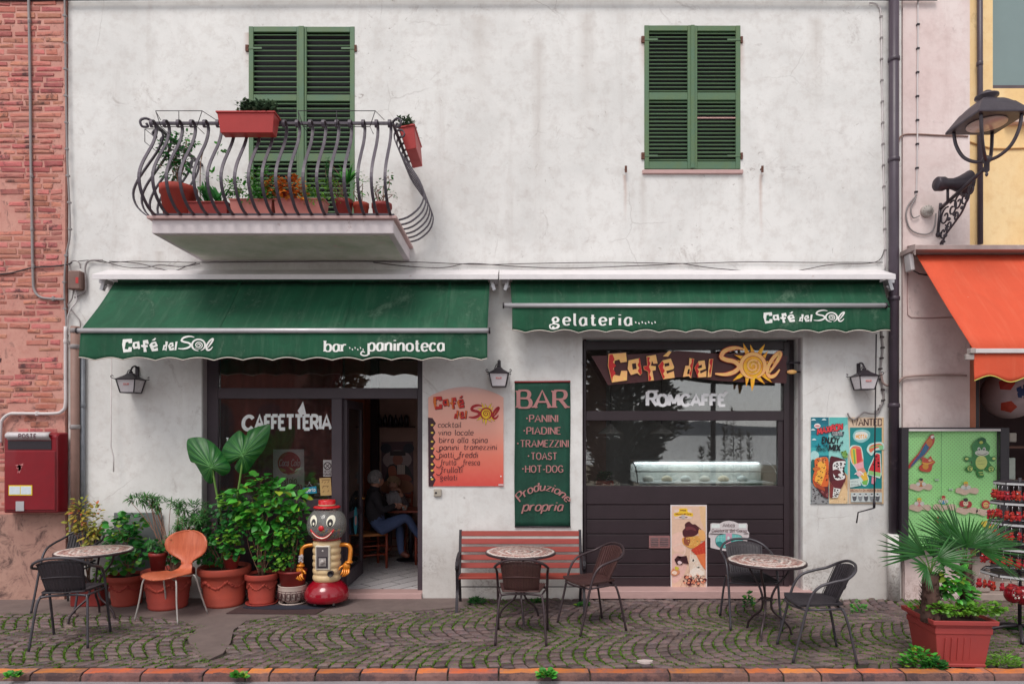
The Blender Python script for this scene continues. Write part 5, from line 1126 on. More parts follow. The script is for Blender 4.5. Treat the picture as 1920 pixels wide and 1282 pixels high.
p.blob([(495,440),(520,400),(570,398),(615,420),(635,520),(640,620),(690,730),(670,800),(620,790),(560,640),(510,560)], (206,236,230)).blob([(503,450),(530,410),(575,405),(610,430),(625,520),(630,560),(540,590),(515,540)], (232,120,96)).poly([(512,430),(560,430),(570,590),(535,590),(512,520)], (232,190,80)).poly([(560,430),(606,440),(620,550),(572,580)], (216,70,80)).poly([(530,440),(546,440),(560,590),(545,590)], (110,180,90))
p.poly([(540,590),(635,560),(640,620),(570,640)], (240,170,180)).poly([(570,640),(640,620),(660,660),(590,690)], (226,150,130)).poly([(600,700),(662,660),(684,740),(640,760)], (240,190,70)).poly([(620,760),(684,740),(670,795),(630,790)], (120,190,90)).rib([(545,690),(600,660),(640,700)], 12, (240,236,230)).blob([(560,680),(590,660),(620,690),(590,710)], (236,190,196))
p.blob([(668,440),(700,385),(790,365),(836,380),(838,440),(760,450),(720,500),(690,480)], (206,236,230)).blob([(690,430),(720,395),(800,380),(830,410),(760,430),(710,470)], (236,120,90)).blob([(790,400),(830,400),(832,440),(800,440)], (140,206,150)).rib([(690,430),(760,405),(826,400)],14,(150,200,130))
p.poly([(760,470),(806,480),(818,690),(800,730),(672,690),(690,620)], (210,236,226)).poly([(765,478),(800,488),(808,672),(688,650)], (214,52,62)).poly([(688,650),(808,672),(806,712),(684,690)], (150,206,130)).poly([(720,712),(760,722),(750,790),(715,780)], (240,150,170)).spots([(765,500),(795,500),(800,650),(700,640)], 9, 9, (60,24,30))
p.poly([(498,740),(600,728),(612,800),(502,820)], (206,220,216)).txt('NOVITA', 510, 770, 14, (120,130,130), fit=70).txt('ESTATE', 512, 800, 14, (120,130,130), fit=80).txt('SPECIALITA DA MORDERE BAR', 504, 858, 20, (150,96,80), fit=312, wt=.2).rect(510,872,822,966,(196,204,204))
for k in range(5): p.blob([(525+k*58,905),(565+k*58,900),(560+k*58,950),(535+k*58,952)], (90,90,96) if k % 2 == 0 else (140,144,148)).ell(545+k*58, 902, 20, 8, (226,226,224), 10).ell(545+k*58, 888, 10, 8, (80,80,86), 8)
p.build(t)
# intercom box
t = thing('intercom', 'small beige bell box below the menu board', 'box', P(821, 922)); m = MB(); m.box(X(814), X(828), -.03, -.001, Z(930), Z(916)); m.build('case', pbr('beige', c(190,180,166), .5), t, w=1, bev=.006)
m = MB(); m.lathe([(.0, -.034), (.012, -.034), (.012, -.03)], 10, (X(818), 0, Z(923)), axis='y'); m.build('button', BLACK, t, w=1)
# ice cream poster leaning on the boards, and the shaped sticker
zi = lambda a, b, y: P(1240+a/6.75, 930+b/6.75, y); yq = yg-.012
t = thing('poster', 'narrow cream poster of an ice cream cone leaning on the dark boards', 'poster', P(1291, 1104, yq)); m = MB(); m.prism([(115,108),(576,108),(578,1168),(118,1172)], zi, yq, yg+.008); m.build('board', flat(226, 214, 214), t, w=1)
p = Pr(zi, yq-.0005); p.rect(132,124,562,1154,(228,190,166)).blob([(140,500),(240,450),(330,520),(300,680),(180,700),(140,640)], (238,196,180)).poly([(480,124),(562,124),(562,460),(500,300)], (230,190,146)).blob([(140,760),(230,720),(330,800),(280,1000),(160,1100),(140,1000)], (232,186,176))
p.rib([(150,640),(260,600),(300,700),(230,800)],16,(240,206,192)).poly([(160,166),(386,166),(386,286),(166,286)], (226,200,188)).poly([(168,174),(378,174),(378,278),(174,278)], (236,206,196)).blob([(158,215),(220,195),(230,155),(325,155),(335,195),(398,215),(385,255),(280,235),(180,255)], (240,196,50)).txt('Antica',240,186,22,(120,40,40),fit=70,wt=.25).txt('Gelateria del Corso',178,232,20,(150,60,30),fit=200,wt=.22).rib([(222,262),(250,266),(280,250),(310,266),(332,262)],10,(60,30,34)).blob([(255,240),(285,235),(305,262),(280,285),(255,270)],(190,180,176))
p.blob([(268,440),(300,400),(300,350),(350,318),(390,350),(440,360),(478,420),(450,480),(380,510),(290,512)], (78,26,36)).blob([(300,400),(350,380),(420,400),(440,440),(380,420),(320,430)], (112,50,56)).rib([(420,350),(480,400),(530,450)],9,(90,40,40))
p.blob([(262,540),(300,515),(400,510),(470,500),(500,560),(470,620),(380,660),(300,620),(275,600)], (222,158,78)).blob([(290,520),(360,530),(350,620),(290,600)], (150,80,56)).spots([(300,520),(480,510),(480,620),(320,620)],26,8,(240,196,110)).blob([(470,430),(540,440),(560,540),(500,560)],(236,176,110))
p.poly([(375,680),(555,560),(560,720),(440,742)], (202,60,38)).poly([(430,742),(560,720),(560,930),(500,860)], (226,120,70)); [p.rib([(400+k*36,680-k*18),(430+k*36,735)],5,(236,120,80),sm=False) for k in range(4)]; [p.rib([(380+k*30,690),(520+k*12,590+k*30)],5,(236,120,80),sm=False) for k in range(3)]
p.poly([(370,730),(440,742),(500,860),(556,940),(556,1000),(360,1010),(360,800)], (228,206,188)).spots([(370,760),(430,760),(540,960),(380,980)],16,18,(236,222,208)).blob([(360,960),(420,900),(500,930),(540,980),(460,1020),(380,1010)],(240,228,216)).rib([(372,680),(360,800),(350,940)],5,(240,226,216))
p.poly([(165,800),(205,752),(240,800),(232,820),(250,760),(320,750),(345,856),(270,840),(262,862),(200,860)], (60,22,30)).blob([(205,830),(230,815),(265,840),(225,860)],(232,204,206)).blob([(120,960),(150,910),(170,925),(210,930),(236,960),(190,998),(140,996)],(214,140,100)).blob([(130,970),(160,940),(200,960),(180,990)],(244,216,196)).blob([(172,915),(180,885),(225,905),(200,935)],(206,190,60))
p.spots([(290,990),(550,1020),(556,1110),(330,1120),(270,1060)],30,20,(88,30,40)).spots([(290,1000),(550,1010),(550,1100),(290,1110)],22,17,(226,140,110)).spots([(300,970),(540,990),(540,1060),(300,1040)],18,14,(240,210,190)); [p.rib([(240+k*72,1154),(270+k*60,1080)],3,(160,110,96)) for k in range(4)]; p.build(t)
t = thing('sticker', 'shaped white and turquoise sticker reading Antica Gelateria del Corso on the dark boards', 'sign', P(1367, 1030, yg)); yq = yg+.008
shp = [(622,345),(650,338),(740,342),(790,318),(850,308),(920,318),(975,342),(1080,340),(1092,360),(1090,430),(1112,460),(1110,515),(1090,528),(1085,640),(1080,690),(800,690),(622,650),(622,530),(598,515),(602,460),(622,430)]
m = MB(); m.prism(shp, zi, yq, yg+.011); m.build('plate', flat(214, 204, 206), t, w=1)
p = Pr(zi, yq-.0004); p.rect(636,352,740,400,(226,232,230)).rect(980,352,1076,400,(226,232,230)).blob([(680,560),(720,490),(860,470),(1000,490),(1036,560),(1000,640),(860,664),(720,640)], (120,90,92)).blob([(686,560),(724,494),(860,476),(996,494),(1030,560),(996,636),(860,658),(724,636)], (110,190,186)).rect(815,466,895,654,(206,160,180)).rib([(690,520),(800,516)],4,(230,240,236),sm=False).rib([(900,520),(1020,516)],4,(230,240,236),sm=False)
for a in (720,760,940,980): p.rib([(a,490),(a,640)],4,(226,238,234),sm=False)
p.blob([(690,590),(740,570),(790,600),(780,650),(730,640)],(50,130,130)).blob([(880,520),(900,560),(960,600),(900,650)],(60,160,150)).ell(850,530,16,26,(210,226,226)).rib([(610,470),(700,440),(860,420),(1010,440),(1100,470)],4,(120,70,70)).txt('Antica',778,385,46,(96,70,76),fit=150,wt=.14,con=.7,serif=.06).txt('Gelateria del Corso',640,452,40,(96,70,76),fit=440,wt=.13,con=.7,serif=.05).rib([(606,474),(700,476),(790,476)],9,(50,30,36)).rib([(1040,474),(1110,470)],8,(50,30,36)); p.build(t)
# ================================================================ café tables and chairs
def mosaic():
    n = N('mosaic_top'); b = n.b; xyz = n.xyz()
    r = n.math('SQRT', n.math('ADD', n.math('MULTIPLY', xyz['X'], xyz['X']), n.math('MULTIPLY', xyz['Y'], xyz['Y'])))
    an = n.math('ARCTAN2', xyz['Y'], xyz['X']); pet = n.math('MULTIPLY', n.math('SINE', n.math('MULTIPLY', an, 8.0)), .018); rr = n.math('ADD', n.math('DIVIDE', r, .35), pet)
    vo = n.tex(60, typ='Voronoi'); vo2 = n.tex(60, typ='Voronoi'); vo2.feature = 'DISTANCE_TO_EDGE'
    cr_ = c(230,218,210); br = c(124,70,64); pk = c(172,112,100); dk = c(64,44,44)
    cc = n.ramp(rr, [(0, br), (.10, cr_), (.17, pk), (.30, dk), (.36, cr_), (.42, pk), (.5, br), (.56, cr_), (.62, pk), (.74, br), (.80, pk), (.88, cr_), (.96, dk)], 'CONSTANT')
    cc = n.mix(n.math('MULTIPLY', n.math('FRACT', n.math('MULTIPLY', vo.outputs['Distance'], 0)), 0), cc, cr_)
    vs_ = n.n('SeparateColor'); n.l(vo.outputs['Color'], vs_.inputs[0]); cc = n.mix(n.ramp(vs_.outputs[0], [(.4, 0.0), (.8, .7)]), cc, cr_); cc = n.mix(n.ramp(vs_.outputs[1], [(.7, 0.0), (.95, .5)]), cc, dk)
    cc = n.mix(n.ramp(vo2.outputs['Distance'], [(0.0, .8), (.09, 0.0)]), cc, c(150,136,132)); n.l(cc, b.inputs['Base Color']); b.inputs['Roughness'].default_value = .5
    n.bump(n.ramp(vo2.outputs['Distance'], [(0, 0.0), (.12, 1.0)]), .3, .002); return n.m
MOS = mosaic(); TUBEG = pbr('dark_grey_tube', c(80,76,82), .4, metal=.4, var=.2, scale=12, bump=.08); TUBEB = pbr('brown_black_tube', c(70,56,60), .4, metal=.3, var=.2, scale=12, bump=.08)
WICG = pbr('charcoal_wicker', c(58,52,58), .6, var=.3, scale=40, bump=.5, bscale=140, rnd=.3); WICB = pbr('brown_wicker', c(82,52,50), .55, var=.3, scale=40, bump=.5, bscale=140, rnd=.3)
def chair(wic, tub, label):
    t = thing('bistro_chair', label, 'chair', (0, 0, 0), 'wicker bistro chairs round the mosaic tables')
    half = [(.235, .25, 0), (.232, .19, .22), (.232, .12, .47), (.236, .05, .575), (.24, -.06, .618), (.235, -.17, .645), (.19, -.245, .69), (.10, -.283, .725), (0, -.292, .733)]
    q = half+[(-x, y, z) for x, y, z in half[-2::-1]]; m = MB(); m.tube(cr(q, 5), .0115, n=8); m.build('arm_frame', tub, t)
    half = [(.225, -.25, 0), (.205, -.20, .25), (.19, -.165, .375), (.16, -.145, .405), (0, -.14, .412)]; q = half+[(-x, y, z) for x, y, z in half[-2::-1]]; m = MB(); m.tube(cr(q, 5), .011, n=8); m.build('rear_legs', tub, t)
    m = MB(); m.tube(cr([(.232, .14, .40), (.12, .215, .405), (0, .23, .405), (-.12, .215, .405), (-.232, .14, .40)], 4), .009, n=6); m.tube([(.225, .14, .40), (.18, -.16, .405)], .009, n=6); m.tube([(-.225, .14, .40), (-.18, -.16, .405)], .009, n=6); m.build('seat_frame', tub, t)
    def seat(u, v): x = (u-.5)*2; w_ = .215-.05*v; return (x*w_, .225-.385*v-.03*(x*x)*(1-v), .425-.018*(1-x*x)*sin(pi*v)+.012*v)
    m = MB(); m.grid(seat, 12, 12); m.build('seat', wic, t, solid=.014)
    def back(u, v): x = (u-.5)*2; w_ = .150+.028*v; return (x*w_, -.155-.125*v+.055*x*x, .43+.285*v-.035*v*x*x)
    m = MB(); m.grid(lambda u, v: (back(u, v)[0], back(u, v)[1]-.004, back(u, v)[2]), 12, 6); m.build('backrest', wic, t, solid=.004)
    m = MB()
    for i in range(27):
        u = i/26; m.tube([Vector(back(u, v/6))+Vector((0, -.006*(1 if i % 2 else -1), 0)) for v in range(7)], .0035, w=.0085, up=(1, 0, 0), rr=R())
    for v_ in (.02, .5, .98): m.tube([Vector(back(u/12, v_))+Vector((0, -.010, 0)) for u in range(13)], .006, n=5)
    for i in range(24):
        u = i/23; m.tube([Vector(seat(u, v/5))+Vector((0, 0, .009)) for v in range(6)], .003, w=.009, up=(1, 0, 0), rr=R())
    m.build('woven_strands', wic, t, kind='stuff'); return t
def seatput(o, front, rear, label=None):
    """stand a chair on its foot marks: front pair and rear pair, in picture pixels"""
    f_ = sum([G(*p) for p in front], Vector())/len(front); r_ = sum([G(*p) for p in rear], Vector())/len(rear)
    d = f_-r_; put(o, (f_+r_)/2, atan2(-d.x, d.y), label); o.scale = (1, 1, 1.07); return o
cg = chair(WICG, TUBEG, ''); cb = chair(WICB, TUBEB, '')
b1 = G(106, 1219); put(cg, (b1.x-.045, b1.y+.25, 0), radians(13), 'charcoal wicker chair with its back to the street at the leftmost table'); cg.scale = (1, 1, 1.09)
put(copy_tree(cg), (X(137, -.36), -.40, 0), radians(176), 'charcoal wicker chair between the leftmost table and the wall, its front to the street')
seatput(copy_tree(cg), [(1370,1178),(1462,1181)], [(1355,1156),(1434,1157)], 'charcoal wicker chair behind the right table in front of the dark shop boards')
seatput(copy_tree(cg), [(1460,1209),(1491,1240)], [(1568,1215),(1600,1242)], 'charcoal wicker chair at the right end, turned sideways towards the right table')
b3 = G(979, 1211); put(cb, (b3.x, b3.y+.25, 0), radians(-3), 'brown wicker chair with its back to the street in front of the red bench'); cb.scale = (1, 1, 1.05)
seatput(copy_tree(cb), [(1037,1168),(1089,1194)], [(1131,1159),(1178,1179)], 'brown wicker chair turned sideways at the right of the centre table')
def table(label):
    t = thing('bistro_table', label, 'table', (0, 0, 0), 'round mosaic café tables'); h = .687
    m = MB(); m.lathe([(0, h), (.338, h), (.340, h-.004)], 48); m.build('mosaic_top', MOS, t)
    m = MB(); m.lathe([(.341, h-.001), (.350, h-.003), (.351, h-.022), (.34, h-.026), (0, h-.02)], 48); m.build('rim', TUBEB, t)
    for k in range(3):
        a = radians(100+120*k); q = [(.22, h-.027), (.19, .56), (.09, .44), (.045, .33), (.06, .22), (.15, .14), (.21, .07), (.225, .02), (.235, .0)]
        m = MB(); m.tube(cr([(r*cos(a), r*sin(a), z) for r, z in q], 4), .011, n=7); m.build('leg', TUBEB, t)
    m = MB(); m.tube([(.055*cos(a*pi/9), .055*sin(a*pi/9), .33) for a in range(18)], .007, n=6, closed=True); m.tube([(.20*cos(a*pi/12), .20*sin(a*pi/12), h-.03) for a in range(24)], .008, n=6, closed=True); m.build('ring', TUBEB, t); return t
tb = table('round mosaic table at the left beside the terracotta pots'); 
def tpos(px, py): s_ = (py-CY)/(H-.687); return ((px-CX)/s_, F/s_-D0, 0)
put(tb, tpos(177, 1031), .2); put(copy_tree(tb), tpos(976, 1033), 1.0, 'round mosaic table in front of the red bench'); put(copy_tree(tb), tpos(1437, 1050), 2.4, 'round mosaic table in front of the dark shop boards')
# ---- bench
BR = pbr('red_bench_slat', c(158,62,50), .5, var=.2, scale=5, bump=.15, stretch=(.6, 8, 8), rnd=.12, stain=c(130,60,58), stain_at=.66); CI = pbr('cast_iron', c(46,40,46), .5, metal=.3, var=.2, bump=.3)
bxL, bxR = X(860, -.5), X(1092, -.5); t = thing('bench', 'red slatted bench with black iron ends against the white wall', 'bench', ((bxL+bxR)/2, -.33, 0))
sy, sz = -.53, .335
for k in range(5):
    m = MB(); yy = sy+.008+k*.068; zz = sz+.012-.006*k; m.obox(((bxL+bxR)/2, yy, zz), (bxR-bxL, .058, .024), r=R()); m.build('slat', BR, t, w=1, bev=.004)
for k in range(5):
    f_ = k/4; yy = -.215+.10*f_; zz = .415+.335*f_; m = MB(); m.obox(((bxL+bxR)/2, yy, zz), (bxR-bxL, .022, .058), Matrix.Rotation(radians(-16), 3, 'X'), r=R()); m.build('slat', BR, t, w=1, bev=.004)
for xx in (bxL-.012, bxR+.012):
    m = MB(); up = (1, 0, 0)
    m.tube(cr([(xx, -.62, 0), (xx, -.575, .12), (xx, -.53, .22), (xx, -.54, sz-.005)], 4), .022, w=.03, up=up); m.tube(cr([(xx, -.14, 0), (xx, -.19, .14), (xx, -.26, .28), (xx, -.235, .40), (xx, -.16, .6), (xx, -.098, .79)], 4), .022, w=.03, up=up)
    m.tube([(xx, -.54, sz-.012), (xx, -.25, sz-.04)], .022, w=.028, up=up); m.tube(cr([(xx, -.19, .55), (xx, -.32, .56), (xx, -.46, .545), (xx, -.55, .52), (xx, -.575, .47), (xx, -.55, .42), (xx, -.54, sz)], 4), .022, w=.032, up=up)
    for k in range(9): a = k*.75; m.ball((xx, -.545+.025*cos(a), .475+.035*sin(a)), .022, 6, 4)
    m.build('end_frame', CI, t, w=1)
m = MB(); m.tube([(bxL, -.3, .20), (bxR, -.3, .20)], .006, n=5); m.build('tie_rod', CI, t, w=1)
# ---- orange plywood chair
PLY = pbr('orange_plywood', c(204,110,76), .4, var=.18, scale=4, bump=.1, stretch=(9, 9, .7), col2=c(180,88,60), stain=c(196,150,130), stain_at=.62, coat=.15)
t = thing('plywood_chair', 'orange moulded plywood chair on thin steel legs beside the big pots', 'chair', (0, 0, 0))
cs = [(.250,.425,.04),(.245,.43,.12),(.22,.44,.175),(.16,.447,.205),(.08,.445,.215),(0,.438,.205),(-.08,.432,.17),(-.14,.435,.115),(-.185,.455,.08),(-.215,.50,.062),(-.228,.535,.070),(-.236,.565,.12),(-.243,.60,.19),(-.25,.645,.238),(-.255,.70,.255),(-.262,.75,.248),(-.268,.79,.218),(-.273,.82,.168),(-.276,.838,.10),(-.277,.845,.02)]
def shell(u, v):
    q = v*(len(cs)-1); i = min(len(cs)-2, int(q)); f_ = q-i; y, z, w_ = (cs[i][k]*(1-f_)+cs[i+1][k]*f_ for k in range(3)); x = (u-.5)*2
    if z > .5: y += .05*x*x*(w_/.2)
    elif y > -.1: z += .014*x*x
    return (x*w_, y, z)
m = MB(); m.grid(shell, 12, 57); m.build('shell', PLY, t, solid=.011)
STEEL = pbr('worn_steel', c(196,188,184), .35, metal=.5, var=.15)
for sx in (-1, 1):
    for yy, fy in ((.17, .22), (-.10, -.21)): m = MB(); m.tube(cr([(0, .03 if yy > 0 else .0, .415), (sx*.14, yy*.8, .415), (sx*.19, yy, .40), (sx*.215, (yy+fy)/2, .2), (sx*.25, fy, .0)], 4), .0085, n=7); m.build('leg', STEEL, t)
m = MB(); m.lathe([(0, .405), (.05, .405), (.05, .425), (0, .425)], 16, (0, .01, 0)); m.build('hub', STEEL, t)
f_ = (G(249,1164)+G(342,1168))/2; r_ = (G(401,1151)+G(298,1146))/2; d = f_-r_; put(t, ((f_+r_)/2), atan2(-d.x, d.y)+.10)
# ---- door mat
t = thing('doormat', 'dark oval-centred doormat lying flat on the cement', 'mat', G(525, 1139)); q = [G(a, b) for a, b in ((424,1151),(592,1152),(632,1131),(468,1129))]
m = MB(); m.prism([(p.x, p.y) for p in q], lambda a, b, y: (a, b, y), .012, .0035); m.build('backing', pbr('mat_brown', c(70,48,48), .9, bump=.6), t, w=1)
cq = sum(q, Vector())/4; m = MB(); m.prism([(cq.x+.44*cos(a*pi/14)+.02, cq.y+.085*sin(a*pi/14)) for a in range(28)], lambda a, b, y: (a, b, y), .018, .0125); m.build('oval', pbr('mat_blue_black', c(36,38,54), .95, bump=.9, bscale=200), t, w=1)
# ================================================================ gumball machine
t = thing('gumball_machine', 'clown-faced gumball machine with red hat, golden arms and red base by the open door', 'gumball machine', (X(613, -.27), -.27, .004))
LRED = pbr('gloss_red', c(150,14,34), .22, var=.12, scale=4, bump=.03, coat=.5, stain=c(150,40,50), stain_at=.68); HRED = pbr('hat_red', c(206,28,38), .3, var=.08, coat=.3); CREAM = pbr('cream_plastic', c(226,196,150), .35, var=.12, coat=.2, stain=c(196,160,120)); GOLD = pbr('gold_orange', c(226,136,34), .28, metal=.3, var=.2, scale=9, coat=.3)
m = MB(); m.lathe([(.20, .045), (.228, .055), (.238, .09), (.236, .14), (.215, .19), (.18, .23), (.15, .255), (.145, .262)], 32); m.build('base', LRED, t)
m = MB()
for a in (.6, 2.5, 3.9, 5.5): m.tube([(.14*cos(a), .14*sin(a), .046), (.14*cos(a), .14*sin(a), .012)], .014, n=8)
m.build('feet', STEEL, t)
m = MB()
for a in (.6, 2.5, 3.9, 5.5): m.lathe([(0, 0), (.02, 0), (.02, .012), (0, .012)], 8, (.14*cos(a), .14*sin(a), 0))
m.build('foot_pad', BLACK, t)
pr = [(.135, .262)]
for k in range(6):
    z0 = .265+k*.072; pr += [(.138+.014*sin(pi*j/6)**.7, z0+.072*j/6) for j in range(0, 6)]
pr += [(.135, .70)]; m = MB(); m.lathe(pr, 32); m.build('body', CREAM, t)
m = MB(); m.box(-.082, .075, -.158, -.10, .40, .665); m.build('panel_frame', pbr('ivory', c(232,222,206), .4), t, bev=.01)
m = MB(); m.box(-.068, .060, -.1605, -.1585, .42, .65); m.build('coin_panel', pbr('coin_panel_steel', c(118,110,112), .4, metal=.5), t, bev=.001)
m = MB(); m.box(-.05, .048, -.163, -.161, .43, .545); m.build('coin_plate', BLACK, t); m = MB(); m.box(-.04, .038, -.168, -.1635, .445, .53); m.lathe([(0, -.186), (.022, -.186), (.026, -.169)], 14, (0, 0, .49), axis='y'); m.obox((0, -.19, .49), (.06, .012, .016), Matrix.Rotation(-.4, 3, 'Y')); m.build('coin_knob', STEEL, t, bev=.001)
m = MB(); m.lathe([(0, -.162), (.012, -.162), (.012, -.1608)], 10, (0, 0, .605), axis='y'); m.build('lock', STEEL, t)
m = MB(); m.lathe([(.03, -.13), (.033, -.175), (.027, -.178), (.022, -.15), (0, -.15)], 14, (.085, 0, .365), axis='y'); m.build('chute', BLACK, t)
m = MB(); gz = .868; gr = .212; m.lathe([(.135, .702), (.155, .715), (.155, .725), (.13, .735)], 28); m.build('collar', LRED, t)
GG = glassmat('globe_plastic', (.70, .60, .54), 1.45, .42); m = MB(); m.lathe([(gr*sin(a), gz-.965*gr*cos(a)) for a in [.62+(pi-.62-.5)*k/18 for k in range(19)]], 36); m.build('globe', GG, t)
BALLC = [pbr('gum_%d' % i, c(*q), .3) for i, q in enumerate(((200,40,50),(40,90,170),(230,200,70),(60,150,90),(230,225,225),(220,120,50)))]
mbs = [MB() for _ in BALLC]; rs = random.Random(4)
for k in range(150):
    z_ = rs.uniform(.735, .80); rr = sqrt(max(0, (gr*.9)**2-((z_-gz)/.965)**2)); a = rs.random()*6.28; q = rr*(rs.random()**.4) - .012; mbs[k % 6].ball((q*cos(a), q*sin(a), z_), .017, 7, 5)
for b_, mt in zip(mbs, BALLC): b_.build('gumballs', mt, t, kind='stuff')
def onglobe(x, z, e=.004):
    k = (z-gz)/.965; return Vector((x, -sqrt(max(.001, gr*gr-x*x-k*k))-e, z))
def gpatch(cx, cz, rx, rz, col, e, rot=0, pts=None, nm='eye', par=None):
    pts = pts or [(rx*cos(2*pi*k/18)*cos(rot)-rz*sin(2*pi*k/18)*sin(rot), rx*cos(2*pi*k/18)*sin(rot)+rz*sin(2*pi*k/18)*cos(rot)) for k in range(18)]
    m = MB(); n_ = len(pts); rings = [[onglobe(cx+a*f, cz+b*f, e) for a, b in pts] for f in (.33, .66, 1)]; vs = [onglobe(cx, cz, e)]+sum(rings, [])
    fs = [(0, 1+(k+1) % n_, 1+k) for k in range(n_)]
    for j in range(2): fs += [(1+j*n_+k, 1+j*n_+(k+1) % n_, 1+(j+1)*n_+(k+1) % n_, 1+(j+1)*n_+k) for k in range(n_)]
    m.add(vs, fs, smooth=True); return m.build(nm, col, par or t)
EW = flat(240, 234, 214, .3); EB = flat(40, 34, 38, .3); EG = flat(120, 116, 120, .3)
for sx in (-1, 1):
    e_ = gpatch(sx*.092-.0, gz+.060, .042, .062, EW, .003, sx*-.15); gpatch(sx*.088, gz+.042, .027, .042, EB, .0055, nm='pupil'); gpatch(sx*.088+.002, gz+.034, .010, .016, EW, .008, nm='glint')
m = MB(); m.ball(onglobe(0, gz-.012, .004), .030, 14, 10, sc=(1, .5, 1)); m.build('nose', HRED, t)
mp = cr([onglobe(x, gz-.125+.095*(abs(x)/.125)**2.0, .004) for x in [(-.125+.25*k/12) for k in range(13)]], 2)
m = MB(); m.tube(mp, [.008+.012*sin(pi*k/(len(mp)-1)) for k in range(len(mp))], n=8); m.build('lips', HRED, t); mp2 = [p+Vector((0, -.013, .002)) for p in mp[2:-2]]
m = MB(); m.tube(mp2, [.003+.005*sin(pi*k/(len(mp2)-1)) for k in range(len(mp2))], n=6); m.build('mouth', EW, t)
m = MB(); m.lathe([(.10, gz+.178), (.142, gz+.182), (.146, gz+.195), (.135, gz+.202), (.092, gz+.204), (.088, gz+.215), (.092, gz+.262), (.086, gz+.27), (0, gz+.272)], 30); m.build('hat', HRED, t)
m = MB(); m.lathe([(.093, gz+.206), (.0945, gz+.214), (.093, gz+.222)], 30); m.build('hat_band', flat(180, 150, 120), t)
def arm(pts, r, hand, fl):
    m = MB(); m.tube(cr(pts, 5), r, n=10); a_ = m.build('arm', GOLD, t)
    m = MB(); h = Vector(hand); m.ball(h, .042, 12, 8, sc=(1, .6, 1.15)); m.lathe([(.030, .0), (.043, .01), (.040, .025), (.028, .03)], 12, (pts[-1][0], pts[-1][1], pts[-1][2]-.005))
    for k, (dx, L_) in enumerate(((-.030, .05), (-.010, .062), (.011, .06), (.030, .048))):
        q = [h+Vector((dx, -.012, -.03)), h+Vector((dx*1.15, -.034, -.035-L_*.45)), h+Vector((dx*1.1-.012*fl, -.040, -.03-L_*.9)), h+Vector((dx-.024*fl, -.030, -.03-L_*1.15))]; m.tube(cr(q, 3), [.0125-.0005*j for j in range(10)], n=7)
    q = [h+Vector((-fl*.03, -.01, .01)), h+Vector((-fl*.058, -.026, -.005)), h+Vector((-fl*.07, -.03, -.03))]; m.tube(cr(q, 3), .012, n=7); m.build('hand', GOLD, t)
arm([(.125, 0, .645), (.20, -.005, .65), (.245, -.01, .635), (.262, -.015, .59), (.258, -.03, .50), (.25, -.04, .455)], .023, (.225, -.05, .42), 1)
arm([(-.125, 0, .645), (-.21, -.005, .64), (-.258, -.02, .615), (-.268, -.03, .56), (-.262, -.05, .46), (-.27, -.05, .42)], .021, (-.28, -.05, .375), -1)
m = MB(); rs = random.Random(2)
for k in range(40): m.ball((-.263+rs.uniform(-.018, .018), -.06+rs.uniform(-.015, .01), rs.uniform(.47, .545)), rs.uniform(.008, .014), 6, 4)
m.build('wrist_wrapping', pbr('crumpled_film', c(196,186,190), .3, bump=.6), t)
# sticker on the door leaf and small signs on the glass
t = thing('sticker', 'upright oval turquoise sticker on the open door leaf', 'sticker', (X(656, .3), .5, .85)); xx = dx-.004 if 0 else X(643, .2)-.0012
m = MB(); m.prism([(.62+.085*cos(a*pi/12), .80+.17*sin(a*pi/12)) for a in range(24)], lambda a, b, y: (y, a, b), xx+.048, xx+.0465); m.build('oval', flat(60, 150, 166), t, w=1); m = MB(); m.prism([(.62+.05*cos(a*pi/8), .80+.06*sin(a*pi/8)) for a in range(16)], lambda a, b, y: (y, a, b), xx+.0492, None); m.build('emblem', flat(220, 160, 150), t, w=1)
ys_ = yf+.036; t = thing('door_sign', 'small blue sign reading aperto hanging in the left window', 'sign', P(582, 918, ys_)); m = MB(); m.prism([(568,914.5),(593,911),(594,924),(570,926)], lambda a, b, y: P(a, b, y), ys_, ys_-.006); m.build('plate', flat(36, 140, 176), t, w=1)
m = MB(); text(m, 'aperto', 572, 0, 7, lambda a, b, y: P(a, 922-b-(a-572)*.07, y), ys_-.0066, wt=.2, fit=19, sp=.22); m.build('lettering', PRINTW, t, w=1); m = MB(); m.tube([P(575, 913, ys_-.002), P(580, 905, ys_-.002), P(586, 912, ys_-.002)], .0015, n=4); m.ball(P(580, 904, ys_-.003), .006, 6, 5); m.build('cord', LGREY, t, w=1)
t = thing('notice', 'small tan paper notice with brown sketches on the left window', 'notice', P(609, 912, ys_)); m = MB(); m.prism([(599,896),(620,895),(622,928),(601,929)], lambda a, b, y: P(a, b, y), ys_, ys_-.002); m.build('paper', flat(206, 168, 110), t, w=1)
p = Pr(lambda a, b, y: P(a, b, y), ys_-.0024); [p.rib([(603+k, 905+j), (606+k, 901+j)], 1.1, (140,100,60)) for k, j in ((0,0),(5,1),(11,0),(1,10),(10,9),(2,18),(11,17))]; p.rect(603,898.5,618,899.6,(120,80,50)).rect(605,910,616,910.8,(120,80,50)); p.build(t)
yi = yf+.075; t = thing('window_poster', 'faded grey poster with a dark red round soft drink emblem behind the left window', 'poster', P(541, 900, yi)); m = MB(); m.prism([(512,842),(570,842),(571,930),(512,930)], lambda a, b, y: P(a, b, y), yi+.02, yi+.024); m.build('sheet', flat(206, 196, 196), t, w=1)
p = Pr(lambda a, b, y: P(a, b, y), yi+.018); p.ell(542, 868, 21.5, 21.5, (160,20,36), 30).txt('Coca Cola', 523, 873, 12, (206,190,190), fit=38, wt=.16, con=.6, slant=.3).txt('gustala', 520, 906, 12, (120,60,66), fit=36, wt=.16).txt('ghiacciata', 520, 917, 12, (110,50,56), fit=46, wt=.16); p.build(t)
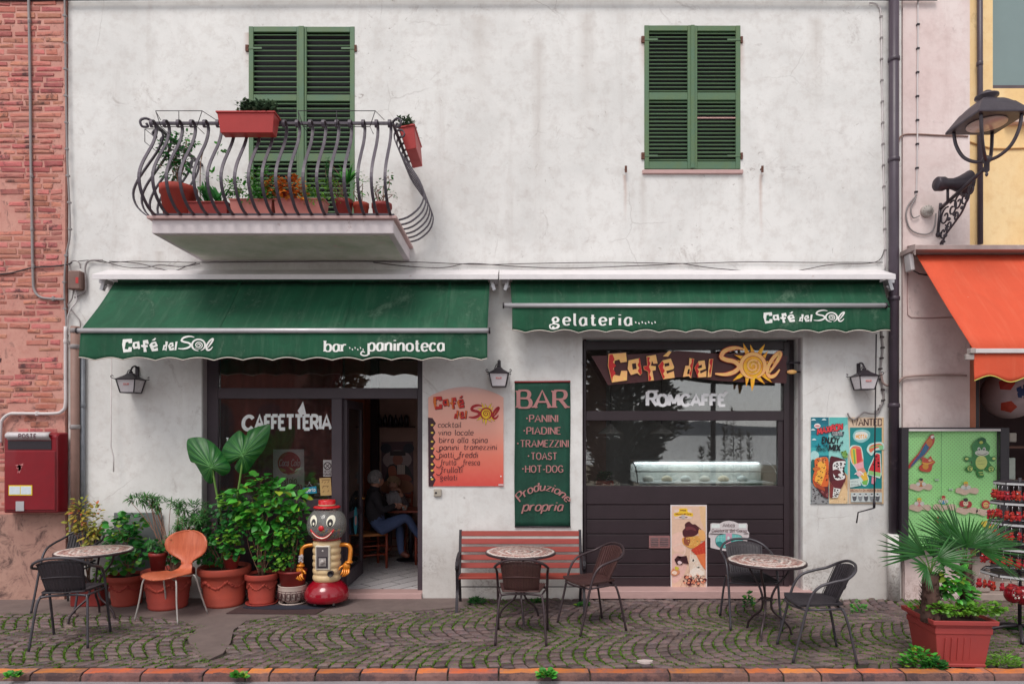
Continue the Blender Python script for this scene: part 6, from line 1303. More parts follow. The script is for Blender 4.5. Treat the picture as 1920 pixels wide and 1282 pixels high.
t = thing('window_sticker', 'round no-smoking sticker at the right edge of the left window', 'sticker', P(614, 872, yi)); p = Pr(lambda a, b, y: P(a, b, y), ys_-.001); p.rect(606,862,621.5,893,(176,168,168)).ell(614,873,7.5,7.5,(60,40,46)).ell(614,873,5.5,5.5,(176,168,168)).rib([(609,868),(619,878)],1.6,(60,40,46)).rib([(619,868),(609,878)],1.6,(60,40,46)).txt('VIETATO',607,885.5,4,(70,50,56),fit=14,wt=.22).txt('FUMARE',607,891,4,(70,50,56),fit=14,wt=.22); p.build(t)
# ================================================================ display case of wooden toys
yd = -.20; zd = zoomfn(1620, 760, 2.457); t = thing('display_case', 'glass-fronted display case with a green pegboard back against the pink wall', 'display case', P(1787, 1035, yd))
m = MB(); A, B, C_, D_ = P(1691, 801, yd), P(1888, 801, yd), P(1888, 1029, yd), P(1691, 1032, yd)
xl0, xl1, xr0, xr1 = X(1691, yd), X(1704, yd), X(1876, yd), X(1893, yd); zt_, zb_ = Z(801, yd), Z(1030, yd)
m.box(xl0, xl1, yd, -.035, zb_, zt_); m.box(xr0, xr1, yd, -.035, zb_, zt_); m.box(xl1+.001, xr0-.001, yd, -.035, zt_-.03, zt_); m.box(xl1+.001, xr0-.001, yd, -.035, zb_, zb_+.03); m.build('frame', BLACK, t, w=1, bev=.004)
m = MB(); m.box(xl1, xr0, yd-.004, yd-.0005, Z(808, yd), Z(804, yd)); m.build('trim', LGREY, t, w=1)
n = N('green_pegboard'); xyz = n.xyz(); hole_ = n.math('MULTIPLY', n.math('SINE', n.math('MULTIPLY', xyz['X'], 150.0)), n.math('SINE', n.math('MULTIPLY', xyz['Z'], 150.0))); hl = n.ramp(hole_, [(.7, 0.0), (.85, 1.0)])
n.l(n.mix(n.math('MULTIPLY', hl, .55), n.mix(n.tex(2, 3).outputs['Fac'], c(166,238,150), c(178,242,160)), c(40,96,50)), n.b.inputs['Base Color']); n.b.inputs['Roughness'].default_value = .6; PEG = n.m
m = MB(); m.box(xl1+.001, xr0-.001, -.145, -.13, zb_+.031, zt_-.031); m.build('pegboard', PEG, t, w=1)
m = MB(); m.box(xl1+.0015, xr0-.0015, yd+.01, yd+.014, zb_+.031, zt_-.031); m.build('glass_door', glassmat('case_glass', (1, 1, 1), 1.2, .02), t, w=1)
m = MB(); m.box(X(1766, yd)-.002, X(1766, yd)+.002, yd+.006, yd+.0095, zb_+.031, zt_-.031); m.build('glass_joint', pbr('joint_green', c(110,176,110), .4), t, w=1); m = MB(); m.box(X(1737, yd), X(1741, yd), yd-.012, yd-.001, zb_-.006, zb_+.03); m.build('catch', ALU, t, w=1)
yt_ = -.165; zd = lambda a, b, y: P(1620+a/2.457+1.5, 760+b/2.457, y)
def toy(name, label, base, col, shapes, cat='toy', group='wooden wall toys in the green display case'):
    t = thing(name, label, cat, zd(base[0][0], base[0][1], yt_), group); m = MB(); q = cr([(a, b, 0) for a, b in base], 3, closed=True); m.prism([(v.x, v.y) for v in q], zd, yt_, yt_+.016); m.build('body', flat(*col), t, w=1)
    p = Pr(zd, yt_-.0006); 
    for f_, ar in shapes: getattr(p, f_)(*ar)
    if shapes: p.build(t)
    return t
toy('parrot_toy', 'long red and blue wooden parrot at the top left of the green case', [(206,290),(204,270),(250,215),(270,180),(300,140),(315,132),(322,150),(318,175),(295,205),(270,235),(240,255)], (196,52,44), [('blob',([(240,250),(265,200),(295,160),(300,185),(275,225)],(40,104,150))),('blob',([(210,280),(245,232),(256,236),(225,272)],(60,80,140))),('ell',(312,145,9,8,(236,230,224))),('blob',([(282,170),(300,152),(312,168),(298,190)],(206,120,60))),('ell',(318,150,3,5,(40,30,34)))])
toy('bear_toy', 'small red wooden bear under the parrot in the green case', [(262,245),(275,238),(290,246),(303,232),(312,248),(325,260),(312,275),(306,300),(285,306),(255,298),(250,280),(266,268)], (206,74,54), [('ell',(280,280,14,14,(232,160,60))),('ell',(300,252,7,6,(240,190,150))),('ell',(296,246,2,2,(40,30,34))),('rib',([(258,262),(290,268),(318,258)],5,(240,190,60)))])
toy('dragon_toy', 'round-bellied green wooden baby dragon with cream paws in the green case', [(520,155),(540,145),(558,155),(560,168),(578,190),(572,215),(580,235),(598,232),(606,246),(592,258),(572,256),(585,275),(600,290),(590,305),(568,303),(548,290),(545,310),(550,325),(536,333),(518,320),(514,300),(500,295),(488,308),(468,300),(466,285),(488,272),(495,255),(476,260),(458,246),(466,232),(492,238),(500,215),(492,190),(508,165)], (44,138,62),
    [('ell',(537,262,27,32,(220,230,130))),('ell',(540,218,33,14,(222,222,210))),('ell',(526,200,7,8,(236,236,230))),('ell',(550,200,7,8,(236,236,230))),('ell',(527,202,3.5,5,(30,30,40))),('ell',(549,202,3.5,5,(30,30,40))),('rib',([(515,220),(540,228),(566,218)],2.5,(60,40,50))),('ell',(485,290,12,12,(220,230,130))),('ell',(582,292,12,12,(220,230,130))),('ell',(481,286,3.5,3.5,(44,138,62))),('ell',(489,284,3.5,3.5,(44,138,62))),('ell',(484,295,5,4,(44,138,62))),('ell',(578,288,3.5,3.5,(44,138,62))),('ell',(586,287,3.5,3.5,(44,138,62))),('ell',(583,297,5,4,(44,138,62))),('ell',(470,245,8,6,(220,230,130))),('ell',(595,244,8,6,(220,230,130))),('blob',([(522,160),(542,147),(558,158),(550,176),(530,172)],(20,104,56))),('ell',(536,170,9,7,(200,210,90))),('rib',([(524,308),(546,306)],4,(220,230,130))),('rib',([(528,318),(548,318)],4,(220,230,130))),('rib',([(520,255),(555,252)],1.5,(150,170,80))),('rib',([(520,270),(555,268)],1.5,(150,170,80)))])
def cloud(label, x0, x1, y, fig): toy('cloud_shelf', label, [(x0,y+10),(x0+4,y-6),(x0+20,y-10),((x0+x1)/2,y-4),(x1-20,y-10),(x1-2,y-4),(x1,y+10),(x1-14,y+20),((x0+x1)/2+12,y+14),((x0+x1)/2-8,y+24),(x0+14,y+16)], (228,196,180), fig)
def figs(x, y, b_, h_): return [('ell',(x,y-4,15,13,b_)),('ell',(x-13,y-4,10,9,(226,226,220))),('ell',(x+13,y-4,10,9,(226,226,220))),('ell',(x,y-18,11,10,(240,190,150))),('ell',(x,y-25,10,6,h_)),('ell',(x-4,y-18,1.6,1.6,(40,30,34))),('ell',(x+4,y-18,1.6,1.6,(40,30,34))),('rib',([(x-4,y-12),(x,y-10),(x+4,y-12)],1.5,(190,50,50)))]
cloud('pink cloud shelf with a dark-haired figure, upper left in the green case', 206, 310, 370, figs(259, 365, (206,120,60), (60,50,50)))
cloud('pink cloud shelf with a yellow-haired figure under the dragon in the green case', 418, 524, 388, figs(466, 380, (190,196,190), (240,206,60)))
cloud('pink cloud shelf with a yellow-haired figure, lower left in the green case', 204, 305, 465, figs(251, 455, (236,140,150), (240,196,70)))
cloud('long pink cloud shelf with a red-capped figure in the middle of the green case', 314, 420, 463, figs(362, 445, (80,150,190), (196,50,50)))
cloud('pink cloud shelf with a butterfly-winged ladybird figure in the green case', 420, 520, 478, [('ell',(450,452,14,15,(190,40,50))),('ell',(480,455,14,15,(190,40,50))),('ell',(465,450,12,13,(240,220,190))),('ell',(465,434,11,9,(60,40,44))),('ell',(460,448,2,2,(40,30,34))),('ell',(470,448,2,2,(40,30,34))),('rib',([(452,470),(466,474),(480,470)],3,(180,40,50)))])
cloud('pink cloud shelf with a red-maned lion figure at the right of the green case', 512, 606, 484, [('ell',(558,455,20,20,(200,40,50))),('ell',(558,457,12,13,(244,196,120))),('ell',(553,454,2,2,(40,30,34))),('ell',(563,454,2,2,(40,30,34))),('rib',([(552,463),(558,466),(564,463)],2,(120,30,40)))])
toy('star_toy', 'yellow wooden toy low at the right of the green case', [(536,540),(560,530),(600,528),(618,540),(610,556),(580,566),(548,558)], (240,206,70), [('ell',(575,545,12,8,(200,60,60)))]); toy('flower_toy', 'small red and blue wooden toy low at the left of the green case', [(325,520),(340,512),(362,520),(358,536),(335,540)], (200,60,60), [('ell',(342,527,8,7,(60,110,160)))])
for a, b in ((332,342),(396,386)): toy('butterfly_toy', 'tiny white butterfly '+('left of centre' if a < 350 else 'above the middle shelf')+' in the green case', [(a-8,b-6),(a,b-1),(a+8,b-6),(a+7,b+6),(a,b+2),(a-7,b+6)], (200,214,200), [])
# ================================================================ keyring rack and its keyrings
rc = G(1912, 1192); t = thing('keyring_rack', 'black wire revolving rack hung with red plush keyrings at the right edge', 'display rack', (rc.x, rc.y, 0)); sr = S(rc.y)
m = MB(); m.tube([(0, 0, .09), (0, 0, Z(895, rc.y))], .016, n=10); m.build('pole', BLACK, t)
for k in range(5):
    a = 2*pi*k/5+.35; m = MB(); m.tube([(0, 0, .10), (.12*cos(a), .12*sin(a), .085), (.30*cos(a), .30*sin(a), .03), (.30*cos(a), .30*sin(a), .0)], .016, n=7); m.build('leg', BLACK, t)
tiers = [(903, .20), (940, .225), (978, .245), (1023, .275), (1072, .30)]; KR = []
PLUSH = pbr('red_plush', c(176,40,36), .9, var=.3, scale=30, bump=.8, bscale=180, rnd=.3, col2=c(150,30,34)); STRIP = pbr('price_strip', c(206,206,208), .5)
names = ['top', 'second', 'middle', 'fourth', 'lowest']
def keyring():
    k = thing('keyring', '', 'keyring', (0, 0, 0)); m = MB(); m.ball((0, 0, -.085), .020, 8, 6, sc=(1, .9, 1.2)); m.ball((0, -.004, -.058), .016, 8, 6)
    for sx in (-1, 1): m.ball((sx*.012, 0, -.044), .006, 5, 4); m.ball((sx*.02, -.004, -.082), .008, 5, 4, sc=(1, 1, 1.5)); m.ball((sx*.011, -.01, -.106), .009, 5, 4)
    m.build('plush', PLUSH, k); m = MB(); m.tube([(0, 0, 0), (.002, -.003, -.02), (0, 0, -.044)], .002, n=4); m.ball((0, -.018, -.060), .006, 5, 4); m.build('chain', pbr('chain_steel', c(190,186,190), .3, metal=.6), k); return k
k0 = keyring(); first = True
for ti, (py, r_) in enumerate(tiers):
    KL = []
    zt = Z(py, rc.y); hx = [(r_*cos(a*pi/4+.4), r_*sin(a*pi/4+.4)) for a in range(8)]
    m = MB(); m.tube([(a, b, zt) for a, b in hx], .005, n=5, closed=True); m.tube([(a, b, zt-.024) for a, b in hx], .004, n=5, closed=True)
    for a, b in hx: m.tube([(0, 0, zt), (a, b, zt)], .004, n=4)
    tr_ = m.build('tier', BLACK, t); m = MB()
    for i in range(8):
        a, b = Vector((*hx[i], 0)), Vector((*hx[(i+1) % 8], 0)); mid_ = (a+b)/2; m.obox(mid_*1.02+Vector((0, 0, zt-.012)), ((b-a).length*.94, .003, .018), Rz(atan2((b-a).y, (b-a).x)))
    m.build('price_strip', STRIP, t)
    for i in range(8):
        for f_ in (.15, .38, .62, .85):
            a, b = Vector((*hx[i], 0)), Vector((*hx[(i+1) % 8], 0)); p = a.lerp(b, f_)*1.10
            if p.y > r_*.45: continue
            wp = Vector((rc.x+p.x, rc.y+p.y, zt-.022))
            if CX+wp.x*S(wp.y) > 1932: continue
            o = k0 if first else copy_tree(k0); first = False; put(o, wp+Vector((U(-.008, .008), 0, U(-.012, .004))), U(0, 6.3), 'red plush animal keyring hanging on the %s tier of the black rack' % names[ti], sc=U(.95, 1.25)); KL.append(o)
    KL.sort(key=lambda o: o.location.x/(o.location.y+D0))
    for j, o in enumerate(KL): o['label'] = 'red plush animal keyring, %s from the left on the %s tier of the rack' % (ORD[j], names[ti]); o['group'] = 'red plush keyrings on the wire rack'
for k, (px, py) in enumerate(((1899, 1112), (1918, 1116))):
    m = MB(); m.ball((0, 0, 0), .075, 20, 14, sc=(1, .9, 1.15)); t2 = thing('ball', 'glossy red flowered ball hanging under the rack, '+('the left one' if k == 0 else 'the right one'), 'ball', P(px, py, rc.y-.1), 'red balls under the rack'); m.build('skin', LRED, t2)
    m = MB()
    for q in range(6): a = q*1.05; m.ball((.03*cos(a)-.01, -.064, .03*sin(a)), .011, 6, 4, sc=(1, .5, 1))
    m.ball((-.01, -.07, 0), .010, 6, 4, sc=(1, .4, 1)); m.build('flower', flat(232, 214, 206), t2); m = MB(); m.tube([(0, 0, .08), (0, .08, .16)], .003, n=4); m.build('loop', BLACK, t2)
# football in the shop doorway
t = thing('football', 'big white football with red and blue patches hanging in the dark doorway', 'ball', P(1893, 738, .5)); m = MB(); m.ball((0, 0, 0), .30, 28, 20); m.build('skin', pbr('ball_white', c(196,176,180), .5), t)
def bpatch(az, el, rad, col):
    d = Vector((sin(az)*cos(el), -cos(az)*cos(el), sin(el))); a = d.orthogonal().normalized(); b = d.cross(a); m = MB(); pts = [(d*.303+(a*cos(2*pi*k/5)+b*sin(2*pi*k/5))*rad).normalized()*.3035 for k in range(5)]; m.add([d*.307]+pts, [(0, 1+k, 1+(k+1) % 5) for k in range(5)]); m.build('patch', col, t)
for az, el, r_, cc in ((-.75, .35, .09, (190,60,50)), (-.15, .02, .10, (40,60,110)), (-.7, -.6, .09, (190,70,50)), (.5, .5, .09, (40,60,110)), (.6, -.3, .09, (190,60,50)), (-.05, .85, .08, (190,70,60))): bpatch(az, el, r_, flat(*cc))
m = MB(); m.tube([(0, 0, .29), (0, 0, 1.2)], .004, n=4); m.build('cord', BLACK, t)
for k, (px, py, cc, w_, h_) in enumerate(((1896, 880, (196,206,196), .12, .30), (1911, 820, (200,190,180), .10, .12), (1880, 850, (120,60,56), .10, .16))):
    o = MB(); o.box(X(px, .9)-w_/2, X(px, .9)+w_/2, .9+k*.1, .93+k*.1, Z(py, .9)-h_/2, Z(py, .9)+h_/2); o = o.build('package', flat(*cc), bev=.01); tag(o, ('tall pale', 'small cream', 'dark red')[k]+' package standing inside the dark shop doorway', 'package', 'goods in the dark doorway')
m = MB(); m.box(X(1850, .9), 8.0, .85, 1.4, Z(905, .9), Z(898, .9)); m.box(X(1850, .9), 8.0, .85, 1.4, Z(840, .9), Z(836, .9)); o = m.build('shelf', pbr('brown_shelf', c(110,70,56), .6)); tag(o, 'brown shelves inside the dark shop doorway', 'shelf')
# ================================================================ inside the café
t = thing('gelato_counter', 'curved glass gelato display counter behind the shop window', 'counter', (X(1322, 1), 1.0, .06)); yc0, yc1 = .55, 1.25; xg0, xg1 = X(1192, .7), X(1452, .7); ztop = Z(866, .7)
CW = pbr('counter_steel', c(206,208,206), .3, metal=.2); m = MB(); m.box(xg0, xg1, yc0, yc1, .06, Z(905, .6)); m.build('body', pbr('counter_white', c(206,206,204), .5), t, w=1, bev=.01)
m = MB(); m.tube([(xg0, yc1-.15, ztop), (xg1, yc1-.15, ztop)], .022, n=8); m.tube([(xg0, yc0+.2, ztop-.12), (xg1, yc0+.2, ztop-.12)], .009, n=6); m.build('rail', CW, t, w=1)
def cg_(u, v): a = v*pi/2; return (xg0+(xg1-xg0)*u, yc0+.02+.45*(1-cos(a)), Z(905, .6)+(ztop-Z(905, .6))*sin(a))
m = MB(); m.grid(cg_, 2, 10); m.build('curved_glass', glassmat('counter_glass', (.94, .97, .97), 1.4, .12), t, w=1)
m = MB()
for xx in (xg0, xg1): m.tube([cg_(0 if xx == xg0 else 1, v/8) for v in range(9)], .008, n=5)
m.build('side_trim', CW, t, w=1)
m = MB(); m.box(xg0+.05, xg1-.05, yc1-.17, yc1-.15, ztop-.035, ztop-.025); em = N('display_light'); em.b.inputs['Emission Color'].default_value = (.85, .95, 1, 1); em.b.inputs['Emission Strength'].default_value = 5; m.build('light_strip', em.m, t, w=1)
al = bpy.data.lights.new('display_lamp', 'AREA'); al.shape = 'RECTANGLE'; al.size = 1.5; al.size_y = .3; al.energy = 1.5; al.color = (.9, 1, .98); ao = bpy.data.objects.new('display_lamp', al); COL.objects.link(ao); ao.location = ((xg0+xg1)/2, .88, ztop-.02)
m = MB(); m.box(xg0+.01, xg1-.01, yc1-.13, yc1-.11, Z(905, .6)+.001, ztop-.04); m.build('case_back', pbr('case_white', c(226,230,226), .5), t, w=1)
for k in range(6):
    m = MB(); m.lathe([(.0, 0), (.06, .0), (.075, .03), (.05, .055), (.02, .07), (0, .072)], 12, (xg0+.2+k*.24, yc0+.38, Z(905, .6)+.001)); m.build('tub', pbr('gelato_%d' % (k % 3), c(*((240,236,226), (236,222,196), (222,230,230))[k % 3]), .6), t, w=1)
m = MB(); m.tube(cr([(X(1415, 1), 1.1, ztop+.02), (X(1415, 1), 1.1, ztop+.14), (X(1412, 1), 1.05, ztop+.17), (X(1408, 1), 1.02, ztop+.13)], 4), .010, n=6); m.build('tap', ALU, t, w=1)
m = MB(); m.box(X(1096, .5), xg0-.05, .45, 1.0, Z(912, .5)-.04, Z(912, .5)); o = m.build('window_shelf', pbr('pale_shelf', c(200,190,186), .5)); tag(o, 'pale shelf behind the shop window left of the gelato counter', 'shelf')
t = thing('potted_plant', 'small red trough of green herbs on the shelf inside the shop window', 'plant', P(1132, 911, .6)); zz = Z(912, .5)+.001; m = MB(); m.box(X(1117, .6), X(1149, .6), .52, .64, zz, zz+.065); m.build('pot', pbr('trough_red', c(196,80,70), .6), t, w=1, bev=.008)
m = MB(); rs = random.Random(8)
for _ in range(160): a = rs.random()*6.28; p = Vector((X(1132, .6)+rs.uniform(-.08, .08), .58+rs.uniform(-.05, .05), zz+.07+rs.random()*.10)); d = Vector((cos(a), sin(a), .5)).normalized(); s2 = d.cross(Vector((0, 0, 1))).normalized()*.012; m.add([p, p+d*.02+s2, p+d*.05, p+d*.02-s2], [(0, 1, 2, 3)], r=rs.random())
m.build('foliage', leafmat('herb_leaf', c(70,130,60), c(46,100,46)), t, w=1)
for k, (px, yy) in enumerate(((1145, 1.6), (1240, 2.0))):
    t = thing('pendant_lamp', 'white pendant lamp hanging inside the shop, '+('left one near the tree reflection' if k == 0 else 'right one fainter'), 'lamp', (X(px, yy), yy, Z(812, yy))); m = MB(); z_ = Z(813, yy); m.lathe([(.17, z_), (.172, z_+.01), (.05, z_+.10), (.02, z_+.14)], 24, (X(px, yy), yy, 0)); m.build('lamp_shade', pbr('shade_white', c(226,220,214), .5), t, w=1); m = MB(); m.tube([(X(px, yy), yy, z_+.14), (X(px, yy), yy, 3.0)], .004, n=4); m.build('cord', BLACK, t, w=1)
m = MB(); m.grid(lambda u, v: (X(405, .5)+(X(640, .5)-X(405, .5))*u, .55+.035*sin(u*46)+.02*sin(u*17), .1+2.7*v), 90, 4); o = m.build('curtain', pbr('dark_red_curtain', c(140,54,54), .9)); tag(o, 'dark red curtain hanging behind the left window glass', 'curtain')
# wall picture and shelf behind the guests
yw2 = 2.745; t = thing('picture', 'dark tall poster of a figure holding a drum on the back wall of the café', 'picture', P(744, 930, yw2)); mpx = lambda a, b, y: P(640+a/3.29, 740+b/3.29, y); m = MB(); m.prism([(246,290),(443,288),(446,612),(248,612)], mpx, yw2-.012, yw2-.002); m.build('panel', flat(96, 60, 70), t, w=1)
p = Pr(mpx, yw2-.0125); p.ell(345,400,90,60,(176,150,150)).ell(275,330,34,30,(50,44,60)).ell(415,330,34,30,(50,44,60)).blob([(280,480),(300,430),(390,430),(430,480),(430,540),(280,540)],(50,40,44)).ell(348,400,32,36,(170,100,84)).rect(300,345,396,375,(60,40,44)).blob([(290,450),(330,440),(340,500),(300,520)],(180,96,70)).rect(345,430,392,505,(206,180,170)).blob([(300,500),(400,490),(430,530),(300,540)],(150,70,50)).blob([(260,540),(340,520),(430,540),(430,600),(260,600)],(150,90,60)); [p.rib([(352+k*10,430),(352+k*10,505)],3,(60,40,44),sm=False) for k in range(4)]; p.build(t)
m = MB(); m.box(X(704, 2.5), X(775, 2.5), 2.5, 2.74, Z(801, 2.5), Z(799, 2.5)); sh = m.build('wall_shelf', DARKIN); tag(sh, 'dark shelf high on the back wall of the café', 'shelf')
for k in range(6): m = MB(); m.lathe([(.0, 0), (.035, 0), (.035, .10+.02*(k % 3)), (.012, .14+.02*(k % 3)), (.012, .18), (0, .18)], 10, (X(712+k*10, 2.6), 2.6, Z(799, 2.5)+.001)); o = m.build('bottle', pbr('dark_bottle', c(60,46,48), .3)); tag(o, 'dark bottle on the café wall shelf, %s from the left' % ORD[k], 'bottle', 'bottles on the café shelf')
WOOD = pbr('dark_red_wood', c(156,70,50), .5, var=.25, stretch=(8, 8, 1), bump=.1); RUSH = pbr('rush_seat', c(190,120,66), .8, bump=.5)
def wchair(label):
    t = thing('wooden_chair', label, 'chair', (0, 0, 0), 'wooden ladder-back chairs inside the café')
    for sx in (-1, 1): m = MB(); m.tube([(sx*.2, .2, 0), (sx*.2, .2, .46)], .018, n=7); m.build('leg', WOOD, t); m = MB(); m.tube([(sx*.2, -.2, 0), (sx*.19, -.19, .46), (sx*.19, -.24, .92)], .018, n=7); m.build('leg', WOOD, t)
    for z_ in (.60, .73, .86): m = MB(); m.grid(lambda u, v: (-.19+.38*u, -.205-(z_-.46)*.1-.02*sin(pi*u), z_-.03+.055*v), 6, 1); m.build('back_slat', WOOD, t, solid=.014)
    m = MB(); m.grid(lambda u, v: (-.21+.42*u, -.2+.41*v, .455-.012*sin(pi*u)*sin(pi*v)), 6, 6); m.build('seat', RUSH, t, solid=.03)
    for z_ in (.16, .28): m = MB(); m.tube([(-.2, .2, z_), (.2, .2, z_)], .010, n=6); m.tube([(-.2, .2, z_+.03), (-.2, -.2, z_+.03)], .010, n=6); m.tube([(.2, .2, z_+.03), (.2, -.2, z_+.03)], .010, n=6); m.build('stretcher', WOOD, t)
    return t
wc = wchair('dark wooden chair under the grey-haired man in the café'); put(wc, (X(697, 1.45)-.06, 1.48, .06), radians(-62))
put(copy_tree(wc), (X(740, 2.3), 2.38, .06), radians(175), 'dark wooden chair under the woman at the back of the café'); put(copy_tree(wc), (X(785, 1.9)+.25, 1.75, .06), radians(75), 'dark wooden chair hidden mostly behind the doorway edge in the café')
t = thing('cafe_table', 'dark small table between the two guests in the café', 'table', (X(768, 1.9), 1.98, .06)); m = MB(); m.box(-.30, .30, -.24, .24, .70, .73); m.build('tabletop', WOOD, t, bev=.004); m = MB(); m.tube([(0, 0, .03), (0, 0, .70)], .03, n=8); m.build('post', BLACK, t); m = MB(); m.lathe([(0, .0), (.2, 0), (.2, .012), (.04, .03)], 20); m.build('foot', BLACK, t)
m = MB(); m.lathe([(.0, 0), (.03, 0), (.038, .06), (.034, .06), (.026, .008), (0, .008)], 14, (X(760, 1.9), 1.84, .791)); o = m.build('cup', flat(226, 220, 216)); tag(o, 'white cup on the café table', 'cup')
# ---- the two guests: one continuous skinned body each
def body(name, label, J, E, root, zones, mats, loc):
    t = thing(name, label, 'person', loc); ks_ = list(J); me = bpy.data.meshes.new('body'); me.from_pydata([J[k][0] for k in ks_], [(ks_.index(a), ks_.index(b)) for a, b in E], [])
    o = bpy.data.objects.new('tmp', me); COL.objects.link(o); sk = o.modifiers.new('s', 'SKIN'); sv = me.skin_vertices[0].data
    for i, k in enumerate(ks_): r = J[k][1]; sv[i].radius = (r, r) if not isinstance(r, tuple) else r; sv[i].use_root = (k == root)
    sb = o.modifiers.new('b', 'SUBSURF'); sb.levels = 2; sb.render_levels = 2; bpy.context.view_layer.update()
    dg = bpy.context.evaluated_depsgraph_get(); m2 = bpy.data.meshes.new_from_object(o.evaluated_get(dg)); bpy.data.objects.remove(o)
    for mm_ in mats: m2.materials.append(mm_)
    for p in m2.polygons:
        p.use_smooth = True; cc = p.center; best = min(E, key=lambda e: segd(cc, Vector(J[e[0]][0]), Vector(J[e[1]][0])) - .5*min(rad(J[e[0]]), rad(J[e[1]])))
        p.material_index = zones.get(best, 0)
    for v in m2.vertices: v.co -= Vector(loc)
    b_ = bpy.data.objects.new('body', m2); COL.objects.link(b_); b_.parent = t; return t
def rad(j): return j[1][0] if isinstance(j[1], tuple) else j[1]
def segd(p, a, b): ab = b-a; q = max(0, min(1, (p-a).dot(ab)/max(1e-9, ab.length_squared))); return (p-(a+ab*q)).length
SKIN = pbr('skin', c(196,140,120), .55, var=.1, bump=.05, sub=.05); JACK = pbr('black_jacket', c(44,38,44), .85, bump=.5, bscale=20); JEAN = pbr('blue_jeans', c(74,88,126), .85, var=.25, scale=9, bump=.4, bscale=90); SHOE = pbr('brown_shoe', c(120,64,50), .5); HAIR = pbr('grey_hair', c(150,142,142), .8, var=.35, scale=30, bump=.9, bscale=60); SHIRT = pbr('pale_scarf', c(170,160,164), .85, bump=.5)
ym = 1.45
def q(px, py, dy=0): return P(px, py, ym+dy)
J = {'pel': (q(708, 988, .0), .15), 'wst': (q(702, 966, 0), .15), 'chs': (q(697, 940, .0), (.165)), 'nk0': (q(700, 921, .02), .085), 'nk': (q(703, 912, .03), .055), 'hd': (q(705, 899, .03), .09), 'ht': (q(706, 890, .03), .085),
 'shR': (q(703, 927, -.17), .07), 'elR': (q(716, 958, -.22), .055), 'wrR': (q(738, 948, -.10), .036), 'haR': (q(745, 945, -.06), .034),
 'shL': (q(705, 926, .20), .07), 'elL': (q(728, 955, .30), .05), 'wrL': (q(746, 950, .25), .034), 'haL': (q(752, 948, .22), .032),
 'hpR': (q(716, 989, -.12), .105), 'knR': (q(763, 968, -.02), .072), 'anR': (q(784, 1004, .05), .042), 'toR': (q(797, 1007, .08), .035),
 'hpL': (q(716, 990, .12), .10), 'knL': (q(748, 978, .22), .072), 'anL': (q(752, 1036, .10), .045), 'toL': (q(768, 1043, .06), .036)}
E = [('pel','wst'),('wst','chs'),('chs','nk0'),('nk0','nk'),('nk','hd'),('hd','ht'),('chs','shR'),('shR','elR'),('elR','wrR'),('wrR','haR'),('chs','shL'),('shL','elL'),('elL','wrL'),('wrL','haL'),('pel','hpR'),('hpR','knR'),('knR','anR'),('anR','toR'),('pel','hpL'),('hpL','knL'),('knL','anL'),('anL','toL')]
zones = {e: 0 for e in E}; zones.update({('nk','hd'): 1, ('hd','ht'): 1, ('wrR','haR'): 1, ('wrL','haL'): 1, ('pel','hpR'): 2, ('hpR','knR'): 2, ('knR','anR'): 2, ('pel','hpL'): 2, ('hpL','knL'): 2, ('knL','anL'): 2, ('anR','toR'): 3, ('anL','toL'): 3})
man = body('person', 'grey-haired person in a black jacket and jeans seated with one leg crossed inside the café', J, E, 'pel', zones, [JACK, SKIN, JEAN, SHOE], tuple(q(705, 1060)))
def features(par, c_, f, rh=.105, hair=HAIR, cover=-.15):
    """hair cap, ears, eyes, nose and mouth on a head centred at c_ that looks along f"""
    f = Vector(f).normalized(); s = f.cross(Vector((0, 0, 1))).normalized(); u = s.cross(f)
    m = MB(); rs = random.Random(3)
    for _ in range(420):
        d = Vector((rs.gauss(0, 1), rs.gauss(0, 1), rs.gauss(0, 1))).normalized()
        if d.dot(f) > .45+cover or d.z < -.55 or (d.dot(f) > .1 and d.z < .25): continue
        p = c_+d*rh*.96; tt = d.orthogonal().normalized(); m.ball(p, rs.uniform(.014, .024), 5, 4, sc=(1, 1, .7))
    m.ball(c_-f*.012+u*.012, rh*.99, 14, 10, sc=(.98, .98, .98)); m.build('hair', hair, par, w=1)
    m = MB()
    for sg in (-1, 1): m.ball(c_+s*sg*rh*.98-u*.02, .024, 7, 5, sc=(.6, .8, 1.3))
    m.build('ears', SKIN, par, w=1)
    m = MB(); m.ball(c_+f*rh*.97-u*.022, .017, 8, 6, sc=(.8, .9, 1.3)); m.ball(c_+f*rh*.35-u*.04, rh*.72, 14, 10); m.build('face', SKIN, par, w=1)
    m = MB(); [m.ball(c_+f*rh*.92+s*sg*.032+u*.004, .009, 6, 5) for sg in (-1, 1)]; m.build('eyes', BLACK, par, w=1)
    m = MB(); m.tube([c_+f*rh*.99+s*sg*.02-u*.062 for sg in (-1, 0, 1)], .005, n=5); m.build('mouth', flat(150, 70, 66), par, w=1)
features(man, q(705, 896, .03), (.75, .65, -.05))
def fingers(par, c_, d, sk=SKIN):
    d = Vector(d).normalized(); s = d.cross(Vector((0, 0, 1))).normalized(); u = s.cross(d); m = MB()
    for k in range(4): b_ = c_+s*(k-1.5)*.017+d*.02; L_ = (.05, .06, .057, .045)[k]; m.tube(cr([b_, b_+d*L_*.5+u*.004, b_+d*L_*.8-u*.016, b_+d*L_*.75-u*.036], 2), .0085, n=6)
    m.tube(cr([c_-s*.03, c_-s*.045+d*.02, c_-s*.04+d*.045], 2), .010, n=6); m.build('fingers', sk, par, w=1)
fingers(man, q(745, 945, -.06), (1, .3, .1)); fingers(man, q(752, 948, .22), (1, 0, 0))
ym = 2.3
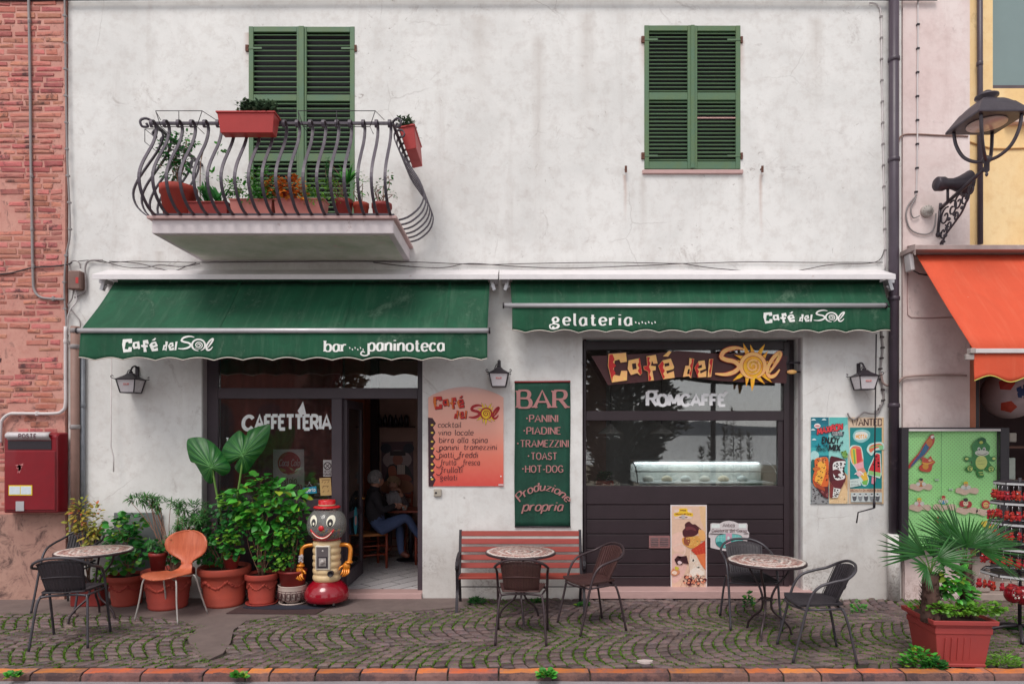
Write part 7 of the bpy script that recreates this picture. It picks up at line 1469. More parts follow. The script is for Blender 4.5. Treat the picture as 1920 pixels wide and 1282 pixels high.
J = {'pel': (q(740, 975), .14), 'wst': (q(740, 958), .13), 'chs': (q(739, 942), .14), 'nk0': (q(738, 926), .075), 'nk': (q(738, 919), .05), 'hd': (q(738, 908), .078), 'ht': (q(738, 900), .07),
 'shR': (q(722, 931), .06), 'elR': (q(719, 953, -.12), .045), 'wrR': (q(734, 957, -.26), .032), 'haR': (q(741, 957, -.28), .03), 'shL': (q(755, 931), .06), 'elL': (q(764, 949, -.12), .045), 'wrL': (q(754, 930, -.24), .030), 'haL': (q(750, 923, -.26), .03),
 'hpR': (q(731, 977, -.04), .09), 'knR': (q(728, 982, -.42), .065), 'anR': (q(730, 1024, -.40), .04), 'toR': (q(730, 1031, -.50), .032), 'hpL': (q(750, 977, -.04), .09), 'knL': (q(753, 982, -.42), .065), 'anL': (q(752, 1024, -.40), .04), 'toL': (q(752, 1031, -.50), .032)}
JAK2 = pbr('grey_cardigan', c(110,96,100), .9, bump=.5); zones.update({k: 2 for k in [('pel','hpR'),('hpR','knR'),('knR','anR'),('pel','hpL'),('hpL','knL'),('knL','anL')]}); zones[('chs','nk0')] = 4
wom = body('person', 'older person in a pale scarf lifting one hand, seated facing the street at the back', J, E, 'pel', zones, [JAK2, SKIN, DARKIN, SHOE, SHIRT], tuple(q(740, 1035)))
features(wom, q(738, 904), (-.1, -1, 0), rh=.092, hair=pbr('blond_grey_hair', c(176,140,110), .8, bump=.8), cover=.05); fingers(wom, q(750, 923, -.26), (-.3, -.2, 1)); fingers(wom, q(741, 957, -.28), (.5, -.9, 0))
m = MB(); [m.grid(lambda u, v: tuple(q(724+30*u, 925+26*v*(1-.35*abs(u-.5)), -.135-.03*sin(pi*u)-.012*sin(u*30))), 14, 5) for _ in (0,)]; m.build('scarf', SHIRT, wom, w=1, solid=.01)
# ================================================================ pots and plants
TC = pbr('terracotta', c(164,60,46), .75, var=.18, scale=7, bump=.3, bscale=50, rnd=.12, col2=c(152,60,50), stain=c(196,112,94), stain_at=.66, bdist=.004); PLR = pbr('red_plastic_pot', c(144,46,42), .5, var=.15); SOIL = pbr('soil', c(70,48,40), .95, bump=.9, bscale=90)
STEM = pbr('green_stem', c(110,150,70), .55, var=.2); WST = pbr('woody_stem', c(150,110,92), .8, var=.3, scale=20, bump=.4)
L_BR = leafmat('bright_leaf', c(96,186,66), c(44,130,50), yellow=c(176,190,60), rough=.42, rnd=1.1); L_DK = leafmat('dark_leaf', c(42,106,50), c(60,138,60)); L_GER = leafmat('round_leaf', c(36,116,52), c(80,158,58), rnd=1.0, yellow=c(150,180,50))
L_NEE = leafmat('needle_leaf', c(88,142,70), c(58,110,60)); L_NAN = leafmat('red_gold_leaf', c(196,170,66), c(104,140,60), yellow=c(196,84,60), rough=.5); L_PALM = leafmat('palm_leaf', c(58,122,44), c(30,84,38), rough=.38); L_YEL = leafmat('lime_leaf', c(128,180,56), c(90,150,48))
L_EAR = leafmat('elephant_ear', c(16,88,36), c(84,158,74), rough=.42, rnd=.1, own=True); L_SUC = leafmat('grey_succulent', c(92,112,84), c(66,88,70)); L_FIRE = leafmat('orange_leaf', c(220,110,40), c(236,160,60), yellow=c(190,60,40))
def leafgeo(kind):
    """leaf in its own frame: grows along +x, face up +z; returns verts, faces"""
    if kind == 'ovate': prof = [(.12, .16), (.35, .34), (.62, .32), (.85, .14)]
    elif kind == 'round': prof = [(.05, .34), (.3, .5), (.65, .5), (.92, .28)]
    elif kind == 'narrow': prof = [(.2, .09), (.5, .12), (.8, .07)]
    else: prof = [(.3, .035), (.7, .03)]
    vs = [(0, 0, 0)]; fs = []; dr = lambda t: -.22*t*t
    for t, w_ in prof: vs += [(t, w_, .10*w_*2+dr(t)), (t, 0, dr(t)), (t, -w_, .10*w_*2+dr(t))]
    vs.append((1, 0, dr(1)-.02)); n_ = len(prof)
    fs += [(0, 2, 1), (0, 3, 2)]
    for i in range(n_-1): a = 1+3*i; fs += [(a, a+1, a+4, a+3), (a+1, a+2, a+5, a+4)]
    a = 1+3*(n_-1); k = len(vs)-1; fs += [(a, a+1, k), (a+1, a+2, k)]; return [Vector(v) for v in vs], fs
LGEO = {k: leafgeo(k) for k in ('ovate', 'round', 'narrow', 'needle')}; LMESH = {}
def lmat(p, d, L_, roll=0, wid=1):
    d = Vector(d).normalized(); up = Vector((0, -.35, 1)); y = up.cross(d)
    if y.length < .05: y = Vector((1, 0, 0))
    y.normalize(); z = d.cross(y); M = Matrix((d, y*wid, z)).transposed() @ Matrix.Rotation(roll, 3, 'X'); M = M*L_
    M = M.to_4x4(); M.translation = Vector(p); return M
def addleaf(m, p, d, L_, kind='ovate', r=0, roll=0, wid=1):
    M = lmat(p, d, L_, roll, wid); vs, fs = LGEO[kind]; m.add([M @ v for v in vs], fs, smooth=True, r=r)
def leafobj(par, p, d, L_, mt, kind='ovate', roll=0, wid=1):
    key = (kind, mt.name)
    if key not in LMESH:
        me = bpy.data.meshes.new('leaf'); vs, fs = LGEO[kind]; me.from_pydata([tuple(v) for v in vs], [], fs); me.polygons.foreach_set('use_smooth', [True]*len(fs)); me.materials.append(mt); LMESH[key] = me
    o = bpy.data.objects.new('leaf', LMESH[key]); COL.objects.link(o); o.parent = par; M = lmat(p, d, L_, roll, wid); M.translation -= Vector(par.location); o.matrix_local = M; return o
def potprof(r, h, style):
    b_ = r*.72
    if style == 'garland': return [(b_*.96, 0), (b_*1.0, .01), (b_*1.04, h*.08), (b_*1.0, h*.10), (b_*1.10, h*.26), (b_*1.07, h*.28), (b_*1.20, h*.70), (b_*1.22, h*.78), (r*.98, h*.82), (r, h*.86), (r, h*.97), (r*.985, h), (r*.88, h), (r*.86, h*.9)]
    if style == 'plain': return [(b_, 0), (r*.93, h*.80), (r, h*.81), (r*1.0, h*.99), (r*.93, h), (r*.9, h*.9)]
    return [(b_*.6, 0), (b_*.65, .01), (r*.92, h*.3), (r*.98, h*.7), (r*.96, h*.95), (r, h), (r*.93, h), (r*.9, h*.9)]
def pot(par, cen, r, h, style='garland', mt=None, saucer=False):
    cen = Vector(cen); m = MB(); z0 = .02 if saucer else 0; m.lathe([(a, z+z0) for a, z in potprof(r, h, style)], 32, cen); po = m.build('pot', mt or TC, par, w=1)
    m = MB(); m.lathe([(0, h*.92+z0), (r*.87, h*.9+z0)], 20, cen); m.build('soil', SOIL, par, w=1)
    if style == 'garland':
        m = MB(); n_ = 6; rs = random.Random(int(r*1000))
        for k in range(84):
            a = 2*pi*k/84; f_ = (k % 14)/14; zz = h*(.70-.17*sin(pi*f_)); rr = r*.72*(1.20-.13*sin(pi*f_)*.9)+.002; m.ball(cen+Vector((cos(a)*rr, sin(a)*rr, zz+z0+rs.uniform(-.003, .003))), r*.062*rs.uniform(.8, 1.4), 5, 4)
        m.build('garland', mt or TC, po, w=1)
    if saucer: m = MB(); m.lathe([(0, .002), (r*.78, .002), (r*.92, .022), (r*.94, .035), (r*.86, .028), (r*.7, .01), (0, .012)], 28, cen); m.build('saucer', mt or TC, par, w=1)
    return po
def plantthing(label, px, pyb, y, name='potted_plant'): return thing(name, label, 'plant', (X(px, y), y, Z(pyb, y)))
def stems(par, base, tips, r=.006, mt=None, n=5, bend=.06):
    m = MB()
    for tp in tips:
        tp = Vector(tp); b_ = Vector(base)+Vector((U(-.03, .03), U(-.03, .03), 0)); m1 = b_.lerp(tp, .5)+Vector((U(-bend, bend), U(-bend, bend)*.5, .03)); m.tube(cr([b_, m1, tp], 4), [r*(1-.06*k) for k in range(9)], n=n)
    m.build('stem', mt or WST, par, w=1)
def blobpts(bl, y, rs):
    """blobs in picture pixels (px, py, rx, ry, n) -> scattered points with an outward direction"""
    for (px, py, rx, ry, n_) in bl:
        cx, cz = X(px, y), Z(py, y); rx_, rz_ = rx/S(y), ry/S(y); ry_ = min(rx_, rz_, .16)
        for _ in range(n_):
            d = Vector((rs.gauss(0, 1), rs.gauss(0, 1), rs.gauss(0, 1))).normalized(); q_ = .35+.65*rs.random()**.6
            yield Vector((cx+d.x*rx_*q_, y+d.y*ry_*q_, cz+d.z*rz_*q_)), d
def bush(par, bl, y, mt, L_, kind='ovate', seed=1, objs=False, wid=1, droop=.35, base=None, stem=None):
    rs = random.Random(seed); m = MB(); cnt = 0
    for p, d in blobpts(bl, y, rs):
        dd = Vector((d.x+rs.uniform(-.5, .5), d.y*1.0-.35+rs.uniform(-.4, .3), d.z*.5-droop*.4+rs.uniform(-.3, .5))); l_ = L_*rs.uniform(.6, 1.25); rl = rs.uniform(-.6, .6)
        if objs and cnt < 290: leafobj(par, p, dd, l_, mt, kind, rl, wid)
        else: addleaf(m, p, dd, l_, kind, rs.random(), rl, wid)
        cnt += 1
    if m.v: m.build('foliage', mt, par, w=1, kind='stuff')
    if base is not None: stems(par, base, [P(px, py, y) for (px, py, rx, ry, n_) in bl for _ in range(2)], mt=stem)
def whorls(par, bl, y, mt, L_, seed=1, per=16, base=None):
    rs = random.Random(seed); m = MB(); tips = []
    for p, d in blobpts([(a, b, c1, d1, max(3, n_//per)) for a, b, c1, d1, n_ in bl], y, rs):
        tips.append(p); ax = (d+Vector((0, -.4, .6))).normalized(); s1 = ax.orthogonal().normalized(); s2 = ax.cross(s1)
        for k in range(per+6): a = 2*pi*k/per*1.6; addleaf(m, p-ax*.05*rs.random(), ax*rs.uniform(.0, .9)+s1*cos(a)+s2*sin(a), L_*rs.uniform(.7, 1.2), 'needle', rs.random(), 0, 2.2)
    m.build('foliage', mt, par, w=1, kind='stuff')
    if base is not None: stems(par, base, tips[::2], .005)
# --- row of pots under the left window, left to right
y = -.30; t = plantthing('red trough of reddish gold leaved shrub behind the leftmost table', 168, 1125, y); m = MB(); zz = 0; m.box(X(140, y), X(196, y), y-.08, y+.08, .0, .26); m.build('pot', PLR, t, w=1, bev=.01); m = MB(); m.box(X(142, y), X(194, y), y-.07, y+.07, .262, .266); m.build('soil', SOIL, t, w=1)
bush(t, [(150,962,16,34,120),(178,975,14,32,110),(165,1000,22,22,90),(135,985,12,14,30)], y, L_NAN, .055, 'narrow', 2, wid=2.2, base=(X(165, y), y, .26)); bush(t, [(196,1075,16,20,46),(212,1062,10,12,20)], y-.05, L_YEL, .05, 'round', 6)
y = -.26; t = plantthing('round-leaved geranium in a garlanded terracotta pot right of the leftmost table', 237, 1130, y); pot(t, (X(238, y), y, 0), 34/S(y), 56/S(y)); bush(t, [(222,990,26,24,70),(250,978,24,18,50),(236,1020,30,30,90),(262,1035,16,26,40),(230,1055,26,16,40)], y-.03, L_GER, .062, 'round', 3, objs=True, base=(X(238, y), y, .28))
t = thing('slate_board', 'plain grey slate board standing among the plants against the wall', 'board', P(272, 1035, -.05)); m = MB(); m.box(X(218), X(306), -.045, -.02, Z(1090), Z(960)); m.build('slab', pbr('slate', c(112,116,118), .7, var=.2, scale=5, bump=.2, stain=c(90,98,96)), t, w=1, bev=.003)
y = -.38; t = plantthing('tall feathery needle-leaved plant in the garlanded pot behind the orange chair', 315, 1138, y); pot(t, (X(315, y), y, 0), 46/S(y), 70/S(y)); whorls(t, [(262,932,28,12,150),(298,944,26,14,170),(345,948,26,16,190),(372,962,20,26,260),(352,985,26,26,280),(330,1010,26,26,220)], y-.02, L_NEE, .075, 4, base=(X(325, y), y, .36))
bush(t, [(345,1030,28,22,60),(318,1045,14,12,24)], y, L_DK, .06, 'ovate', 9)
y = -.46; t = plantthing('small green plant in a plain red pot just left of the orange chair back', 297, 1066, y); pot(t, (X(296, y), y, Z(1068, y)), 16/S(y), 33/S(y), 'plain', PLR); whorls(t, [(296,1018,20,14,120)], y, L_NEE, .05, 5); bush(t, [(297,1024,18,12,40)], y, L_DK, .05, 'ovate', 8)
y = -.27; t = plantthing('elephant ear plant with two huge ribbed leaves in the largest terracotta pot', 418, 1130, y); pot(t, (X(421, y), y, 0), 47/S(y), 72/S(y))
def ear(attach, outline, name, tipn, stembase, par, y, bulge=1):
    ya = y; n_ = len(outline)*3; oq = cr([(a, b, 0) for a, b in outline], 3, closed=True); at = Vector((*attach, 0)); rings = 9; m = MB(); vs = []
    px = lambda v, yy: P(340+v.x/3.56, 780+v.y/3.56, yy)
    N_ = len(oq)
    for k in range(rings+1):
        f_ = k/rings
        for i, v in enumerate(oq):
            w_ = at.lerp(v, f_); rip = .018*cos(i*2*pi/3.0)*f_*sin(pi*min(1, f_*1.05)); yy = ya-.05+.10*f_*f_*bulge-.03*f_*(v.y-at.y)/200+rip; vs.append(px(w_, yy))
    fs = [(k*N_+i, k*N_+(i+1) % N_, (k+1)*N_+(i+1) % N_, (k+1)*N_+i) for k in range(rings) for i in range(N_)]; m.add(vs, fs, smooth=True, r=.5); m.r = [(.62 if i % 3 != 1 else .08)*(1-.5*k/rings)+.12*((i*7) % 5)/5 for k in range(rings) for i in range(N_)]; lf = m.build(name, L_EAR, par, w=1)  # leaf colour striped pale beside the veins, shading of the ridges painted in
    m = MB(); VE = leafmat('pale_vein', c(104,168,92), c(104,168,92), rnd=.05)
    for i in range(0, N_, 3):
        d = oq[i]
        m.tube([vs[k*N_+i]+Vector((0, -.006, 0)) for k in range(0, rings)], [.0055*(1-.09*k) for k in range(rings)], n=4)
    m.build('vein', VE, lf, w=1)
    m = MB(); a = vs[0]+Vector((0, .012, 0)); b_ = Vector(stembase); md = a.lerp(b_, .5)+Vector((.02 if a.x > b_.x else -.01, .03, 0)); m.tube(cr([b_, md, a], 6), [.017-.0006*k for k in range(13)], n=8); m.build('stem', STEM, par, w=1)
ear((200,338), [(60,145),(130,140),(200,170),(255,222),(290,275),(326,330),(320,372),(270,398),(232,362),(222,400),(205,450),(160,430),(130,380),(90,315),(60,300),(38,220),(38,165)], 'leaf', 0, P(430, 1062, y), t, y-.12)
ear((412,258), [(262,262),(285,195),(330,140),(388,95),(432,130),(448,95),(520,68),(592,58),(584,140),(552,225),(500,290),(440,372),(392,382),(356,345),(372,300),(392,272),(330,318),(275,312)], 'leaf', 0, P(412, 1062, y), t, y-.05)
bush(t, [(398,980,34,30,130),(432,945,28,24,90),(380,1020,30,32,110),(446,985,32,28,110),(402,1045,32,16,60),(365,985,24,26,80)], y-.04, L_DK, .058, 'ovate', 11, base=(X(420, y), y, .38)); bush(t, [(430,935,20,16,45),(452,975,14,12,26)], y-.1, L_YEL, .05, 'round', 12)
y = -.40; t = plantthing('small ivy with yellow-green leaves in a little pot inside the largest terracotta pot', 433, 1062, y); pot(t, (X(434, y), y, Z(1064, y)), 15/S(y), 22/S(y), 'plain', PLR); bush(t, [(420,1010,26,22,80),(438,1030,18,16,44)], y-.03, L_GER, .05, 'round', 13); bush(t, [(436,1006,16,14,34)], y-.08, L_YEL, .045, 'round', 14)
y = -.27; t = plantthing('tall glossy hibiscus in the garlanded terracotta pot next to the gumball machine pots', 491, 1127, y); pot(t, (X(491, y), y, 0), 31/S(y), 56/S(y), saucer=True); bush(t, [(488,903,24,14,30),(472,932,36,26,60),(515,925,24,22,36),(492,962,48,28,84),(462,985,28,24,40),(514,998,26,22,38)], y-.05, L_BR, .105, 'ovate', 15, objs=True, base=(X(490, y), y, .32)); bush(t, [(495,1030,24,24,60),(500,1060,18,8,20)], y-.06, L_GER, .05, 'ovate', 16)
y = -.25; t = plantthing('bushy hibiscus with lime leaves in a red pot inside a patterned white bowl', 549, 1122, y); CP = pbr('white_glaze', c(206,186,176), .35, var=.12); po = pot(t, (X(549, y), y, .0), 27/S(y), 34/S(y), 'bowl', CP, saucer=True)
m = MB(); r_ = 27/S(y)*.985; cx_ = X(549, y)
def onp(a, z): rr = 27/S(y)*(.965+.02*sin(pi*min(1, max(0, z/.2)))); return Vector((cx_+sin(a)*rr, y-cos(a)*rr, z))
for k in range(9):
    a0 = -1.6+k*.36; zb, zt = .07, .165; hgt = zt-zb
    for (u0, v0, u1, v1) in ((0, 0, 1, 0), (1, 0, 1, .8), (1, .8, .3, .8), (.3, .8, .3, .35), (.3, .35, .7, .35), (0, 0, 0, 1.0), (0, 1, 1.2, 1)): m.tube([onp(a0+(u0+(u1-u0)*j/3)*.29, zb+(v0+(v1-v0)*j/3)*hgt) for j in range(4)], .0035, n=4)
m.build('greek_key', flat(84, 44, 46), po, w=1)
m = MB(); m.lathe([(.10, .18), (.125, .19), (.145, .35), (.152, .352), (.152, .375), (.14, .376), (.135, .35)], 26, (cx_, y, 0)); m.build('inner_pot', PLR, t, w=1)
bush(t, [(556,935,18,14,28),(546,955,22,14,32),(562,965,12,16,20)], y-.0, L_BR, .098, 'ovate', 17, objs=True, base=(cx_, y, .36)); bush(t, [(540,990,26,26,120),(558,1000,16,26,80),(526,1030,28,26,110),(545,1040,16,20,60),(505,1010,20,30,70)], y-.0, L_GER, .05, 'ovate', 18); bush(t, [(540,1000,20,22,60),(535,1050,12,12,24),(520,1062,14,8,16)], y-.13, L_YEL, .046, 'ovate', 19)
# weeds at the wall foot
def weed(px, py, y, w_, h_, label, n=24, mt=None, kind='narrow', wid=2.2):
    t = thing('weed', label, 'weed', G(px, py), 'weeds at the foot of the walls'); b_ = G(px, py); m = MB(); rs = random.Random(px)
    
    for _ in range(n*3):
        a = rs.random()*6.28; q_ = rs.random()**.7; p = b_+Vector((cos(a)*w_*q_*.6, sin(a)*w_*q_*.25, h_*(1-q_*.5)*rs.random())); addleaf(m, p, (cos(a), sin(a), rs.uniform(.1, 1.2)), rs.uniform(.022, .05), kind, rs.random(), rs.uniform(-.5, .5), wid)
    m.build('foliage', mt or L_BR, t, w=1)
weed(1610, 1148, 0, .10, .13, 'leafy green weed at the foot of the white wall right of the last chair', 22); weed(1404, 1136, 0, .09, .17, 'tall weed with small leaves under the right shop sill', 22, L_GER, 'ovate', 1); weed(893, 1131, 0, .14, .07, 'low tuft of weed behind the left bench leg', 44, L_DK); weed(1008, 1129, 0, .12, .04, 'thin moss tuft under the red bench', 30, L_GER); weed(1093, 1135, 0, .10, .03, 'thin moss tuft at the left end of the shop sill', 24, L_GER)
weed(447, 1269, 0, .07, .03, 'small weed in the kerb gap at the left', 30, L_BR, 'ovate', 1); weed(1024, 1270, 0, .10, .07, 'small weed in the kerb gap below the front chair', 34, L_BR, 'ovate', 1); weed(25, 1269, 0, .06, .04, 'tiny weed in the kerb at the far left', 20, L_BR, 'ovate', 1); weed(1722, 1248, 0, .22, .17, 'ferny weed at the left foot of the palm planter', 60, L_BR, 'narrow', 3); weed(1752, 1252, 0, .14, .08, 'low weed in front of the palm planter', 40, L_DK, 'narrow', 3); weed(1880, 1248, 0, .24, .10, 'grassy tuft at the right foot of the palm planter', 110, L_YEL, 'narrow', 1); weed(1905, 1180, 0, .12, .05, 'low moss patch under the keyring rack', 50, L_GER)
t = thing('litter', 'flat pale stone lying on the cobbles near the kerb', 'stone', G(1210, 1243)); m = MB(); q0 = G(1210, 1243); m.prism([(q0.x+.062*cos(a)*(1+.2*sin(3*a)), q0.y+.035*sin(a)) for a in [k*pi/6 for k in range(12)]], lambda a, b, y: (a, b, y), .022, .006); m.build('slab', flat(206, 190, 186), t, w=1)
# ================================================================ palm planter
yp_ = G(1765, 1252).y; t = thing('palm_planter', 'square terracotta planter with two fan palms and trailing lime groundcover', 'planter', (X(1800, yp_), yp_+.2, 0)); PT = pbr('planter_red', c(164,62,58), .6, var=.15, scale=3, bump=.12, stain=c(150,60,60), stain_at=.6)
cx0, cy0 = X(1765, yp_)+.185, yp_+.20; 
def fru(rings, m, mi=0):
    vs = []; 
    for h_, z_ in rings: vs += [(a*h_*1.04, b*h_, z_) for a, b in ((-1,-1),(1,-1),(1,1),(-1,1))]
    M = Rz(radians(-3)); vs = [M @ Vector(v)+Vector((cx0, cy0, 0)) for v in vs]; n_ = len(rings); fs = [(4*i+k, 4*i+(k+1) % 4, 4*i+4+(k+1) % 4, 4*i+4+k) for i in range(n_-1) for k in range(4)]+[(3, 2, 1, 0)]; m.add(vs, fs, mi=mi)
m = MB(); fru([(.172, 0), (.180, .0), (.181, .022), (.176, .025), (.205, .27), (.212, .272), (.214, .315), (.206, .318), (.214, .345), (.24, .348), (.243, .382), (.232, .385), (.222, .36)], m); m.build('planter_box', PT, t, w=1, bev=.004)
m = MB(); fru([(.22, .355), (.22, .36)], m); vs0 = m.v; m.f.append(tuple(range(4, 8))); m.sm.append(False); m.mi.append(0); m.r.append(0); m.build('soil', SOIL, t, w=1)
m = MB()
for k in range(7): xx = -.15+.05*k; [m.obox((cx0+xx, cy0-.178-.03*.5, .15), (.008, .006, .18), Matrix.Rotation(.12, 3, 'X'))]
m.build('flutes', PT, t, w=1, kind='stuff')
TRK = pbr('palm_trunk', c(92,66,58), .95, var=.4, scale=20, bump=.9, bscale=60)
def palmtrunk(bx, by, z0, z1, r0, r1):
    m = MB(); m.lathe([(r0*(1-f_)+r1*f_+.004*(k % 2), z0+(z1-z0)*f_) for k, f_ in enumerate([j/9 for j in range(10)])], 14, (bx, by, 0)); rs = random.Random(int(bx*99))
    for k in range(110): f_ = rs.random(); a = rs.random()*6.28; r_ = r0*(1-f_)+r1*f_; p = Vector((bx+cos(a)*r_, by+sin(a)*r_, z0+(z1-z0)*f_)); d = Vector((cos(a), sin(a), 1.3)).normalized(); s_ = Vector((-sin(a), cos(a), 0))*.012; m.add([p-s_, p+s_, p+d*.05], [(0, 1, 2)])
    m.build('trunk', TRK, t, w=1)
def fanleaf(c0, axis, R_, n_=26, spread=2.6, face=None, petiole=None):
    """a fan frond: narrow folded blades from one point, joined near the base"""
    c0 = Vector(c0); ax = Vector(axis).normalized(); f_ = Vector(face or (0, -1, .3)).normalized(); s_ = f_.cross(ax).normalized(); up = s_.cross(ax)*-1; m = MB(); rs = random.Random(int(c0.x*1000+R_*77+ax.z*50))
    for k in range(n_):
        a = -spread/2+spread*k/(n_-1); L_ = R_*(.72+.28*cos(a*.9))*rs.uniform(.93, 1.05); d = ax*cos(a)+s_*sin(a); w_ = R_*spread/n_*.30; n2 = d.cross(f_).normalized()
        droop = lambda q: -Vector((0, 0, 1))*(.16*q*q*L_)*rs.uniform(.6, 1.2)
        pts = [(0, .10), (.35, .85), (.6, .75), (.85, .4), (1.0, .02)]; vs = []; dr = rs.uniform(.02, .2)
        for q, ww in pts: p = c0+d*L_*q-Vector((0, 0, dr*q*q*L_)); vs += [p-n2*w_*ww, p+f_*.006*(1-q), p+n2*w_*ww]
        fs = sum([[(3*i, 3*i+1, 3*i+4, 3*i+3), (3*i+1, 3*i+2, 3*i+5, 3*i+4)] for i in range(4)], []); m.add(vs, fs, smooth=False, r=rs.random()*.6+.2)
    fr = m.build('frond', L_PALM, t, w=1)
    if petiole: m = MB(); m.tube(cr([petiole, (Vector(petiole)+c0)/2+Vector((0, 0, .01)), c0], 3), .006, n=5); m.build('petiole', STEM, fr, w=1)
ya = yp_+.16; tz = Z(1052, ya); palmtrunk(X(1812, ya), ya, .34, tz, .045, .038); ct = Vector((X(1812, ya), ya, tz))
yl2 = yp_+.10; tz2 = Z(1078, yl2); palmtrunk(X(1745, yl2), yl2, .34, tz2, .072, .055); cl = Vector((X(1745, yl2), yl2, tz2+.02))
for (px, py, dy, ax, R_, sp_) in ((1813,1026,-.08,(.05,-.05,1),.30,3.0),(1792,1022,.04,(-.85,.1,.6),.40,1.3),(1838,1022,.02,(.8,.05,.55),.36,1.1),(1836,1032,-.08,(.95,-.2,.0),.34,1.3),(1795,1034,-.06,(-.95,-.2,.05),.34,1.2),(1800,1015,.08,(-.45,.2,1),.42,.8)):
    c0 = P(px, py, ya+dy); fanleaf(c0, ax, R_, int(9+5.5*sp_), sp_, (0.1*ax[0], -1, .35), ct)
for (px, py, dy, ax, R_, sp_) in ((1735,1040,-.02,(-.75,-.1,.55),.36,1.2),(1722,1042,.05,(-1,0,.28),.36,.9),(1755,1050,-.05,(.8,-.2,.3),.30,1.5),(1738,1062,-.10,(-.6,-.5,-.1),.22,1.8),(1750,1045,.05,(.2,.2,1),.22,1.6)):
    c0 = P(px, py, yl2+dy); fanleaf(c0, ax, R_, int(5+5*sp_), sp_, (0, -1, .4), cl)
bush(t, [(1790,1085,26,20,60),(1800,1110,28,18,60),(1775,1075,14,14,26),(1770,1100,12,14,24)], yp_+.10, L_BR, .07, 'narrow', 31, wid=2.4); bush(t, [(1760,1138,24,8,90),(1800,1142,40,10,150),(1850,1138,28,12,110),(1872,1142,14,6,30)], yp_+.04, L_YEL, .03, 'round', 32); bush(t, [(1715,1132,10,8,24)], yp_+.2, L_YEL, .03, 'round', 33)
# ================================================================ balcony plants
ybp = -.72; zf_ = zb = ZBAL; SB_ = S(ybp)
def bpot(px, hw, top, label, style='plain', mt=None, y=ybp, tilt=0):
    t = thing('potted_plant', label, 'plant', (X(px, y), y, zf_), 'plants on the balcony floor'); pot(t, (X(px, y), y, zf_+.001), hw/S(y), Z(top, y)-zf_, style, mt or PLR); return t
def btrough(p0, p1, top, label, mt, y=ybp):
    t = thing('planter_trough', label, 'planter', (X((p0+p1)/2, y), y, zf_), 'plants on the balcony floor'); zt = Z(top, y); m = MB(); x0, x1 = X(p0, y), X(p1, y)
    m.add([(x0+.02, y-.06, zf_), (x1-.02, y-.06, zf_), (x1-.02, y+.06, zf_), (x0+.02, y+.06, zf_), (x0, y-.08, zt), (x1, y-.08, zt), (x1, y+.08, zt), (x0, y+.08, zt)], [(0,3,2,1),(0,1,5,4),(1,2,6,5),(2,3,7,6),(3,0,4,7)]); m.build('trough', mt, t, w=1)
    m = MB(); m.box(x0-.008, x1+.008, y-.09, y+.09, zt+.0005, zt+.018); m.build('rim', mt, t, w=1, bev=.004); m = MB(); m.box(x0+.01, x1-.01, y-.07, y+.07, zt+.019, zt+.022); m.build('soil', SOIL, t, w=1); return t
PK = pbr('pink_trough', c(200,124,116), .6, var=.12)
t = bpot(335, 33, 352, 'big red pot with a spiky rosette at the left of the balcony', mt=TC); whorls(t, [(332,350,18,10,90)], ybp-.05, L_SUC, .10, 41); bush(t, [(325,280,26,28,150),(350,262,16,18,60),(322,318,20,24,90),(347,300,16,22,60)], ybp+.05, L_DK, .05, 'ovate', 42, base=(X(335, ybp), ybp, Z(356, ybp))); bush(t, [(320,300,22,30,26)], ybp, leafmat('dry_leaf', c(120,80,60), c(150,110,80)), .04, 'ovate', 43)
t = btrough(358, 432, 386, 'red trough with a thin tall stem and strap leaves on the balcony', PLR); rs = random.Random(5); m = MB()
for k in range(26): a = rs.uniform(-1, 1); addleaf(m, (X(400+rs.uniform(-18, 18), ybp), ybp, Z(384, ybp)), (a, rs.uniform(-.4, .2), rs.uniform(.8, 1.6)), rs.uniform(.14, .26), 'narrow', rs.random(), 0, .8)
m.build('foliage', L_DK, t, w=1); m = MB(); m.tube(cr([P(376, 385, ybp), P(375, 340, ybp), P(377, 300, ybp), P(384, 275, ybp)], 4), .005, n=5); m.build('stem', WST, t, w=1); bush(t, [(362,272,10,8,8),(411,278,10,8,10),(376,342,6,10,5),(397,335,12,14,14)], ybp-.03, L_BR, .055, 'ovate', 44)
t = btrough(437, 515, 381, 'pink trough of dense dark green leaves on the balcony', PK); bush(t, [(462,358,30,24,230),(438,350,16,18,90),(490,342,26,30,260),(502,366,24,14,100)], ybp-.05, L_BR, .036, 'ovate', 45); bush(t, [(428,355,14,18,50)], ybp, L_BR, .035, 'ovate', 46)
t = btrough(519, 612, 380, 'pink trough with an orange and yellow flowering plant on the balcony', PK); m = MB(); m.lathe([(.05, 0), (.065, .08)], 14, (X(540, ybp), ybp-.02, Z(380, ybp))); m.build('inner_pot', PLR, t, w=1); bush(t, [(516,348,20,18,110),(545,350,24,20,150),(560,360,14,14,60)], ybp-.10, L_FIRE, .048, 'ovate', 47); bush(t, [(520,362,10,10,30),(575,370,14,10,36)], ybp-.03, L_BR, .04, 'ovate', 48); bush(t, [(598,352,20,18,90),(588,368,18,16,70),(628,360,16,22,90)], ybp-.08, L_YEL, .045, 'narrow', 49, wid=1.8)
t = bpot(645, 17, 376, 'small red pot with a feathery upright plant at the right of the balcony'); whorls(t, [(618,312,9,18,130),(618,340,10,16,110)], ybp, L_DK, .05, 50, base=(X(640, ybp), ybp, Z(378, ybp))); m = MB(); rs = random.Random(9)
for k in range(30): a = rs.uniform(-1, 1); addleaf(m, (X(652, ybp), ybp, Z(345, ybp)), (a, rs.uniform(-.5, .3), rs.uniform(.2, 1.4)), rs.uniform(.14, .22), 'narrow', rs.random(), 0, .9)
m.build('arching_leaves', L_BR, t, w=1)
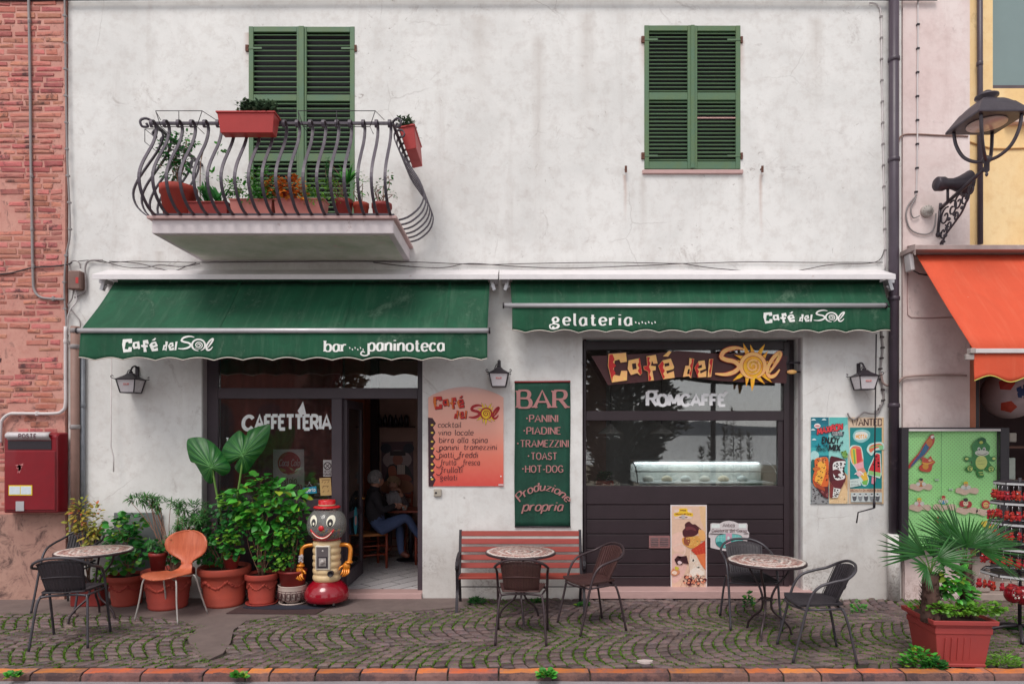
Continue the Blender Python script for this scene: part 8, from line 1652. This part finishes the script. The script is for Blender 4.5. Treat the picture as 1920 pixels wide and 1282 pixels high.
t = bpot(677, 15, 382, 'small terracotta pot with a few green leaves near the right end of the balcony', mt=TC); bush(t, [(664,358,20,16,60),(680,345,12,20,30)], ybp, L_BR, .05, 'narrow', 51, wid=1.4, base=(X(677, ybp), ybp, Z(384, ybp)))
t = bpot(716, 19, 383, 'red pot with a sparse twiggy plant at the right end of the balcony'); bush(t, [(712,355,10,20,26),(735,365,10,14,18),(728,330,8,14,14),(705,350,6,10,8)], ybp, L_DK, .034, 'ovate', 52, base=(X(716, ybp), ybp, Z(384, ybp))); bush(t, [(730,335,6,14,8),(706,345,5,5,4)], ybp, MATS['dry_leaf'], .03, 'ovate', 53)
# window boxes hung on the rail and empty wire holders
def rbox(label, x0, x1, y0, y1, z0, z1, foli, seed, axis=0):
    t = thing('window_box', label, 'planter', ((x0+x1)/2, (y0+y1)/2, z0), 'red window boxes on the balcony rail'); m = MB(); i_ = .022
    m.add([(x0+i_, y0+i_, z0), (x1-i_, y0+i_, z0), (x1-i_, y1-i_, z0), (x0+i_, y1-i_, z0), (x0, y0, z1), (x1, y0, z1), (x1, y1, z1), (x0, y1, z1)], [(0,3,2,1),(0,1,5,4),(1,2,6,5),(2,3,7,6),(3,0,4,7)]); m.build('box', PLR2, t, w=1, bev=.004)
    m = MB(); m.box(x0-.012, x1+.012, y0-.012, y1+.012, z1+.0005, z1+.018); m.build('rim', PLR2, t, w=1, bev=.004); m = MB(); m.box(x0+.01, x1-.01, y0+.01, y1-.01, z1+.0185, z1+.024); m.build('soil', SOIL, t, w=1)
    rs = random.Random(seed); m = MB()
    for _ in range(foli[4]):
        a = rs.random()*6.28; p = Vector((rs.uniform(foli[0], foli[1]), rs.uniform(foli[2], foli[3]), z1+.02+rs.random()**1.5*.10)); addleaf(m, p, (cos(a), sin(a)-.3, rs.uniform(0, 1.2)), rs.uniform(.03, .055), 'narrow', rs.random(), 0, 2.4)
    m.build('foliage', L_SUC, t, w=1, kind='stuff'); return t
PLR2 = pbr('window_box_red', c(176,52,50), .5, var=.12, stain=c(150,50,50)); yo_ = yb-.18; m_ = S(yo_)
bxt = rbox('long red window box hung outside the front balcony rail with grey-green succulents', X(407, yo_), X(514, yo_), yo_, yo_+.15, Z(247, yo_), Z(212, yo_), (X(445, yo_), X(512, yo_), yo_+.0, yo_+.14, 900), 3)
rbx = rbox('small red window box seen end-on at the right side rail of the balcony', rx1+.07, rx1+.22, -.80, -.30, Z(278, -.80), Z(238, -.80), (rx1+.06, rx1+.21, -.80, -.35, 560), 4); rbx.rotation_euler = (0, radians(-11), 0)
def wire(label, q, par=None):
    t = thing('wire_holder', label, 'plant holder', q[0][0], 'wire planter holders on the rail'); m = MB()
    for s_ in q: m.tube(s_, .004, n=4)
    m.build('wire', BLACK, t, w=1)
def holder(x0, x1, z1, label):
    yo2 = yb-.17; a = [(x0, ry, z1+.02), (x0+.05, yo2, z1+.02), (x1-.05, yo2, z1+.02), (x1, ry, z1+.02)]; lo = [(x0+.1, ry-.03, z1-.13), (x0+.1, yo2, z1-.13), (x1-.1, yo2, z1-.13), (x1-.1, ry-.03, z1-.13)]
    wire(label, [[Vector(v) for v in a], [Vector(v) for v in lo], [Vector(a[1]), Vector(lo[1])], [Vector(a[2]), Vector(lo[2])], [Vector(((x0+x1)/2, yo2, z1+.02)), Vector(((x0+x1)/2, yo2, z1-.13))]])
zr_ = zb+rh; holder(X(300, yb), X(404, yb), zr_, 'empty black wire planter holder on the left of the front balcony rail'); holder(X(560, yb), X(720, yb), zr_, 'empty black wire planter holder on the right of the front balcony rail')
wire('empty black wire holder on the left side rail of the balcony', [[Vector((rx0, -.85, zr_-.0)), Vector((rx0-.17, -.85, zr_)), Vector((rx0-.17, -.45, zr_)), Vector((rx0, -.45, zr_))], [Vector((rx0-.17, -.85, zr_)), Vector((rx0-.17, -.85, zr_-.13)), Vector((rx0-.17, -.45, zr_-.13)), Vector((rx0-.17, -.45, zr_))]])
